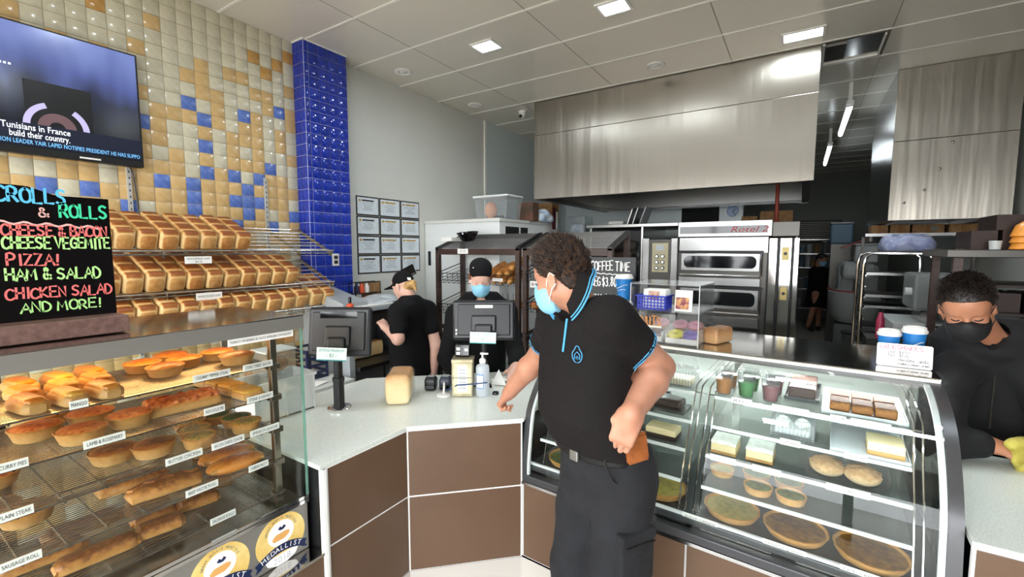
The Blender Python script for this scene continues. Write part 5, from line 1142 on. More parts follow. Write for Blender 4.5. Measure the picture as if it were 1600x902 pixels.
for k, (x, z) in enumerate(((.022, .04), (-.025, .045), (-.025, .02))): B().box(x - .01, x + .01, -.024, -.021, z - .008, z + .008, Matrix.Rotation(R(-14), 4, 'X')).build('symbol', 'paper', t, False)
# sanitiser
glass('frosted', 'dfe6ea', .2, 1.4, .55, 'dfe4ea')
t = thing('sanitiser_bottle', 'frosted hand sanitiser pump bottle with blue label on the worktop', 'bottle', (-1.545, 2.085, .886), R(33)); B().lathe([(0, 0), (.036, 0), (.04, .006), (.04, .165), (.036, .18), (.02, .188), (.017, .19), (.017, .2), (0, .2)], n=24).build('bottle', 'frosted', t)
B().lathe([(0, .198), (.019, .198), (.019, .215), (.012, .222), (.006, .224), (.006, .245), (.014, .247), (.014, .255), (0, .255)], n=16).build('pump', 'white_plastic', t); B().box(-.004, .034, -.006, .006, .245, .254).build('nozzle', 'white_plastic', t, False, .002)
mat('label_blue', '3b78b8', .5); b = B(); b.grid(lambda u, v: (.0406 * math.sin(-1.0 + u * 1.2), -.0406 * math.cos(-1.0 + u * 1.2), .05 + .085 * v), 10, 2); p = b.build('label', 'label_blue', t); b = B(); b.grid(lambda u, v: (.041 * math.sin(-.9 + u * 1.0), -.041 * math.cos(-.9 + u * 1.0), .056 + .073 * v), 10, 2); b.build('label_sheet', 'paper', p)
b = B(); b.lathe([(0, 0), (.02, 0), (.018, .015), (0, .018)], (-1.49, 2.14, .886), 14); tag(b.build('stopper', 'black_plastic'), 'small black rubber stopper beside the sanitiser bottle', 'stopper')
b = B(); rr = random.Random(2); pts = [[(i * .035, j * .035, .004 + rr.uniform(0, .03) + (.02 if 0 < i < 3 and 0 < j < 3 else 0)) for j in range(5)] for i in range(4)]
b.X = Matrix.Translation((-1.62, 2.27, .886)) @ Matrix.Rotation(R(20), 4, 'Z'); b.add([p for r_ in pts for p in r_], [(i * 5 + j, i * 5 + 5 + j, i * 5 + 6 + j, i * 5 + 1 + j) for i in range(3) for j in range(4)]); b.add([(0, .0, .004), (.105, 0, .004), (.05, .02, .1)], [(0, 1, 2)])
tag(b.build('paper_bag', 'paper', None, False), 'crumpled white paper bag on the worktop under the cashier hand', 'bag')
# ------------------------------------------------------------------ curved cake case
mat('case_grey', '4a4a4c', .35, .4); mat('deck_dark', '4a4c4e', .35, .4); mat('shelf_edge', 'e6eaea', .25)
glass('shelf_glass', 'f6fbf9', .02, 1.25, .06, 'e6eae8')
LX = 1.62
mat('case_back', 'cfcfc9', .4)
mat('case_tube', 'f4fbff', .5, emit=('f6f8fa', 55))
PROF = [(0, .565), (.003, .65), (.012, .735), (.035, .88), (.06, .945), (.10, 1.005), (.15, 1.062), (.21, 1.115), (.29, 1.160), (.38, 1.19), (.48, 1.212), (.58, 1.222)]
def smooth_prof(P, n=4):
    Q = []
    for i in range(len(P) - 1):
        p0, p1, p2, p3 = (Vector(P[max(i - 1, 0)]), Vector(P[i]), Vector(P[i + 1]), Vector(P[min(i + 2, len(P) - 1)]))
        for k in range(n): t = k / n; Q.append(tuple(.5 * ((2 * p1) + (p2 - p0) * t + (2 * p0 - 5 * p1 + 4 * p2 - p3) * t * t + (3 * p1 - p0 - 3 * p2 + p3) * t ** 3)))
    return Q + [P[-1]]
SP = smooth_prof(PROF)
ck = thing('cake_case', 'curved glass cake display case with steel deck and lit shelves', 'display case', tuple(CO), CA)
panels(ck, 'front_panel', (.004, 0), (.82, 0), [(.14, .538)]); panels(ck, 'front_panel', (.82, 0), (LX, 0), [(.14, .538)])
B().box(.01, LX, .03, 1.18, .0, .14).build('plinth', 'rubber_black', ck, False)
b = B(); b.box(0, .012, .03, 1.18, .14, 1.2); b.build('end_wall', 'steel', ck, False) if False else None
B().box(.0, LX, 1.16, 1.18, .14, .60).build('back_wall', 'steel', ck, False)
B().box(-.002, LX + .002, -.008, .03, .538, .552).build('base_trim', 'chrome', ck, False)
B().box(-.002, LX + .002, -.004, .04, .553, .588).build('gasket', 'case_grey', ck, False, .003)
B().box(.01, LX - .01, .04, 1.15, .60, .625).build('floor_deck', 'deck_dark', ck, False, .003)
B().box(.01, LX - .01, .05, .062, .625, .636).build('deck_edge', 'shelf_edge', ck, False)
for x0 in (.12, .55, .86, 1.2):
    g = B(); g.box(x0, x0 + .26, .044, .05, .590, .598); 
    for k in range(10): g.box(x0 + .012 + k * .025, x0 + .024 + k * .025, .0425, .044, .6, .622)
    g.build('air_vent', 'shelf_edge' if False else 'steel', ck, False)
b = B(); n = len(SP)
for o_, fl in ((0, 0), (.006, 1)):
    pass
def sheet(x0, x1, th, inset=0):
    b = B(); P = SP; vs = []
    nr = []
    for i in range(len(P)):
        a = Vector(P[max(i - 1, 0)]); c = Vector(P[min(i + 1, len(P) - 1)]); d = (c - a).normalized(); nr.append((d.y, -d.x))   # normal pointing into the case
    for x in (x0, x1):
        for k in (inset, inset + th):
            for (y, z), (ny, nz) in zip(P, nr): vs.append((x, y + ny * k, z + nz * k))
    m = len(P)
    for i in range(m - 1):
        b_ = [(i, i + 1, 2 * m + i + 1, 2 * m + i), (m + i, 3 * m + i, 3 * m + i + 1, m + i + 1), (i, m + i, m + i + 1, i + 1), (2 * m + i, 2 * m + i + 1, 3 * m + i + 1, 3 * m + i)]
        b.f += b_; b.m += [0] * 4
    b.f += [(0, 2 * m, 3 * m, m), (m - 1, 2 * m - 1, 4 * m - 1, 3 * m - 1)]; b.m += [0, 0]; b.v = vs
    return b
sheet(.01, LX - .01, .006).build('curved_glass', 'pane', ck)
for x0, x1 in ((-.004, .022), (LX - .03, LX + .006)): sheet(x0, x1, .03, .006 if x0 > 1 else .006).build('end_frame', 'case_grey', ck); sheet(x0, x1, .006, -.001).build('end_frame', 'case_grey', ck)
sheet(LX - .048, LX - .031, .014, .008).build('led_strip', 'crate_white', ck)
sheet(.023, .036, .014, .008).build('led_strip', 'crate_white', ck)
for x in (.004, LX - .012):
    b = B(); b.prism([(y + .012, z - .004) for y, z in SP] + [(1.15, 1.215), (1.15, .63), (.04, .63)], x, x + .006, Matrix(((0, 0, 1, 0), (1, 0, 0, 0), (0, 1, 0, 0), (0, 0, 0, 1)))); b.build('end_glass', 'pane', ck, False)
B().box(-.005, LX + .006, .56, 1.20, 1.218, 1.236).build('deck', 'steel_mirror', ck, False, .003)
B().box(0, LX, .552, .575, 1.196, 1.222).build('top_rail', 'case_grey', ck, False, .003)
B().box(.0, LX, .548, .556, 1.220, 1.232).build('deck_edge', 'white_strip', ck, False)
for x0, x1 in ((.02, .8), (.82, 1.6)): B().box(x0, x1, 1.15, 1.156, .63, 1.215).build('back_door', 'case_back', ck, False)
B().box(.79, .83, 1.145, 1.165, .6, 1.218).build('back_post', 'steel', ck, False)
for x in (.0, LX - .03): B().box(x, x + .03, 1.15, 1.18, .14, 1.218).build('corner_post', 'steel', ck, False)
B().cyl((.05, .62, 1.2), (LX - .05, .62, 1.2), .011, n=10).build('lamp_tube', 'case_tube', ck)
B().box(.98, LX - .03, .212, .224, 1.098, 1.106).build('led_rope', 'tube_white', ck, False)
CZ = [(.30, 1.085), (.24, .968), (.16, .865), (.10, .752)]
for k, (y0, z) in enumerate(CZ):
    for x0, x1 in ((.05, .765), (.85, 1.52)):
        s_ = B().box(x0, x1, y0, 1.05, z - .006, z).build('glass_shelf', 'shelf_glass', ck, False); B().box(x0, x1, y0 - .006, y0 + .002, z - .009, z + .004).build('shelf_lip', 'shelf_edge', s_, False)
for x in (.075, .765, .79, .825, .85, 1.525, 1.55):
    b = B(); b.tube([(x, .085, .63), (x, .115, .75), (x, .165, .86), (x, .245, .97), (x, .305, 1.09), (x, .33, 1.115), (x, .62, 1.14), (x, 1.0, 1.14)], .0038, 6); b.build('shelf_upright', 'chrome', ck)
for x0, x1 in ((.765, .79), (.825, .85), (1.525, 1.55)):
    for y, z in ((.305, 1.09), (.085, .64)): B().cyl((x0, y, z), (x1, y, z), .0038, n=6).build('cross_wire', 'chrome', ck)
def tagp(lx, y, z, w, tx):
    p = B().box(lx - w / 2, lx + w / 2, y - .010, y - .008, z - .014, z + .012).build('price_strip', 'paper', ck, False); obj('print', text_mesh(tx, .014, FY(lx, y - .0105, z - .001), 'paper_print', width=w * .85, depth=.0002), p)
for a in ((.96, .30, 1.088, .08, 'JELLY'), (1.14, .30, 1.088, .13, 'CHOC SLICE'), (1.30, .30, 1.088, .05, '$4'), (1.40, .30, 1.088, .12, 'HEDGEHOG SLICE'), (1.36, .24, .972, .07, 'CHEESECAKE'), (1.15, .24, .972, .0701, 'CUPCAKES'), (.92, .16, .868, .10, 'VANILLA SLICE'), (1.08, .16, .868, .10, 'VANILLA SLICE'), (1.34, .16, .868, .13, 'ALMOND BEE STING'), (.86, .055, .632, .14, 'QUICHE LORRAINE'), (1.16, .055, .632, .14, 'SPINACH QUICHE'), (1.40, .055, .632, .14, 'FAMILY APPLE PIE'), (.42, .055, .632, .14, 'FAMILY QUICHE')): tagp(*a)
def CL(lx, ly, z): v = CM @ Vector((lx, ly, 0)); return (v.x, v.y, z)
def cthing(name, label, cat, lx, ly, z, rz=0, group=None): return thing(name, label, cat, CL(lx, ly, z), CA + rz, group)
# jelly cups
glass('cup_clear', 'f8fafa', .05, 1.25, .05, 'eef2f2'); mat('jelly_orange', 'd08430', .2); mat('jelly_green', '3c8c3c', .2); mat('jelly_red', '7c3038', .2)
for k, (lx, ly, m_, w) in enumerate(((.875, .36, 'jelly_orange', 'orange jelly cup at the front'), (.965, .37, 'jelly_green', 'green jelly cup at the front'), (1.06, .37, 'jelly_red', 'red jelly cup at the front'), (.88, .47, 'jelly_orange', 'orange jelly cup at the back'), (.97, .48, 'jelly_green', 'green jelly cup at the back'), (1.065, .48, 'jelly_red', 'red jelly cup at the back'))):
    t = cthing('jelly_cup', w + ' of the top cake shelf', 'dessert cup', lx, ly, 1.086, 0, 'jelly cups'); B().lathe([(0, .002), (.028, .002), (.038, .095), (.04, .1), (.042, .1), (.041, .103), (.037, .098), (.027, .006), (0, .006)], n=20).build('cup', 'cup_clear', t); B().lathe([(0, .007), (.026, .007), (.034, .07), (0, .072)], n=20).build('jelly', m_, t)
# trays of slices
pastry('slice_brown', '8a5a2c', '9c6a34', '5c3818', 0, .04, 60, .7, 1.0); mat('slice_dark', '4a3832', .5); mat('tray_white', 'cfd6d8', .4); mat('cheesecake', 'e8d8a8', .5); mat('biscuit', 'c89c60', .7); mat('icing', 'eef0ea', .45, noise=(40, 'd8d8c8', .4, .7)); pastry('almond', 'd8c8a8', 'c8a878', 'a88050', 0, .05, 90, .7, 1.2); mat('choc', '2c1a14', .4)
def tray(lx, ly, z, w, d, label, m_='tray_white'):
    t = cthing('cake_tray', label, 'tray', lx, ly, z + .001, 0, 'trays in the cake case'); b = B(); b.box(-w / 2, w / 2, -d / 2, d / 2, 0, .004); b.box(-w / 2, w / 2, -d / 2, -d / 2 + .004, 0, .014); b.box(-w / 2, w / 2, d / 2 - .004, d / 2, 0, .014); b.box(-w / 2, -w / 2 + .004, -d / 2, d / 2, 0, .014); b.box(w / 2 - .004, w / 2, -d / 2, d / 2, 0, .014); b.build('tray', m_, t, False); return t
tray(1.38, .52, 1.086, .27, .36, 'pale tray under the brown slices on the top cake shelf')
for r in range(2):
    for c in range(3):
        t = cthing('cake_slice', '%s brown slice from the left in the %s row of the pale tray' % (ORD[c], ('front', 'back')[r]), 'cake', 1.305 + c * .073, .42 + r * .1, 1.092, 0, 'brown slices'); s = SDF(); s.box((0, 0, .02), (.034, .046, .02), None, .006, .004); obj('slice', s.mesh('slice', 'slice_brown', .005), t)
tray(1.17, .60, 1.086, .13, .3, 'dark tray of chocolate slices on the top cake shelf', 'deck_dark')
for r in range(3): t = cthing('cake_slice', '%s dark chocolate slice from the glass front' % ORD[r], 'cake', 1.17, .50 + r * .09, 1.092, 0, 'chocolate slices'); B().box(-.05, .05, -.04, .04, 0, .05).build('slice', 'slice_dark', t, False, .005)
def clamshell(lx, ly, z, w, d, h, label, fill):
    t = cthing('cake_box', label, 'cake box', lx, ly, z + .001, 0, 'clear cake boxes'); b = B(); b.prism([(-w / 2, -d / 2), (w / 2, -d / 2), (w / 2, d / 2), (-w / 2, d / 2)], 0, .004)
    for i in range(12): x = -w / 2 + w * (i + .5) / 12; b.box(x - .002, x + .002, -d / 2, -d / 2 + .003, 0, h)
    b.build('ribs', 'clear_plastic', t, False); B().box(-w / 2, w / 2, -d / 2 + .004, d / 2, .005, h).build('shell', 'clear_plastic', t, False, .01); B().box(-w * .4, w * .4, -d * .38, d * .38, .006, h * .45).build('cake', fill, t, False, .008); return t
clamshell(.665, .40, 1.086, .16, .14, .085, 'ribbed clear box with yellow cake on the left of the top cake shelf', 'cheesecake')
clamshell(.45, .42, 1.086, .16, .14, .085, 'ribbed clear box with cake behind the customer on the top shelf', 'biscuit')
t = clamshell(1.15, .36, .968, .16, .14, .07, 'clear box of iced cupcakes on the second cake shelf', 'icing')
for k in range(2): B().ball((-.035 + .07 * k, -.02, .055), (.028, .028, .02), 12, 8).build('cupcake', 'icing', t)
tray(1.40, .42, .968, .24, .34, 'pale tray under the cheesecake block on the second cake shelf')
t = cthing('cheesecake', 'block of cheesecake on a biscuit base on the second cake shelf', 'cake', 1.45, .34, .974); B().box(-.055, .055, -.06, .06, 0, .016).build('base', 'biscuit', t, False, .002); B().box(-.055, .055, -.06, .06, .0165, .05).build('filling', 'cheesecake', t, False, .003)
for k, (lx, ly, w) in enumerate(((.91, .26, 'left'), (1.045, .27, 'right'))):
    t = cthing('vanilla_slice', '%s iced vanilla slice on the third cake shelf' % w, 'cake', lx, ly, .867, 0, 'vanilla slices'); B().box(-.05, .05, -.06, .06, 0, .01).build('base', 'biscuit', t, False, .002); B().box(-.049, .049, -.059, .059, .0105, .042).build('custard', 'cheesecake', t, False, .003); B().box(-.05, .05, -.06, .06, .0425, .055).build('icing', 'icing', t, False, .003)
for k, (lx, ly, w) in enumerate(((1.275, .275, 'left'), (1.385, .265, 'right'))):
    t = cthing('bee_sting', '%s almond covered bun in a clear bag on the third cake shelf' % w, 'cake', lx, ly, .867, 0, 'almond buns'); s = SDF(); s.ell((0, 0, .028), (.058, .062, .033), None, .01); r3 = random.Random(k)
    for i in range(60): a, e_ = r3.uniform(0, 6.28), r3.uniform(.2, 1.4); s.ell((.056 * math.cos(a) * math.cos(e_), .06 * math.sin(a) * math.cos(e_), .028 + .032 * math.sin(e_)), (.009, .006, .004), None, .003)
    obj('bun', s.mesh('bun', 'almond', .004, cut=lambda X, Y, Z: -Z + 0 * X + 0 * Y), t)
b = B(); b.box(-.14, .14, -.09, .09, 0, .09); t = cthing('plastic_bag', 'clear bag around the two almond buns', 'bag', 1.33, .28, .8665); b.build('bag', 'wrap', t, False, .03)
# small tarts on the fourth shelf, large quiches on the deck
pastry('tart_green', '8a8a40', '6c7434', '46481c', .012, .03, 60, .45, 1.2); pastry('quiche_brown', 'a87838', '7c5426', '50341a', .015, .035, 40, .45, 1.2); pastry('quiche_yellow', 'c8a860', 'a89850', '706a34', .015, .035, 40, .45, 1.2)
def tart(r, m_, name, label, lx, ly, z, grp):
    t = cthing(name, label, 'tart', lx, ly, z, 0, grp); B().lathe([(0, 0), (r * .86, 0), (r * .99, .026), (r, .03), (r * .95, .031), (r * .9, .022)], n=36, wob=lambda a, j: 1 + (.012 * math.sin(24 * a) if j > 1 else 0)).build('crust', 'crust_pale', t); B().lathe([(r * .93, .023), (r * .5, .027), (0, .028)], n=36).build('filling', m_, t); return t
for k, (lx, ly, w) in enumerate(((1.03, .30, 'left back'), (1.05, .185, 'left front'), (1.15, .30, 'right back'), (1.165, .185, 'right front'))): tart(.054, 'tart_green', 'small_tart', '%s green topped small tart of the four on the fourth cake shelf' % w, lx, ly, .753, 'green tarts')
tart(.05, 'quiche_yellow', 'small_tart', 'yellow small tart alone on the left of the fourth cake shelf', .90, .26, .753, 'green tarts')
for lx, ly, m_, w, r in ((.955, .19, 'quiche_yellow', 'large pale quiche in the middle of the case floor', .108), (1.185, .185, 'quiche_brown', 'large brown quiche right of the middle of the case floor', .112), (1.42, .18, 'quiche_brown', 'large brown pie at the right end of the case floor', .115), (.66, .19, 'quiche_yellow', 'large yellow quiche beside the customer leg on the case floor', .108), (.17, .19, 'tart_green', 'large green quiche at the left end of the case floor', .108)): tart(r, m_, 'large_quiche', w, lx, ly, .626, 'large quiches')
# left bay of the case, seen past the customer
tray(.28, .34, .865, .34, .26, 'pale tray with slices in the left bay of the third cake shelf'); 
for k in range(3): t = cthing('cake_slice', '%s custard slice from the left in the left bay' % ORD[k], 'cake', .18 + k * .1, .28, .871, 0, 'custard slices'); B().box(-.04, .04, -.04, .04, 0, .012).build('base', 'biscuit', t, False, .002); B().box(-.04, .04, -.04, .04, .0125, .04).build('filling', 'cheesecake', t, False, .004)
tray(.36, .42, .968, .44, .3, 'dark tray on the second shelf of the left bay', 'deck_dark'); 
for k in range(4): t = cthing('cake_slice', '%s chocolate cake from the left on the dark tray of the left bay' % ORD[k], 'cake', .2 + k * .105, .36, .975, 0, 'chocolate cakes'); B().box(-.042, .042, -.04, .04, 0, .045).build('slice', 'choc', t, False, .008)
for k in range(3): t = cthing('cake_slice', '%s brown slice from the left in the left bay of the top shelf' % ORD[k], 'cake', .14 + k * .09, .42, 1.087, 0, 'left bay slices'); B().box(-.038, .038, -.05, .05, 0, .04).build('slice', 'slice_brown', t, False, .006)
t = cthing('cake_slice', 'creamy slice by the chrome uprights on the third cake shelf', 'cake', .64, .25, .867); B().box(-.07, .07, -.05, .05, 0, .02).build('base', 'choc', t, False, .003); B().box(-.07, .07, -.05, .05, .0205, .05).build('filling', 'cheesecake', t, False, .006)
t = cthing('cake_slice', 'dark lidded cake by the chrome uprights on the second cake shelf', 'cake', .62, .36, .969); B().box(-.1, .1, -.07, .07, 0, .012).build('board', 'deck_dark', t, False); B().box(-.08, .08, -.05, .05, .0125, .055).build('cake', 'choc', t, False, .012)
# ------------------------------------------------------------------ things on the steel deck
dn = cthing('donut_cabinet', 'clear acrylic donut cabinet with a middle shelf on the steel deck', 'cabinet', .335, .58, 1.2365)
w, d, h = .37, .34, .325
for n_, q in (('floor', (0, w, 0, d, 0, .005)), ('top', (0, w, 0, d, h - .006, h)), ('side', (0, .005, 0, d, .005, h - .006)), ('side', (w - .005, w, 0, d, .005, h - .006)), ('shelf', (.005, w - .005, .01, d, .172, .177)), ('front', (.005, w - .005, 0, .004, .005, .165))): B().box(*q).build(n_, 'clear_plastic' if n_ == 'top' else 'acrylic', dn, False)
for x in (0, w - .004): B().box(x, x + .004, -.001, .001, 0, h).build('edge', 'crate_white', dn, False)
mat('donut_orange', 'd8924a', .5); hand_text('DONUTS', .05, .165, FY(.015, -.001, .095), 'donut_orange', .13, 'lettering', dn)
B().box(.085, .18, -.003, -.001, .085, .095).build('price_strip', 'paper', dn, False)
mat('donut_dough', 'b06a34', .6); mat('ice_pink', 'dc94a8', .35); mat('ice_yellow', 'e8dc3c', .35); mat('ice_purple', '7a64b4', .35); mat('ice_choc', '5c2c20', .35)
def donut(lx, ly, z, m_, label):
    t = cthing('donut', label, 'donut', lx, ly, z, 0, 'iced donuts'); a, r = .0255, .0165
    b = B(); b.grid(lambda u, v: ((a + r * math.cos(v * 2 * PI)) * math.cos(u * 2 * PI), (a + r * math.cos(v * 2 * PI)) * math.sin(u * 2 * PI), r + r * math.sin(v * 2 * PI) * .9), 24, 12, True, True); b.build('ring', 'donut_dough', t)
    b = B(); b.grid(lambda u, v: ((a + (r + .0015) * math.cos(.15 + v * 2.85)) * math.cos(u * 2 * PI), (a + (r + .0015) * math.cos(.15 + v * 2.85)) * math.sin(u * 2 * PI), r + (r + .002) * math.sin(.15 + v * 2.85) * .95), 24, 9, True, False); b.f = [f[::-1] for f in b.f]; b.build('icing', m_, t); t.rotation_euler = (R(22), 0, CA)
for bx, cols, nm in ((.24, (('ice_yellow', 'front left'), ('ice_purple', 'front right'), ('ice_pink', 'back left'), ('ice_pink', 'back right')), 'right'), (.055, (('ice_choc', 'front left'), ('ice_choc', 'front right'), ('ice_choc', 'back left'), ('ice_pink', 'back right')), 'left')):
    t = cthing('donut_box', '%s white open box of donuts in the acrylic cabinet' % nm, 'box', .335 + bx - .045, .60, 1.2425, 0, 'donut boxes'); W2, D2 = .165, .2
    b = B(); b.box(0, W2, 0, D2, 0, .003)
    M = Matrix.Rotation(R(18), 4, 'X'); b.box(0, W2, 0, .003, 0, .028); b.box(0, .003, .003, D2, 0, .055); b.box(W2 - .003, W2, .003, D2, 0, .055); b.box(0, W2, D2 - .003, D2, 0, .075); b.build('box', 'paper', t, False)
    for k, (m_, w_) in enumerate(cols): donut(.335 + bx - .045 + .043 + .08 * (k % 2), .60 + .05 + .09 * (k // 2), 1.268 + .042 * (k // 2), m_, '%s %s donut in the %s donut box' % (w_, {'ice_yellow': 'yellow', 'ice_purple': 'purple', 'ice_pink': 'pink', 'ice_choc': 'chocolate'}[m_], nm))
    for k in range(2): b = B(); b.box(.006, W2 - .006, .01 + .09 * k, .09 + .09 * k, .002 + .0, .013 + .04 * k); b.build('liner', 'paper', t, False)
mat('basket_blue', '2438b8', .4); t = cthing('basket', 'blue plastic basket of white packets on the donut cabinet shelf', 'basket', .365, .62, 1.4145)
b = B(); bw, bd, bh = .15, .12, .07
for i in range(9): x = bw * i / 8; b.box(x - .003, x + .003, -.002, .002, 0, bh); b.box(x - .003, x + .003, bd - .002, bd + .002, 0, bh)
for i in range(7): y = bd * i / 6; b.box(-.002, .002, y - .003, y + .003, 0, bh); b.box(bw - .002, bw + .002, y - .003, y + .003, 0, bh)
for z in (.0, .018, .036, .054): b.box(-.004, bw + .004, -.0025, .0025, z, z + .005); b.box(-.004, bw + .004, bd - .0025, bd + .0025, z, z + .005); b.box(-.0025, .0025, 0, bd, z, z + .005); b.box(bw - .0025, bw + .0025, 0, bd, z, z + .005)
b.box(-.01, bw + .01, -.01, .0, bh, bh + .008); b.box(-.01, bw + .01, bd, bd + .01, bh, bh + .008); b.box(-.01, 0, 0, bd, bh, bh + .008); b.box(bw, bw + .01, 0, bd, bh, bh + .008); b.box(0, bw, 0, bd, 0, .003)
b.build('lattice', 'basket_blue', t, False); mat('photo_print', 'b06848', .5, noise=(40, 'e0b8a0', .4, .6))
for k in range(4):
    M = Matrix.Translation((.02, .02 + k * .026, .006)) @ Matrix.Rotation(R(-8), 4, 'X'); p = B().box(0, .125, 0, .012, 0, .105, M).build('packet', 'paper', t, False, .002)
    if k == 0: b = B(); b.box(.03, .09, -.001, -.0003, .045, .095, M); b.build('picture', 'photo_print', p, False)
t = cthing('photo_card', 'white card with a donut picture on the donut cabinet shelf', 'card', .61, .63, 1.4145); p = B().box(-.045, .045, 0, .004, 0, .115, Matrix.Rotation(R(-6), 4, 'X')).build('card', 'paper', t, False); b = B(); b.box(-.04, .028, -.001, -.0004, .012, .075, Matrix.Rotation(R(-6), 4, 'X')); b.build('picture', 'photo_print2', p, False) if mat('photo_print2', '8c3c50', .5, noise=(35, 'e8b070', .4, .6)) else None
# wrapped loaf
pastry('loaf_slice', 'd8a870', 'd09c60', 'a06a34', 0, .08, 20, .5, .5)
t = cthing('wrapped_loaf', 'small wrapped brown loaf beside the donut cabinet', 'bread', .755, .80, 1.237, R(72)); o = obj('loaf', loaf_mesh(.17, .085, .075, 2, 'loaf_slice'), t); s = SDF(); s.box((0, 0, .044), (.09, .047, .043), None, .02, .01); obj('wrapper', s.mesh('wrapper', 'wrap', .006), t)
# milkshake sign and cups
mat('cup_blue', '1f78c0', .4); mat('board_white', 'f2eeec', .5)
def paper_cup(name, label, lx, ly, z, sc=1, h=.105):
    t = cthing(name, label, 'cup', lx, ly, z, 0, 'blue paper cups'); B().lathe([(0, 0), (.029 * sc, 0), (.029 * sc, .004), (.041 * sc, h), (0, h)], n=28).build('cup', 'cup_blue', t)
    B().lathe([(.043 * sc, h - .004), (.045 * sc, h), (.0445 * sc, h + .008), (.040 * sc, h + .012), (.039 * sc, h + .022), (.034 * sc, h + .024), (.032 * sc, h + .019), (0, h + .019)], n=28).build('lid', 'white_plastic', t)
    b = B(); b.tube([(.0385 * sc * math.sin(a), -.0385 * sc * math.cos(a), h * .62 + .012 * math.sin(a * 2.2)) for a in [-.8 + i * .16 for i in range(11)]], .002, 5); b.build('swirl', 'white_plastic', t)
    b = B(); b.tube([(.036 * sc * math.sin(a), -.036 * sc * math.cos(a), h * .42 + .010 * math.sin(a * 2.2 + 1)) for a in [-.6 + i * .12 for i in range(11)]], .0018, 5); b.build('swirl', 'white_plastic', t)
    return t
paper_cup('paper_cup', 'blue paper cup with white lid, left of the pair behind the milkshake sign', 1.475, .80, 1.237, 1.0, .125); paper_cup('paper_cup', 'blue paper cup with white lid, right of the pair behind the milkshake sign', 1.565, .84, 1.237, 1.05, .14)
t = cthing('milkshake_sign', 'white milkshake price sign with pink and black hand lettering', 'sign', 1.43, .70, 1.237, R(2)); M0 = Matrix.Rotation(R(-7), 4, 'X')
b = B(); b.prism(rrect(0, .185, 0, .1, .008), 0, .003, M0 @ FY(0, 0, 0)); p = b.build('board', 'board_white', t, False)
SM = M0 @ FY(0, -.0032, 0)
for tx, x, y, w_, h_, m_ in (('MILKSHAKES', .012, .076, .145, .018, 'ink_red'), ('MUG - $4.50', .04, .058, .07, .011, 'ink'), ('TALL - $5.40', .038, .043, .072, .011, 'ink'), ('chocolate, vanilla', .072, .026, .1, .013, 'ink'), ('strawberry, banana, caramel', .07, .011, .105, .010, 'ink')): hand_text(tx, h_, w_, SM @ Matrix.Translation((x, y, 0)), m_, .13, 'lettering', t, .04, .0004)
# coffee board
t = cthing('coffee_board', 'black coffee price board with white hand lettering behind the donut cabinet', 'sign', .02, 1.06, 1.237, R(3)); B().box(-.17, .16, 0, .012, 0, .455).build('board', 'slate', t, False) if mat('slate', '2c2e30', .5) else None
B().box(-.17, .16, -.03, .05, 0, .02).build('foot', 'black_plastic', t, False)
for tx, x, y, w_, h_ in (('COFFEE TIME', -.16, .365, .285, .062), ('REG $3.80', -.155, .255, .19, .062), ('MUG $4.50', -.155, .135, .23, .062)): hand_text(tx, h_, w_, FY(x, -.0005, y), 'chalk_white', .12, 'lettering', t)
b = B(); vs = []
for i in range(31): x = -.16 + .29 * i / 30; z = .345 + .003 * math.sin(i * 1.4) - .012 * i / 30; vs += [(x, -.001, z - .003), (x, -.001, z + .003)]
b.add(vs, [(2 * i, 2 * i + 2, 2 * i + 3, 2 * i + 1) for i in range(30)]); b.build('wavy_line', 'chalk_white', t, False)
paper_cup('paper_cup', 'blue paper cup with white lid on the upper step by the coffee board', .145, .96, 1.42, 1.35, .14); t = paper_cup('paper_cup', 'blue paper cup with white lid below the coffee board', .15, .95, 1.237, 1.35, .15)
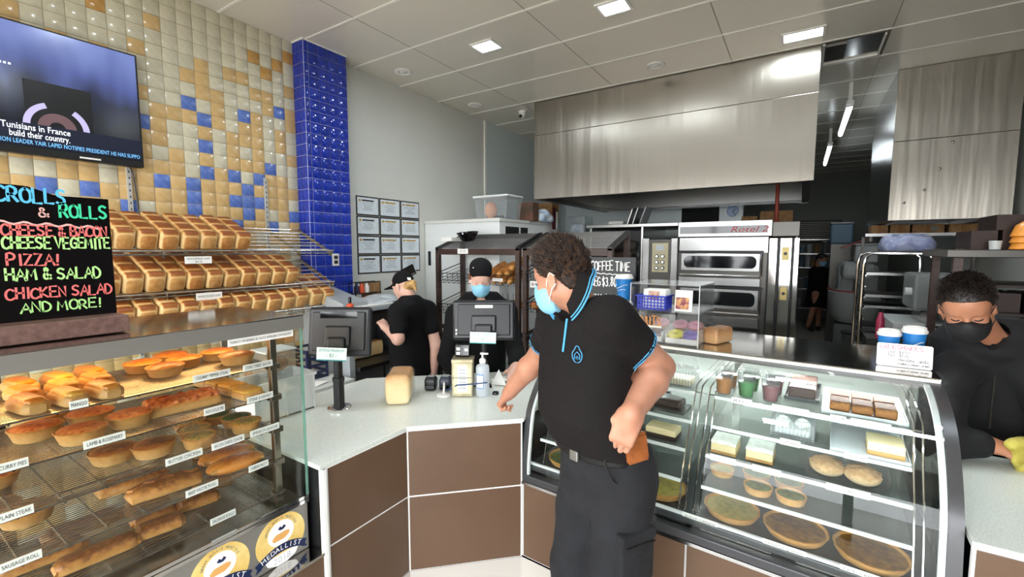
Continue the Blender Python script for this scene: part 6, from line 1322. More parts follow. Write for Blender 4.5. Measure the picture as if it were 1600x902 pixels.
# ------------------------------------------------------------------ people
CPp, SPp = math.cos(PITCH), math.sin(PITCH)
def VP(px, py, D, r0=(0, 0)):
    """sight line at depth D, in a frame with x to the right, y away from the photographer, z up, origin r0"""
    a = (px - 800) / 700.0; b_ = (451 - py) / 700.0
    return np.array((a * D - r0[0], D * (CPp + b_ * SPp) - r0[1], EYE + D * (-SPp + b_ * CPp)))
def person(label, r0):
    c, s_ = math.cos(YAW), math.sin(YAW)
    return thing('person', label, 'person', (r0[0] * c - r0[1] * s_, r0[0] * s_ + r0[1] * c, 0), YAW)
def unit(v): v = np.array(v, float); return v / np.linalg.norm(v)
class Head:
    def __init__(s, c, f, roll=0, sc=1.0):
        s.c = np.array(c, float); s.F = unit(f); s.L = unit(np.cross((0, 0, 1), s.F)); s.U = np.cross(s.F, s.L)
        if roll: L0, U0 = s.L, s.U; s.L = L0 * math.cos(roll) + U0 * math.sin(roll); s.U = -L0 * math.sin(roll) + U0 * math.cos(roll)
        s.M = np.array([s.F, s.L, s.U]); s.sc = sc
    def p(s, f, l, u): return s.c + (s.F * f + s.L * l + s.U * u) * s.sc
    def loc(s, X, Y, Z):
        x, y, z = X - s.c[0], Y - s.c[1], Z - s.c[2]
        return [(x * a[0] + y * a[1] + z * a[2]) / s.sc for a in s.M]
    def r(s, *v): return np.array(v) * s.sc
    def build(s, S, ears=(1, -1)):
        k = s.sc; M = s.M
        S.ell(s.p(-.012, 0, .035), s.r(.097, .077, .085), M, .02); S.ell(s.p(.03, 0, -.03), s.r(.06, .06, .082), M, .035 * k)
        S.ell(s.p(.062, 0, -.094), s.r(.026, .03, .02), M, .03 * k); S.ell(s.p(.052, 0, .045), s.r(.045, .06, .05), M, .03 * k)
        for q in (1, -1):
            S.cap(s.p(.0, q * .056, -.05), s.p(.058, q * .018, -.096), .02 * k, .018 * k, .025 * k); S.ell(s.p(.062, q * .036, -.028), s.r(.024, .022, .022), M, .02 * k)
        S.cap(s.p(.086, 0, .012), s.p(.107, 0, -.028), .0075 * k, .0125 * k, .012 * k)
        for q in (1, -1): S.ell(s.p(.095, q * .013, -.032), s.r(.012, .0085, .009), M, .006 * k)
        S.cap(s.p(.080, -.036, .019), s.p(.080, .036, .019), .010 * k, None, .014 * k)
        for q in (1, -1): S.ell(s.p(.100, q * .031, -.001), s.r(.017, .018, .011), M, .012 * k, '-')
        for q in (1, -1): S.ell(s.p(.0745, q * .031, -.002), s.r(.0135, .016, .012), M, .004 * k)
        S.cap(s.p(.088, -.016, -.060), s.p(.088, .016, -.060), .008 * k, None, .008 * k); S.cap(s.p(.088, -.013, -.069), s.p(.088, .013, -.069), .008 * k, None, .006 * k)
        for q in ears:
            S.ell(s.p(-.012, q * .080, -.006), s.r(.019, .008, .032), M, .008 * k); S.ell(s.p(-.008, q * .0885, -.004), s.r(.010, .006, .020), M, .006 * k, '-'); S.cap(s.p(-.005, q * .078, -.03), s.p(-.008, q * .08, -.036), .008 * k, None, .006 * k)
def neck(S, h, base, r0=.058, r1=.066): S.cap(h.p(-.03, 0, -.045), base, r0, r1, .03)
def hand(S, w, d, n, th, curl, sc=1.0, thumb=(.75, .55, .25), spread=.0):
    """wrist w, finger direction d, palm facing n, thumb side th; curl: radians per joint for the four fingers"""
    w = np.array(w); d = unit(d); n = unit(n - d * np.dot(n, d)); th = unit(th - d * np.dot(th, d) - n * np.dot(th, n)); M = np.array([th, n, d])
    S.box(w + d * .045 * sc, np.array((.040, .0145, .050)) * sc, M, .013 * sc, .018); S.cap(w - d * .01, w + d * .03 * sc, .027 * sc, .026 * sc, .02)
    S.ell(w + (d * .025 + th * .026 + n * .008) * sc, np.array((.016, .014, .03)) * sc, M, .012)
    for i, (o, ln) in enumerate(((.029, .072), (.0095, .080), (-.0105, .075), (-.029, .058))):
        p = w + (d * .088 + th * o) * sc; a = 0; cc = curl[i] if hasattr(curl[i], '__len__') else (curl[i],) * 3; rr = (.0095, .0088, .0082, .0072) if i < 3 else (.0085, .008, .0074, .0066)
        for j, fr in enumerate((.45, .31, .24)):
            a += cc[j]; dr = unit(d * math.cos(a) + n * math.sin(a) + th * spread * (1.5 - i)); q = p + dr * ln * fr * sc; S.cap(p, q, rr[j] * sc, rr[j + 1] * sc, .004); p = q
    t0 = w + (d * .028 + th * .03) * sc; v = unit(th * thumb[0] + d * thumb[1] + n * thumb[2]); p1 = t0 + v * .036 * sc; v2 = unit(v * .8 + d * .5); S.cap(t0, p1, .0125 * sc, .0105 * sc, .012); S.cap(p1, p1 + v2 * .028 * sc, .0105 * sc, .0085 * sc, .006)
def bandmesh(S, name, m, a, b_, r, grow, h0, h1, res=.006):
    """ring of cloth around the limb a->b_ between the fractions h0..h1"""
    a = np.array(a); b_ = np.array(b_); d = b_ - a; L2 = float(d @ d)
    def cut(X, Y, Z):
        t = ((X - a[0]) * d[0] + (Y - a[1]) * d[1] + (Z - a[2]) * d[2]) / L2; rad = np.sqrt((X - a[0] - t * d[0]) ** 2 + (Y - a[1] - t * d[1]) ** 2 + (Z - a[2] - t * d[2]) ** 2) - r
        return np.maximum(np.maximum(h0 - t, t - h1) * math.sqrt(L2), rad)
    return S.mesh(name, m, res, grow, cut)
def eyes(h, t, lash='ink', brow='hair_dark', closed=True, brow_r=.004):
    for q in (1, -1):
        P = [h.p(.0900 - .009 * abs(x) ** 2, q * (.031 + .0145 * x), -.0065 - .003 * (1 - x * x)) for x in (-1, -.5, 0, .5, 1)]
        b = B(); b.tube([tuple(p) for p in P], .0024, 5); b.build('eyelashes', lash, t)
        P = [h.p(.0905 - .018 * ((x + 1) / 2) ** 2, q * (.014 + .036 * (x + 1) / 2), .021 + .006 * (1 - (x - .2) ** 2)) for x in (-1, -.6, -.2, .2, .6, 1)]
        b = B(); b.tube([tuple(p) for p in P], brow_r, 6, rs=[brow_r * k for k in (.8, 1, 1, .9, .7, .3)]); b.build('eyebrow', brow, t)
def mask(h, t, m, strap, top=-.012, pleats=True, big=1.0):
    S = SDF(); S.ell(h.p(.040, 0, -.056), h.r(.074 * big, .066, .062), h.M, .02); S.ell(h.p(.085, 0, -.03), h.r(.03, .022, .03), h.M, .04); S.ell(h.p(.05, 0, -.09), h.r(.05, .045, .032), h.M, .03)
    def cut(X, Y, Z):
        f, l, u = h.loc(X, Y, Z); return np.maximum(np.maximum(u - (top + .018 * np.exp(-(l / .022) ** 2) - 2.2 * np.maximum(np.abs(l) - .03, 0) ** 2 * 4), -(u + .128)), .012 + .35 * np.maximum(np.abs(l) - .05, 0) - f + .25 * np.maximum(-.09 - u, 0))
    o = obj('face_mask', S.mesh('face_mask', m, .0045, .004, cut), t)
    for q in (1, -1):
        for u0, u1 in ((-.022, .022), (-.088, -.036)):
            b = B(); b.tube([tuple(h.p(*x)) for x in ((.024, q * .0665, u0), (.008, q * .079, (u0 + u1) / 2), (-.014, q * .0865, u1), (-.03, q * .082, (u1 - .006) / 2))], .0018, 5); b.build('mask_loop', strap, o)
    if pleats:
        for u in (-.035, -.058, -.08):
            b = B(); b.tube([tuple(h.p(.040 + .0805 * math.sqrt(max(0, 1 - (x / .073) ** 2)) * (1 - abs(u + .056) * 1.2), x, u)) for x in [-.055 + .11 * i / 12 for i in range(13)]], .0014, 5); b.build('mask_pleat', m, o)
    return o
mat('skin_light', 'c08a70', .5, noise=(14, 'b27c62', .35, .7)); mat('skin_pale', 'd8ae9c', .5, noise=(14, 'cca08e', .35, .7)); mat('skin_tan', 'b47c5e', .48, noise=(14, 'a46e52', .35, .7))
for n_ in ('skin_light', 'skin_pale', 'skin_tan'):
    b_ = MATS[n_].node_tree.nodes['Principled BSDF']; b_.inputs['Subsurface Weight'].default_value = .12; b_.inputs['Subsurface Radius'].default_value = (.012, .005, .003)
mat('cloth_polo', '120f0f', .9, noise=(90, '171313', .4, .6), bump=(7, .5, .02), spec=.25); mat('cloth_black', '0b0b0d', .9, bump=(7, .5, .02), spec=.25); mat('cloth_trousers', '101115', .9, noise=(14, '17181c', .4, .65), bump=(9, .7, .025)); mat('cloth_hood', '0c0c0e', .9, bump=(8, .6, .02)); mat('trim_blue', '4aa0d0', .6)
mat('mask_blue', '8cc6e2', .6, bump=(60, .15, .003)); mat('mask_black', '141315', .7); mat('strap_white', 'e8ecec', .6); mat('hair_dark', '1c1512', .5); mat('hair_brown', '1c110b', .65, noise=(60, '46301f', .45, .7), spec=.25); mat('hair_brow', '4a3426', .6); mat('hair_blond', 'c09a5c', .5, noise=(60, '9a7440', .4, .6)); mat('hair_red', '8a4a30', .5)
mat('leather', '9c5a2c', .45, noise=(20, '84481f', .4, .6)); mat('buckle', 'b0b0ac', .3, .9); mat('shoe', '17181a', .5)
def hair_cap(h, m, grow, line, name='hair', res=.005, t=None, extra=None):
    S = SDF(); S.ell(h.p(-.012, 0, .035), h.r(.097, .077, .085), h.M, .02); S.ell(h.p(.045, 0, .048), h.r(.045, .058, .05), h.M, .03); S.ell(h.p(-.055, 0, -.03), h.r(.05, .06, .05), h.M, .03)
    xs, ys = [a for a, _ in line], [b for _, b in line]
    def cut(X, Y, Z):
        f, l, u = h.loc(X, Y, Z); e = np.interp(f, xs, ys) - u
        e = np.maximum(e, .02 - np.sqrt((f + .01) ** 2 + (u + .006) ** 2 * .5) - 1e3 * (np.abs(l) < .05)); return e * .7 + (extra(f, l, u) if extra else 0)
    return obj(name, S.mesh(name, m, res, grow, cut), t)
def tufts(h, t, m, n, ln, seed, line, dirf, rad=.0045):
    r_ = random.Random(seed); b = B(); k = 0; xs, ys = [a for a, _ in line], [c for _, c in line]
    while k < n:
        a, e_ = r_.uniform(0, 2 * PI), math.asin(r_.uniform(-.5, 1)); nf, nl, nu = math.cos(e_) * math.cos(a), math.cos(e_) * math.sin(a), math.sin(e_)
        f, l, u = -.012 + nf * .106, nl * .086, .035 + nu * .094
        if u < np.interp(f, xs, ys) + .006 or (abs(f + .01) < .03 and u < .03 and abs(l) > .05): continue
        d = dirf(nf, nl, nu, r_); q = ln * r_.uniform(.6, 1.2) * (.35 + .65 * max(nu, 0)); p0 = h.p(f, l, u); dv = unit(h.F * d[0] + h.L * d[1] + h.U * d[2]); p1 = p0 + dv * q * .55; p2 = p0 + unit(dv + h.F * .25 + h.U * r_.uniform(-.3, .2)) * q
        b.tube([tuple(p0 - dv * .006), tuple(p1), tuple(p2)], rad, 4, rs=[rad, rad * .7, .0006]); k += 1
    return stuff(b.build('hair_tufts', m, t))
# ---- the customer leaning on the counter
R0 = (.352, 1.64); V = lambda px, py, D: VP(px, py, D, R0)
cu = person('man in a black polo with blue trim leaning on the counter', R0)
hd = Head(V(877, 435, 1.67), (-.73, .64, -.22)); lsd = unit((.66, -.75, 0)); fwd = unit((-.75, -.66, 0)); W0 = math.atan2(-.75, .66)
nb = V(908, 476, 1.68); SL_, SR_ = V(955, 502, 1.56), V(870, 503, 1.80)
EL, WL = V(1031, 574, 1.66), V(986, 648, 1.465); ER, WR = V(842, 556, 2.0), V(797, 612, 2.17)
hip = V(950, 700, 1.67); chest = V(918, 560, 1.68); belly = V(925, 630, 1.665)
S = SDF(); hd.build(S, (1, -1)); neck(S, hd, nb, .058, .058)
arm = lambda S, s_, e_, w_, k=1.0: (S.chain([s_, s_ * .5 + e_ * .5, e_], [.062 * k, .058 * k, .049 * k], .02), S.chain([e_, e_ * .68 + w_ * .32, w_], [.048 * k, .053 * k, .034 * k], .02))
arm(S, SL_, EL, WL, 1.06); arm(S, SR_, ER, WR, .98)
S.loft([(1.05, *belly[:2], .15, .11, W0), (1.45, *chest[:2], .16, .1, W0)], .03)
hand(S, WL, V(969, 690, 1.475) - WL, (.25, 1, -.1), (-.95, .1, -.1), ((.35, .5, .5), (.4, .55, .5), (.45, .6, .5), (.5, .6, .5)), 1.1, (.8, .55, .25))
hw = V(776, 640, 2.25) - WR
hand(S, WR, hw, (.35, .05, -1), (.9, -.4, .0), ((.5, .7, .5), (1.1, 1.3, .8), (1.2, 1.4, .8), (1.2, 1.4, .8)), 1.02, (.6, .7, .2))
obj('body', S.mesh('body', 'skin_light', .0052), cu)
T = SDF(); B0 = lambda z, c, rx, ry, df=0: (z, c[0] + fwd[0] * df, c[1] + fwd[1] * df, rx, ry, W0)
mid = lambda a, b_, t: a * (1 - t) + b_ * t
T.loft([B0(.99, hip, .165, .125), B0(1.06, mid(hip, belly, .6), .172, .140, .02), B0(1.16, belly, .176, .158, .03), B0(1.28, mid(belly, chest, .6), .176, .145, .025), B0(1.38, chest, .182, .130, .012), B0(1.47, mid(chest, nb, .55), .165, .105), B0(1.535, nb, .10, .075)], .03)
T.chain([SL_ + np.array((0, 0, .012)), mid(SL_, EL, .55)], [.072, .072], .05); T.chain([SR_, mid(SR_, ER, .62)], [.07, .066], .05); T.cap(nb + np.array((0, 0, -.02)), SL_, .06, .066, .05); T.cap(nb + np.array((0, 0, -.02)), SR_, .06, .062, .05)
T.ell(nb + np.array((-.01, -.02, .045)), (.072, .07, .06), None, .01, '-'); T.ell(nb + np.append(fwd[:2] * .075, -.015), (.045, .045, .045), None, .015, '-')
dE = unit(EL - SL_); cE = mid(SL_, EL, .56); dR = unit(ER - SR_); cR = mid(SR_, ER, .62)
def cutT(X, Y, Z):
    a = ((X - cE[0]) * dE[0] + (Y - cE[1]) * dE[1] + (Z - cE[2]) * dE[2]); b_ = ((X - cR[0]) * dR[0] + (Y - cR[1]) * dR[1] + (Z - cR[2]) * dR[2])
    nearE = np.sqrt((X - cE[0]) ** 2 + (Y - cE[1]) ** 2 + (Z - cE[2]) ** 2) < .13; nearR = np.sqrt((X - cR[0]) ** 2 + (Y - cR[1]) ** 2 + (Z - cR[2]) ** 2) < .12
    return np.maximum(np.where(nearE & (a > -.09), a, -1), np.maximum(np.where(nearR, b_, -1), 1.0 - Z))
obj('polo_shirt', T.mesh('polo_shirt', 'cloth_polo', .0055, .004, cutT), cu)
for a, b_, h0, nm in ((SL_, EL, .56, 'near'), (SR_, ER, .62, 'far')):
    for k in range(2): obj('sleeve_trim', bandmesh(T, 'sleeve_trim', 'trim_blue', a, b_, .105, .0065, h0 - .028 - .034 * k, h0 - .010 - .034 * k, .005), cu)
# collar with two blue lines, placket, logo
nk = unit(hd.p(-.03, 0, -.045) - nb)
cb = unit(np.cross(nk, (0, 0, 1)) if False else lsd - nk * np.dot(lsd, nk)); cf = unit(np.cross(cb, nk)); cf = cf if np.dot(cf, fwd) > 0 else -cf
def collar(a, u, g=0): rr = .076 + .036 * u + g; return nb + nk * (.108 - .052 * u - .05 * max(math.cos(a), -.2) + .03 * abs(math.sin(a))) + (cf * math.cos(a) * rr * 1.02 + cb * math.sin(a) * rr)
b = B(); b.grid(lambda u, v: tuple(collar(R(22) + R(316) * u, v)), 40, 7); b.grid(lambda u, v: tuple(collar(R(22) + R(316) * u, v, -.006)), 40, 7); co = b.build('collar', 'cloth_polo', cu)
for v, r_ in ((.93, .0034), (.76, .0026)): b = B(); b.tube([tuple(collar(R(24) + R(312) * i / 40, v, .003)) for i in range(41)], r_, 5); b.build('collar_trim', 'trim_blue', co)
def on_shirt(side, z, out=.004):
    """point on the shirt front: side metres to the wearer's left of the centre line"""
    st = np.array(T.p[0][2][0]); cx, cy, rx, ry = (np.interp(z, st[:, 0], st[:, i]) for i in (1, 2, 3, 4)); q = math.sqrt(max(0, 1 - abs(side / rx) ** 2.3)) ** (2 / 2.3 * 1.15)
    p = np.array((cx, cy, z)) + lsd * side + fwd * (ry * (1 - abs(side / rx) ** 2.3) ** (1 / 2.3) + .004 + out); nrm = unit(fwd * .9 + lsd * side * 2.6); return p, nrm
b = B(); P = [on_shirt(.012, 1.50 - .11 * i / 8, .006)[0] for i in range(9)]; b.tube([tuple(p) for p in P], .0042, 6); b.build('placket_trim', 'trim_blue', cu)
p0, n0 = on_shirt(.072, 1.388, .006); sx = unit(np.cross((0, 0, 1), n0)); LM_ = Matrix(((sx[0], 0, n0[0], p0[0]), (sx[1], 0, n0[1], p0[1]), (sx[2], 1, n0[2], p0[2]), (0, 0, 0, 1)))
b = B()
def loop(P, w): b.tube([tuple(LM_ @ Vector((x, y, .002))) for x, y in P], w, 5, True)
loop([(.019 * math.cos(a) * (.85 if math.sin(a) > .5 else 1), .026 * math.sin(a) + (.006 if math.sin(a) > .9 else 0)) for a in [2 * PI * i / 20 for i in range(20)]], .0016); b.tube([tuple(LM_ @ Vector((x, y, .002))) for x, y in ((-.01, -.014), (-.01, .002), (0, .012), (.01, .002), (.01, -.014))], .0016, 5); b.tube([tuple(LM_ @ Vector((x, y, .002))) for x, y in ((-.003, -.014), (-.003, -.004), (.003, -.004), (.003, -.014))], .0012, 5)
b.build('logo', 'trim_blue', cu); obj('logo_lettering', text_mesh('HOME DESIGN GROUP', .009, LM_ @ Matrix.Translation((0, -.035, .001)), 'trim_blue', .0006, width=.062), cu)
# trousers, belt, pockets
Q = SDF(); HL, HR = hip + lsd * .085 + np.array((0, 0, -.03)), hip - lsd * .085 + np.array((0, 0, -.03))
KL, KR = V(957, 872, 1.60), V(896, 858, 1.76); KL[2] = .52; KR[2] = .52; AL, AR = KL + np.array((-.01, .03, -.44)), KR + np.array((-.02, .02, -.44))
Q.loft([B0(.80, hip, .165, .125), B0(.92, hip, .178, .140, -.01), B0(1.0, mid(hip, belly, .2), .170, .135), B0(1.045, mid(hip, belly, .5), .168, .135, .008)], .03)
Q.chain([HL, mid(HL, KL, .5), KL, mid(KL, AL, .5), AL], [.102, .096, .088, .080, .074], .03); Q.chain([HR, mid(HR, KR, .5), KR, mid(KR, AR, .5), AR], [.1, .093, .084, .078, .072], .03)
obj('trousers', Q.mesh('trousers', 'cloth_trousers', .006, .002, lambda X, Y, Z: np.maximum(Z - 1.045, .07 - Z) + 0 * X + 0 * Y), cu)
st = [B0(1.015, mid(hip, belly, .35), .176, .142, .006), B0(1.052, mid(hip, belly, .55), .176, .143, .009)]; s2 = SDF(); s2.loft(st, .0); obj('belt', s2.mesh('belt', 'black_plastic', .005, .001), cu)
bp_ = st[0]; bc = np.array((bp_[1], bp_[2], 1.034)) + fwd * .150; Mz = Matrix.Translation(tuple(bc)) @ Matrix.Rotation(math.atan2(fwd[1], fwd[0]) + PI / 2, 4, 'Z'); B().box(-.018, .018, -.008, .004, -.022, .022, Mz).build('buckle', 'buckle', cu, False, .003)
pk = mid(HL, KL, .62) + lsd * .082 + fwd * .02; s3 = SDF(); M3 = np.array([unit(fwd * .8 - lsd * .25), unit(lsd + fwd * .25), (0, 0, 1)]); s3.box(pk, (.075, .022, .085), M3, .012, .01); po = obj('cargo_pocket', s3.mesh('cargo_pocket', 'cloth_trousers', .006), cu)
s3 = SDF(); s3.box(pk + np.array((0, 0, .082)) + lsd * .004, (.078, .022, .02), M3, .01, .01); obj('pocket_flap', s3.mesh('pocket_flap', 'cloth_trousers', .005), po)
b = B(); z0 = pk + np.array((0, 0, .06)) + lsd * .027; e1 = M3[0]; b.tube([tuple(z0 - e1 * .06), tuple(z0 + e1 * .06)], .0025, 5); b.build('zip', 'black_gloss', po)
b = B(); b.tube([tuple(V(*q)) for q in ((942, 702, 1.50), (946, 730, 1.50), (958, 752, 1.505), (970, 760, 1.515))], .0022, 5); b.build('pocket_seam', 'black_plastic', cu)
for A_, nm in ((AL, 1), (AR, -1)):
    s4 = SDF(); c_ = np.array((A_[0], A_[1], .04)) + fwd * .05; s4.ell(c_, (.05, .125, .045), np.array([lsd, fwd, (0, 0, 1)]), .01); s4.cap((A_[0], A_[1], .05), (A_[0], A_[1], .13), .05, .052, .03); s4.box(c_ + np.array((0, 0, -.028)), (.045, .12, .012), np.array([lsd, fwd, (0, 0, 1)]), .01, .01); obj('shoe', s4.mesh('shoe', 'shoe', .007), cu)
# hair, mask
HLN = [(-.13, -.05), (-.07, -.05), (-.045, -.02), (-.02, .012), (.02, .008), (.04, .03), (.07, .062), (.1, .075)]
hair_cap(hd, 'hair_brown', .010, HLN, 'hair', .005, cu); tufts(hd, cu, 'hair_brown', 1800, .05, 4, HLN, lambda nf, nl, nu, r_: (nf * .5 + .25 + r_.uniform(-.35, .35), nl * .6 + r_.uniform(-.35, .35), nu * .6 + .45 + r_.uniform(-.2, .3)))
mask(hd, cu, 'mask_blue', 'strap_white'); eyes(hd, cu, 'ink', 'hair_brow')
# brown phone wallet held in the hand at the hip
wc = V(993, 694, 1.500); t = thing('wallet', 'brown leather phone wallet tucked under the customer hand at his hip', 'wallet', tuple(Matrix.Rotation(YAW, 4, 'Z') @ Vector((wc[0] + R0[0], wc[1] + R0[1], wc[2]))), YAW)
M = Matrix.Rotation(R(172), 4, 'Y') @ Matrix.Rotation(R(-18), 4, 'Z'); b = B()
b.box(-.036, .036, -.012, -.008, -.04, .06, M); b.box(-.036, .036, .008, .012, -.04, .06, M); b.box(.032, .037, -.012, .012, -.04, .06, M); b.build('cover', 'leather', t, False, .002); B().box(-.032, .030, -.0055, .0055, -.036, .06, M).build('phone', 'chrome', t, False, .002); B().box(-.036, .032, -.016, -.0125, -.028, .05, M).build('card_flap', 'leather', t, False, .003)
# ---- the masked cashier
R1 = (-.235, 3.33); V = lambda px, py, D: VP(px, py, D, R1)
ca = person('cashier in a black skull cap and blue mask looking down at the till', R1)
hd = Head(V(751, 434, 3.24), (.10, -.92, -.38), 0, .98); nb = V(752, 474, 3.30); f2 = unit((.06, -1, 0)); l2 = unit((1, .06, 0))
SA, SB = V(712, 492, 3.33), V(793, 488, 3.33); EA, EB = V(697, 560, 3.26), V(806, 552, 3.20); WA, WB = V(727, 612, 3.0), V(806, 573, 2.95)
S = SDF(); hd.build(S); neck(S, hd, nb, .05, .06); S.loft([(1.0, 0, .02, .13, .09), (1.36, 0, -.02, .15, .085)], .03); S.ell(nb + np.array((0, -.05, -.06)), (.09, .05, .08), None, .03)
for s_, e_, w_ in ((SA, EA, WA), (SB, EB, WB)): S.chain([s_, e_], [.05, .042], .02); S.chain([e_, w_], [.043, .03], .02)
hand(S, WA, np.array((.15, -.8, -.25)), (0, -.2, -1), (.8, .2, 0), (.25, .25, .25, .3), .92); hand(S, WB, V(800, 590, 2.86) - WB, (-.1, -.3, -1), (-.9, .2, 0), (.35, .4, .4, .45), .95)
obj('body', S.mesh('body', 'skin_pale', .0065), ca)
T = SDF(); T.loft([(.78, 0, .06, .18, .14), (.95, 0, .04, .185, .14), (1.12, 0, .01, .185, .14), (1.26, 0, -.02, .195, .13), (1.36, nb[0], -.03, .185, .11), (1.43, nb[0], nb[1], .12, .08)], .04)
for s_, e_, w_ in ((SA, EA, WA), (SB, EB, WB)): T.chain([s_, e_], [.066, .058], .04); T.chain([e_, mid(e_, w_, .86)], [.058, .046], .02); T.cap(nb - np.array((0, 0, .02)), s_, .055, .06, .05)
T.ell(nb + np.array((0, -.02, .05)), (.062, .065, .06), None, .012, '-'); T.cap(nb + np.array((0, -.10, .01)), nb + np.array((.0, -.135, -.085)), .05, .012, .012, '-')
obj('shirt', T.mesh('shirt', 'cloth_black', .007, .003), ca)
b = B(); 
for q in (1, -1): b.grid(lambda u, v: tuple(nb + np.array((q * (.066 + .022 * v - .02 * u * u), -.02 - .10 * u, .035 - .035 * v - .075 * u * u + .02 * (1 - u)))), 10, 4)
b.build('collar', 'cloth_black', ca)
Q = SDF(); Q.loft([(.1, 0, .08, .14, .1), (.5, 0, .08, .15, .11), (.85, 0, .07, .175, .135)], .02); obj('trousers', Q.mesh('trousers', 'cloth_black', .012), ca)
for q in (-.08, .08): s4 = SDF(); s4.ell((q, .02, .05), (.045, .12, .05), None, .01); obj('shoe', s4.mesh('shoe', 'shoe', .01), ca)
s5 = SDF(); s5.ell(hd.p(-.012, 0, .036), hd.r(.104, .084, .098), hd.M, .02); s5.ell(hd.p(-.012, 0, .085), hd.r(.098, .08, .055), hd.M, .02); s5.ell(hd.p(.04, 0, .06), hd.r(.05, .07, .05), hd.M, .03)
obj('cap', s5.mesh('cap', 'cloth_black', .006, 0, lambda X, Y, Z: .036 + .1 * 0 - hd.loc(X, Y, Z)[2] + .12 * np.minimum(hd.loc(X, Y, Z)[0] + .02, 0) * -1 * -1), ca)
for q in (1, -1): b = B(); b.tube([tuple(hd.p(*x)) for x in ((.03, q * .077, .04), (.022, q * .08, .01), (.01, q * .078, -.012))], .008, 6, rs=[.01, .009, .003]); b.build('hair', 'hair_red', ca)
B().ball(tuple(hd.p(.062, -.055, .108)), .006, 8, 6).build('cap_stud', 'chrome', ca)
mask(hd, ca, 'mask_blue', 'strap_white', -.022); eyes(hd, ca, 'hair_red', 'hair_red', brow_r=.003)
# ---- the assistant at the slicing machine, seen from behind
R2 = (-.88, 3.72); V = lambda px, py, D: VP(px, py, D, R2)
aa = person('assistant in a black cap and t-shirt seen from behind at the slicing machine', R2)
hd = Head(V(630, 447, 3.70), (-.80, .50, -.38), 0, .95); nb = V(641, 468, 3.66); l2 = unit((-.62, -.78, 0)); f2 = unit((-.78, .62, 0)); W2 = math.atan2(l2[1], l2[0])
SA, SB = V(622, 488, 3.56), V(668, 484, 3.78); EA, EB = V(622, 530, 3.50), V(681, 540, 3.80); WA, WB = V(603, 512, 3.62), V(676, 590, 3.85)
S = SDF(); hd.build(S); neck(S, hd, nb, .048, .056); S.loft([(.9, 0, 0, .10, .07, W2), (1.25, nb[0], nb[1], .11, .06, W2)], .03)
for s_, e_, w_ in ((SA, EA, WA), (SB, EB, WB)): S.chain([s_, e_], [.05, .047], .02); S.chain([e_, w_], [.046, .032], .02)
hand(S, WA, V(594, 500, 3.68) - WA, (0, .5, -1), (.2, .9, .3), (.4, .5, .5, .5), .92); hand(S, WB, (0, .2, -1), (-.9, 0, 0), (0, .9, 0), (.3, .3, .3, .3), .92)
obj('body', S.mesh('body', 'skin_pale', .007), aa)
T = SDF(); T.loft([(.70, .03, .02, .185, .145, W2), (.9, .02, .01, .175, .135, W2), (1.08, .0, 0, .172, .125, W2), (1.22, mid(np.zeros(3), nb, .7)[0], mid(np.zeros(3), nb, .7)[1], .175, .115, W2), (1.31, nb[0], nb[1], .13, .09, W2), (1.36, nb[0], nb[1], .075, .065, W2)], .04)
T.chain([SA, mid(SA, EA, .62)], [.068, .064], .04); T.chain([SB, mid(SB, EB, .5)], [.068, .064], .04); T.cap(nb - np.array((0, 0, .03)), SA, .055, .06, .05); T.cap(nb - np.array((0, 0, .03)), SB, .055, .06, .05)
obj('shirt', T.mesh('shirt', 'cloth_black', .007, .003), aa)
Q = SDF(); Q.loft([(.08, .03, .02, .13, .1, W2), (.5, .03, .02, .15, .12, W2), (.8, .03, .02, .18, .14, W2)], .02); obj('trousers', Q.mesh('trousers', 'cloth_black', .012), aa)
for q in (-.09, .09): s4 = SDF(); c_ = np.array((.03, .02, .05)) + l2 * q + f2 * .04; s4.ell(c_, (.045, .12, .05), np.array([l2, f2, (0, 0, 1)]), .01); obj('shoe', s4.mesh('shoe', 'shoe', .01), aa)
s5 = SDF(); s5.ell(hd.p(-.012, 0, .036), hd.r(.104, .084, .096), hd.M, .02); s5.box(hd.p(.12, 0, .032), hd.r(.06, .062, .006), hd.M, .005, .02)
obj('cap', s5.mesh('cap', 'cloth_black', .006, 0, lambda X, Y, Z: .012 - hd.loc(X, Y, Z)[2]), aa); Mh = hd.p(-.106, .03, .03); B().box(-.028, .028, -.004, .004, -.01, .01, Matrix.Translation(tuple(Mh)) @ Matrix.Rotation(R(-20), 4, 'Z')).build('cap_strap', 'paper', aa, False, .002)
s6 = SDF(); s6.ell(hd.p(-.07, 0, -.02), hd.r(.045, .058, .045), hd.M, .02); s6.ell(hd.p(-.118, 0, -.015), hd.r(.028, .03, .03), hd.M, .02); s6.chain([hd.p(-.12, 0, -.03), hd.p(-.13, .0, -.09)], [.022, .008], .01); obj('hair', s6.mesh('hair', 'hair_blond', .006), aa)
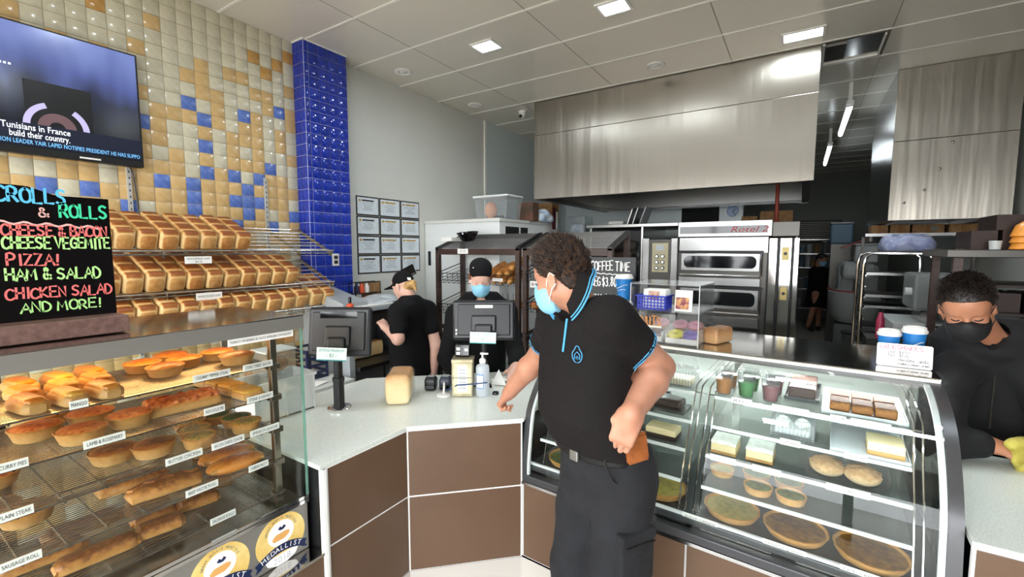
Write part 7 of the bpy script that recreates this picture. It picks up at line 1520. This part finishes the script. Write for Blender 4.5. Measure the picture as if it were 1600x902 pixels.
# ---- the man with the yellow cloth
R3 = (2.17, 1.98); V = lambda px, py, D: VP(px, py, D, R3)
mm = person('man in a black zip hoodie and black mask holding a yellow cloth', R3)
hd = Head(V(1510, 479, 1.84), (-.60, -.66, -.50), R(7), 1.0); f3 = unit((-.71, -.71, 0)); l3 = unit((.71, -.71, 0)); W3 = math.atan2(-.71, .71); nb = V(1546, 540, 1.98)
SA, SB = V(1478, 590, 1.97), V(1625, 575, 1.84); EA, WA = V(1466, 690, 1.86), V(1540, 694, 1.80); EB, WB = V(1668, 700, 1.75), V(1640, 760, 1.72)
S = SDF(); hd.build(S); neck(S, hd, nb, .06, .07); S.loft([(1.0, 0, 0, .15, .1, W3), (1.38, nb[0], nb[1], .16, .09, W3)], .03); S.ell(nb + np.append(f3[:2] * .03, -.04), (.07, .07, .06), None, .03)
for s_, e_, w_ in ((SA, EA, WA), (SB, EB, WB)): S.chain([s_, e_], [.055, .048], .02); S.chain([e_, w_], [.048, .034], .02)
hand(S, WA, V(1586, 702, 1.77) - WA, (-.3, .2, -1), (.1, -.6, .8), ((.7, .9, .6), (.7, .9, .6), (.75, 1, .6), (.8, 1, .6)), 1.02, (.4, .85, .45)); hand(S, WB, f3, (0, 0, -1), -l3, (.3, .3, .3, .3), 1.0)
obj('body', S.mesh('body', 'skin_tan', .0055), mm)
T = SDF(); T.loft([(.85, .04, .04, .2, .15, W3), (1.05, .02, .02, .205, .155, W3), (1.22, 0, 0, .21, .15, W3), (1.34, nb[0] * .8, nb[1] * .8, .20, .125, W3), (1.42, nb[0], nb[1], .13, .09, W3), (1.45, nb[0], nb[1], .09, .08, W3)], .04)
for s_, e_, w_ in ((SA, EA, WA), (SB, EB, WB)): T.chain([s_, e_], [.08, .070], .04); T.chain([e_, mid(e_, w_, .82)], [.068, .052], .03); T.cap(nb - np.array((0, 0, .02)), s_, .065, .075, .05)
T.ell(nb + np.append(-f3[:2] * .085, .02), (.1, .1, .06), None, .04); T.ell(nb + np.append(f3[:2] * .07, .0), (.11, .11, .05), None, .04); T.ell(nb + np.append(f3[:2] * .05, .06), (.07, .07, .065), None, .012, '-'); T.cap(nb + np.append(f3[:2] * .14, .045), nb + np.append(f3[:2] * .17, -.0), .04, .012, .012, '-')
obj('hoodie', T.mesh('hoodie', 'cloth_hood', .007, .004), mm)
st = np.array(T.p[0][2][0])
def onh(side, z, out): cx, cy, rx, ry = (np.interp(z, st[:, 0], st[:, i]) for i in (1, 2, 3, 4)); return np.array((cx, cy, z)) + l3 * side + f3 * (ry * (1 - abs(side / rx) ** 2.3) ** (1 / 2.3) + out)
b = B(); b.tube([tuple(onh(.0, 1.36 - .03 * i, .012)) for i in range(14)], .0035, 5); b.build('zip', 'zip_grey', mm) if mat('zip_grey', '6a645c', .35, .8) else None
b = B(); b.box(-.005, .005, -.004, .002, -.03, .0, Matrix.Translation(tuple(onh(0, 1.352, .018)))); b.build('zip_pull', 'chrome', mm, False)
for s_ in (-.055,): b = B(); b.tube([tuple(onh(s_, 1.37 - .03 * i, .012)) for i in range(6)], .003, 5); b.build('drawstring', 'cloth_hood', mm); B().cyl(tuple(onh(s_, 1.22, .012)), tuple(onh(s_, 1.195, .012)), .004, n=8).build('cord_tip', 'chrome', mm)
Q = SDF(); Q.loft([(.08, .05, .05, .15, .1, W3), (.5, .05, .05, .16, .12, W3), (.92, .04, .04, .19, .145, W3)], .02); obj('trousers', Q.mesh('trousers', 'cloth_black', .012), mm)
for q in (-.09, .09): s4 = SDF(); c_ = np.array((.05, .05, .05)) + l3 * q + f3 * .04; s4.ell(c_, (.045, .12, .05), np.array([l3, f3, (0, 0, 1)]), .01); obj('shoe', s4.mesh('shoe', 'shoe', .01), mm)
HL3 = [(-.13, -.06), (-.07, -.055), (-.045, -.03), (-.02, .012), (.02, .012), (.04, .04), (.065, .07), (.1, .082)]
hair_cap(hd, 'hair_dark', .006, HL3, 'hair', .0045, mm); tufts(hd, mm, 'hair_black', 1800, .022, 9, HL3, lambda nf, nl, nu, r_: (nf * .7 + .2 + r_.uniform(-.3, .3), nl * .8 + r_.uniform(-.3, .3), nu + r_.uniform(-.2, .3)), .0032) if mat('hair_black', '1a1310', .45, noise=(60, '3a2a20', .5, .7)) else None
mask(hd, mm, 'mask_black', 'mask_black', -.022, False, 1.05); eyes(hd, mm, 'ink', 'hair_dark', brow_r=.0042)
# yellow cloth in his hand
mat('cloth_yellow', 'a89a3c', .85, noise=(24, 'c0b458', .35, .65), bump=(30, .6, .01))
wc = V(1588, 700, 1.76); s6 = SDF(); s6.ell(wc + np.array((-.015, -.02, .02)), (.05, .03, .028), None, .03); s6.ell(wc + np.array((.04, .0, .0)), (.055, .035, .03), None, .04); s6.chain([wc + np.array((.0, -.01, -.01)), wc + np.array((.012, -.015, -.05)), wc + np.array((.0, -.02, -.078))], [.028, .026, .014], .02); s6.chain([wc + np.array((.03, 0, .01)), wc + np.array((.09, .01, -.01)), wc + np.array((.12, .02, -.05))], [.025, .028, .02], .03)
for k in range(10): s6.ell(wc + np.array((.09 * math.sin(k * 2.1) * .6 + .02, -.03, .03 * math.cos(k * 1.7) - .01)), (.018, .012, .022), None, .012)
t = thing('cleaning_cloth', 'crumpled yellow cleaning cloth held over the right counter', 'cloth', tuple(Matrix.Rotation(YAW, 4, 'Z') @ Vector((R3[0], R3[1], 0))), YAW); obj('cloth', s6.mesh('cloth', 'cloth_yellow', .005), t)
# ------------------------------------------------------------------ back room
mat('dull_grey', '6e7270', .5); mat('dull_white', 'b4b8b6', .45); mat('dull_blue', '5a7488', .5); mat('tin_dark', '2c2320', .5, .4); mat('orange_bowl', 'e09030', .35); mat('purple_bag', '7c84a8', .3, noise=(12, 'a8aec6', .4, .6), bump=(25, .6, .01)); mat('red_tray', '9c2c20', .5); mat('pink_bottle', 'a82c50', .4)
t = thing('storage_shelf', 'far storage shelf with tubs on the rear wall of the back room', 'shelf', (0, 0, 0)); YS = 12.5
for z in (.35, .8, 1.3, 1.62, 1.95): B().box(-.1, .62, YS, YS + .45, z, z + .025).build('shelf', 'steel_plain', t, False)
for x in (-.1, .6):
    for y in (YS, YS + .43): B().box(x, x + .025, y, y + .025, 0, 2.2).build('post', 'steel', t, False)
k = 0
for z, n in ((1.646, 4), (1.326, 5), (.826, 4), (.376, 3)):
    for i in range(n):
        k += 1; x = -.02 + i * .58 / n; h = (.22, .16, .26, .2, .18)[(i + k) % 5]; tt = thing('storage_bucket', '%s bucket from the left on the %s board of the far storage shelf' % (ORD[i], {1.646: 'upper', 1.326: 'middle', .826: 'lower', .376: 'bottom'}[z]), 'bucket', (x + .05, YS + .2, z), 0, 'buckets on the far shelf')
        B().lathe([(0, 0), (.045, 0), (.052, h), (0, h)], n=14).build('bucket', ('dull_white', 'dull_blue', 'dull_grey', 'card')[(i * 2 + k) % 4], tt); B().lathe([(0, h + .001), (.055, h + .001), (.055, h + .012), (0, h + .014)], n=14).build('lid', 'dull_white', tt)
b = B()
lv = struct(B().box(-.7, .82, YB - .03, YB - .001, 1.9, 2.45).build('trim_1', 'dark_void', None, False))
for k in range(11): B().box(-.68, .8, YB - .06, YB - .031, 1.93 + k * .047, 1.95 + k * .047).build('slat', 'steel_dark', lv, False)
# baker
RB = None; pb = thing('person', 'far baker in a black apron reaching to the right in the back room', 'person', (.36, 11.55, 0), R(0))
hd = Head((.02, -.02, 1.53), (.75, -.35, -.35), 0, .98); S = SDF(); hd.build(S); nb = np.array((-.02, 0, 1.38)); neck(S, hd, nb, .05, .06)
S.loft([(.85, -.02, 0, .15, .11), (1.3, -.02, 0, .16, .1)], .03); S.chain([(.12, -.1, 1.30), (.30, -.15, 1.36), (.46, -.2, 1.52)], [.05, .042, .032], .02); S.chain([(-.1, .12, 1.3), (.1, .1, 1.25), (.32, .05, 1.35)], [.05, .042, .032], .02)
hand(S, (.46, -.2, 1.52), (.7, -.1, .6), (.5, 0, -.8), (0, -1, 0), (.4, .4, .4, .4)); hand(S, (.32, .05, 1.35), (.9, 0, .3), (.2, 0, -1), (0, -1, 0), (.4, .4, .4, .4))
for q in (-.09, .09): S.chain([(-.02 + q * .3, q, .8), (-.02 + q * .6, q, .48), (-.06 + q, q, .1)], [.085, .058, .04], .02)
obj('body', S.mesh('body', 'skin_light', .009), pb)
T = SDF(); T.loft([(.52, -.02, 0, .2, .16), (.9, -.02, 0, .18, .14), (1.1, -.02, 0, .175, .13), (1.3, -.02, 0, .17, .11), (1.37, -.02, 0, .1, .08)], .03); T.chain([(.12, -.1, 1.30), (.24, -.13, 1.34)], [.06, .055], .03); T.chain([(-.1, .12, 1.3), (.02, .11, 1.26)], [.06, .055], .03); obj('apron', T.mesh('apron', 'cloth_black', .011, .004), pb)
for q in (-.1, .1): s4 = SDF(); s4.ell((-.02 + q * .6, q - .04, .045), (.05, .12, .045), None, .01); obj('shoe', s4.mesh('shoe', 'shoe', .012), pb)
mask(hd, pb, 'mask_blue', 'strap_white', -.02, False); hair_cap(hd, 'hair_dark', .01, HL3, 'hair', .008, pb)
# dough mixer
t = thing('dough_mixer', 'big white dough mixer with round bowl in the back room', 'mixer', (.72, 8.5, 0)); B().lathe([(0, .62), (.2, .64), (.3, .75), (.33, 1.1), (.31, 1.12), (.27, .8), (0, .68)], n=28).build('bowl', 'dull_white', t); B().box(-.2, .3, .25, .6, 0, 1.5).build('column', 'dull_white', t, False, .05); B().box(-.18, .2, -.25, .5, 1.3, 1.55).build('head', 'dull_white', t, False, .06); B().cyl((0, 0, .75), (0, 0, 1.31), .03).build('hook', 'steel', t); B().box(-.25, .25, -.2, .3, 0, .62).build('base', 'dull_grey', t, False, .03)
b = B(); b.tube([(.34 * math.cos(a), .34 * math.sin(a), 1.14 + .02 * math.sin(a)) for a in [PI * .9 + i * PI / 8 for i in range(10)]], .012, 6); b.build('guard', 'red_tray', t)
t = thing('waste_bin', 'dark bin standing beside the dough mixer', 'bin', (.72, 7.6, 0)); B().lathe([(0, 0), (.15, 0), (.19, .58), (.2, .6), (.18, .6), (0, .56)], n=20).build('drum', 'dull_grey', t); B().lathe([(.2, .6), (.21, .62), (.1, .64), (0, .65)], n=20).build('lid', 'black_plastic', t)
# wall shelf with cartons at the right
t = thing('high_shelf', 'high steel shelf with cartons below the right hand hood', 'shelf', (0, 0, 0)); B().box(.66, 1.74, 7.0, 7.4, 1.90, 1.935).build('board', 'steel_plain', t, False)
for x in (.7, 1.2, 1.68): B().box(x, x + .03, 7.0, 7.36, 1.84, 1.90).build('bracket', 'steel_dark', t, False)
B().box(.66, .69, 7.36, 7.39, 0, 1.9).build('post', 'steel_dark', t, False); B().box(1.70, 1.73, 7.36, 7.39, 0, 1.9).build('post', 'steel_dark', t, False)
for k, (x, w, h) in enumerate(((.80, .16, .1), (.99, .18, .105), (1.24, .28, .1), (1.54, .24, .1))):
    tt = thing('carton', '%s carton from the left on the high steel shelf' % ORD[k], 'carton', (x, 7.2, 1.936), 0, 'cartons on the high shelf'); B().box(-w / 2, w / 2, -.14, .14, 0, h).build('box', 'card', tt, False, .003); B().box(-.02, .02, -.142, -.14, 0, h).build('tape', 'card_brown', tt, False)
    b = B(); b.prism([(.04 * math.cos(i * PI / 6), .025 * math.sin(i * PI / 6)) for i in range(12)], 0, .001, FY(.05, -.1405, h * .5)); b.build('mark', 'dull_grey', tt, False) if k == 2 else None
t = thing('plastic_drum', 'blue white plastic drum high on the left of the shelf stack', 'drum', (.58, 9.7, 0)); B().box(-.14, .14, -.14, .14, 0, 1.83).build('stand', 'steel_dark', t, False); B().box(-.16, .16, -.14, .14, 1.832, 2.18).build('drum', 'dull_blue', t, False, .03); B().box(-.165, .165, -.145, .145, 2.182, 2.2).build('lid', 'dull_white', t, False, .004)
t = thing('bread_tub', 'white lidded tub with red tray leaning on it in the back room', 'tub', (.80, 8.3, 1.556)); B().box(-.13, .13, -.12, .12, 0, .24).build('tub', 'dull_white', t, False, .02); B().box(-.14, .14, -.13, .13, .242, .27).build('lid', 'dull_white', t, False, .01); b = B(); b.box(-.18, .18, -.1, .1, .3, .315, Matrix.Rotation(R(-24), 4, 'Y')); b.build('red_tray', 'red_tray', t, False)
# tray trolley
t = thing('tray_trolley', 'steel tray trolley with looped handles and dark trays', 'trolley', (0, 0, 0)); Yt = 5.2
for y in (Yt, Yt + .5):
    b = B(); b.tube([(.49, y, .1), (.495, y, 1.60), (.51, y, 1.68), (.55, y, 1.71), (.92, y, 1.71), (.96, y, 1.67), (.965, y, 1.6), (.965, y, .1)], .014, 8); b.build('frame', 'chrome', t)
for k in range(13):
    z = .3 + k * .1
    for x in (.5, .95): B().box(x, x + .02, Yt, Yt + .5, z, z + .012).build('runner', 'steel', t, False)
    if k % 3 != 2: tr_ = B().box(.515, .955, Yt - .01, Yt + .48, z + .014, z + .03).build('tray', 'tin_dark', t, False); B().box(.515, .955, Yt - .016, Yt - .01, z + .012, z + .036).build('tray_rim', 'steel_plain', tr_, False)
for x in (.5, .95):
    for y in (Yt, Yt + .5): B().cyl((x - .02, y, .05), (x + .02, y, .05), .05, n=14).build('caster', 'rubber_black', t)
s = SDF()
for k in range(8): s.ell((.72 + .09 * (k % 3), Yt + .12 + .1 * (k // 3), 1.78 + .03 * (k % 2)), (.1, .09, .08), None, .03)
tag(obj('plastic_bag', s.mesh('plastic_bag', 'purple_bag', .014, cut=lambda X, Y, Z: 1.726 - Z + 0 * X + 0 * Y)), 'purple grey plastic bags piled on the tray trolley', 'bag')
t = thing('dough_sheeter', 'grey dough sheeting machine with a side knob behind the blue cups', 'machine', (0, 0, 0)); B().box(.74, 1.02, 4.5, 4.95, 1.28, 1.56).build('head', 'dull_grey', t, False, .02); B().box(.68, 1.1, 4.45, 5.0, 0, .98).build('base', 'dull_grey', t, False, .02); B().box(.62, 1.2, 4.42, 5.02, 1.10, 1.19).build('tray', 'dull_white', t, False, .01); B().box(.66, 1.1, 4.44, 5.0, .98, 1.10).build('bed', 'steel_dark', t, False); B().cyl((.74, 4.6, 1.42), (.70, 4.6, 1.42), .03).build('knob', 'dull_white', t); B().box(.8, .84, 4.6, 4.9, 1.19, 1.28).build('support', 'steel', t, False); B().box(.94, .98, 4.6, 4.9, 1.19, 1.28).build('support', 'steel', t, False)
t = thing('bottle', 'pink plastic bottle beside the dough sheeting machine', 'bottle', (.53, 4.3, 0)); B().box(-.08, .08, -.06, .2, 0, 1.08).build('stand', 'steel_dark', t, False); B().lathe([(0, 1.082), (.026, 1.082), (.026, 1.22), (.016, 1.25), (.014, 1.275), (0, 1.275)], n=16).build('bottle', 'pink_bottle', t)
# right hand rack of tins
t = thing('tin_rack', 'dark rack full of bread tins behind the man with the cloth', 'rack', (0, 0, 0)); Yr = 3.62
for x in (.76, 1.50):
    for y in (Yr, Yr + .5): B().box(x, x + .04, y, y + .04, 0, 1.75).build('post', 'wood_dark', t, False)
B().box(.72, 1.58, Yr - .05, Yr + .6, 1.70, 1.745).build('top_shelf', 'steel_dark', t, False, .004)
for k in range(9): B().box(.8, 1.5, Yr, Yr + .5, .25 + k * .16, .265 + k * .16).build('shelf', 'tin_dark', t, False)
tm = B().box(-.055, .055, -.16, .16, 0, .11).mesh('bread_tin', 'tin_brown') if mat('tin_brown', '2c1c16', .5, .3) else None
for r in range(8):
    for i in range(5):
        o = obj('bread_tin', tm); o.location = (.87 + i * .138, Yr + .22, .266 + r * .16); tag(o, '%s dark bread tin from the left on level %s of the tin rack' % (ORD[i], ('one', 'two', 'three', 'four', 'five', 'six', 'seven', 'eight')[r]), 'tin', 'tins in the tin rack')
for i, (x, z, w) in enumerate(((.90, 1.746, 'lower left'), (1.03, 1.746, 'lower middle'), (1.16, 1.746, 'lower right'), (1.0, 1.858, 'upper left'), (1.13, 1.858, 'upper right'))): o = obj('bread_tin', tm); o.location = (x, Yr + .25, z); o.scale = (1, 1, .8 if z > 1.8 else 1); tag(o, '%s dark bread tin stacked on the steel top of the tin rack' % w, 'tin', 'tins on the tin rack')
for i in range(3):
    t = thing('orange_bowl', '%s orange bowl from the bottom of the upturned stack at the right edge' % ORD[i], 'bowl', (1.07, Yr + .0, 1.746 + i * .035), 0, 'orange bowls'); B().lathe([(.085, 0), (.09, .004), (.07, .065), (.04, .088), (0, .092)], n=24).build('bowl', 'orange_bowl', t)
t = thing('metal_cup', 'small pale cup on the top of the tin rack', 'cup', (.93, Yr + .02, 1.746)); B().lathe([(0, 0), (.024, 0), (.028, .05), (.024, .05), (.02, .005), (0, .005)], n=16).build('cup', 'dull_white', t)
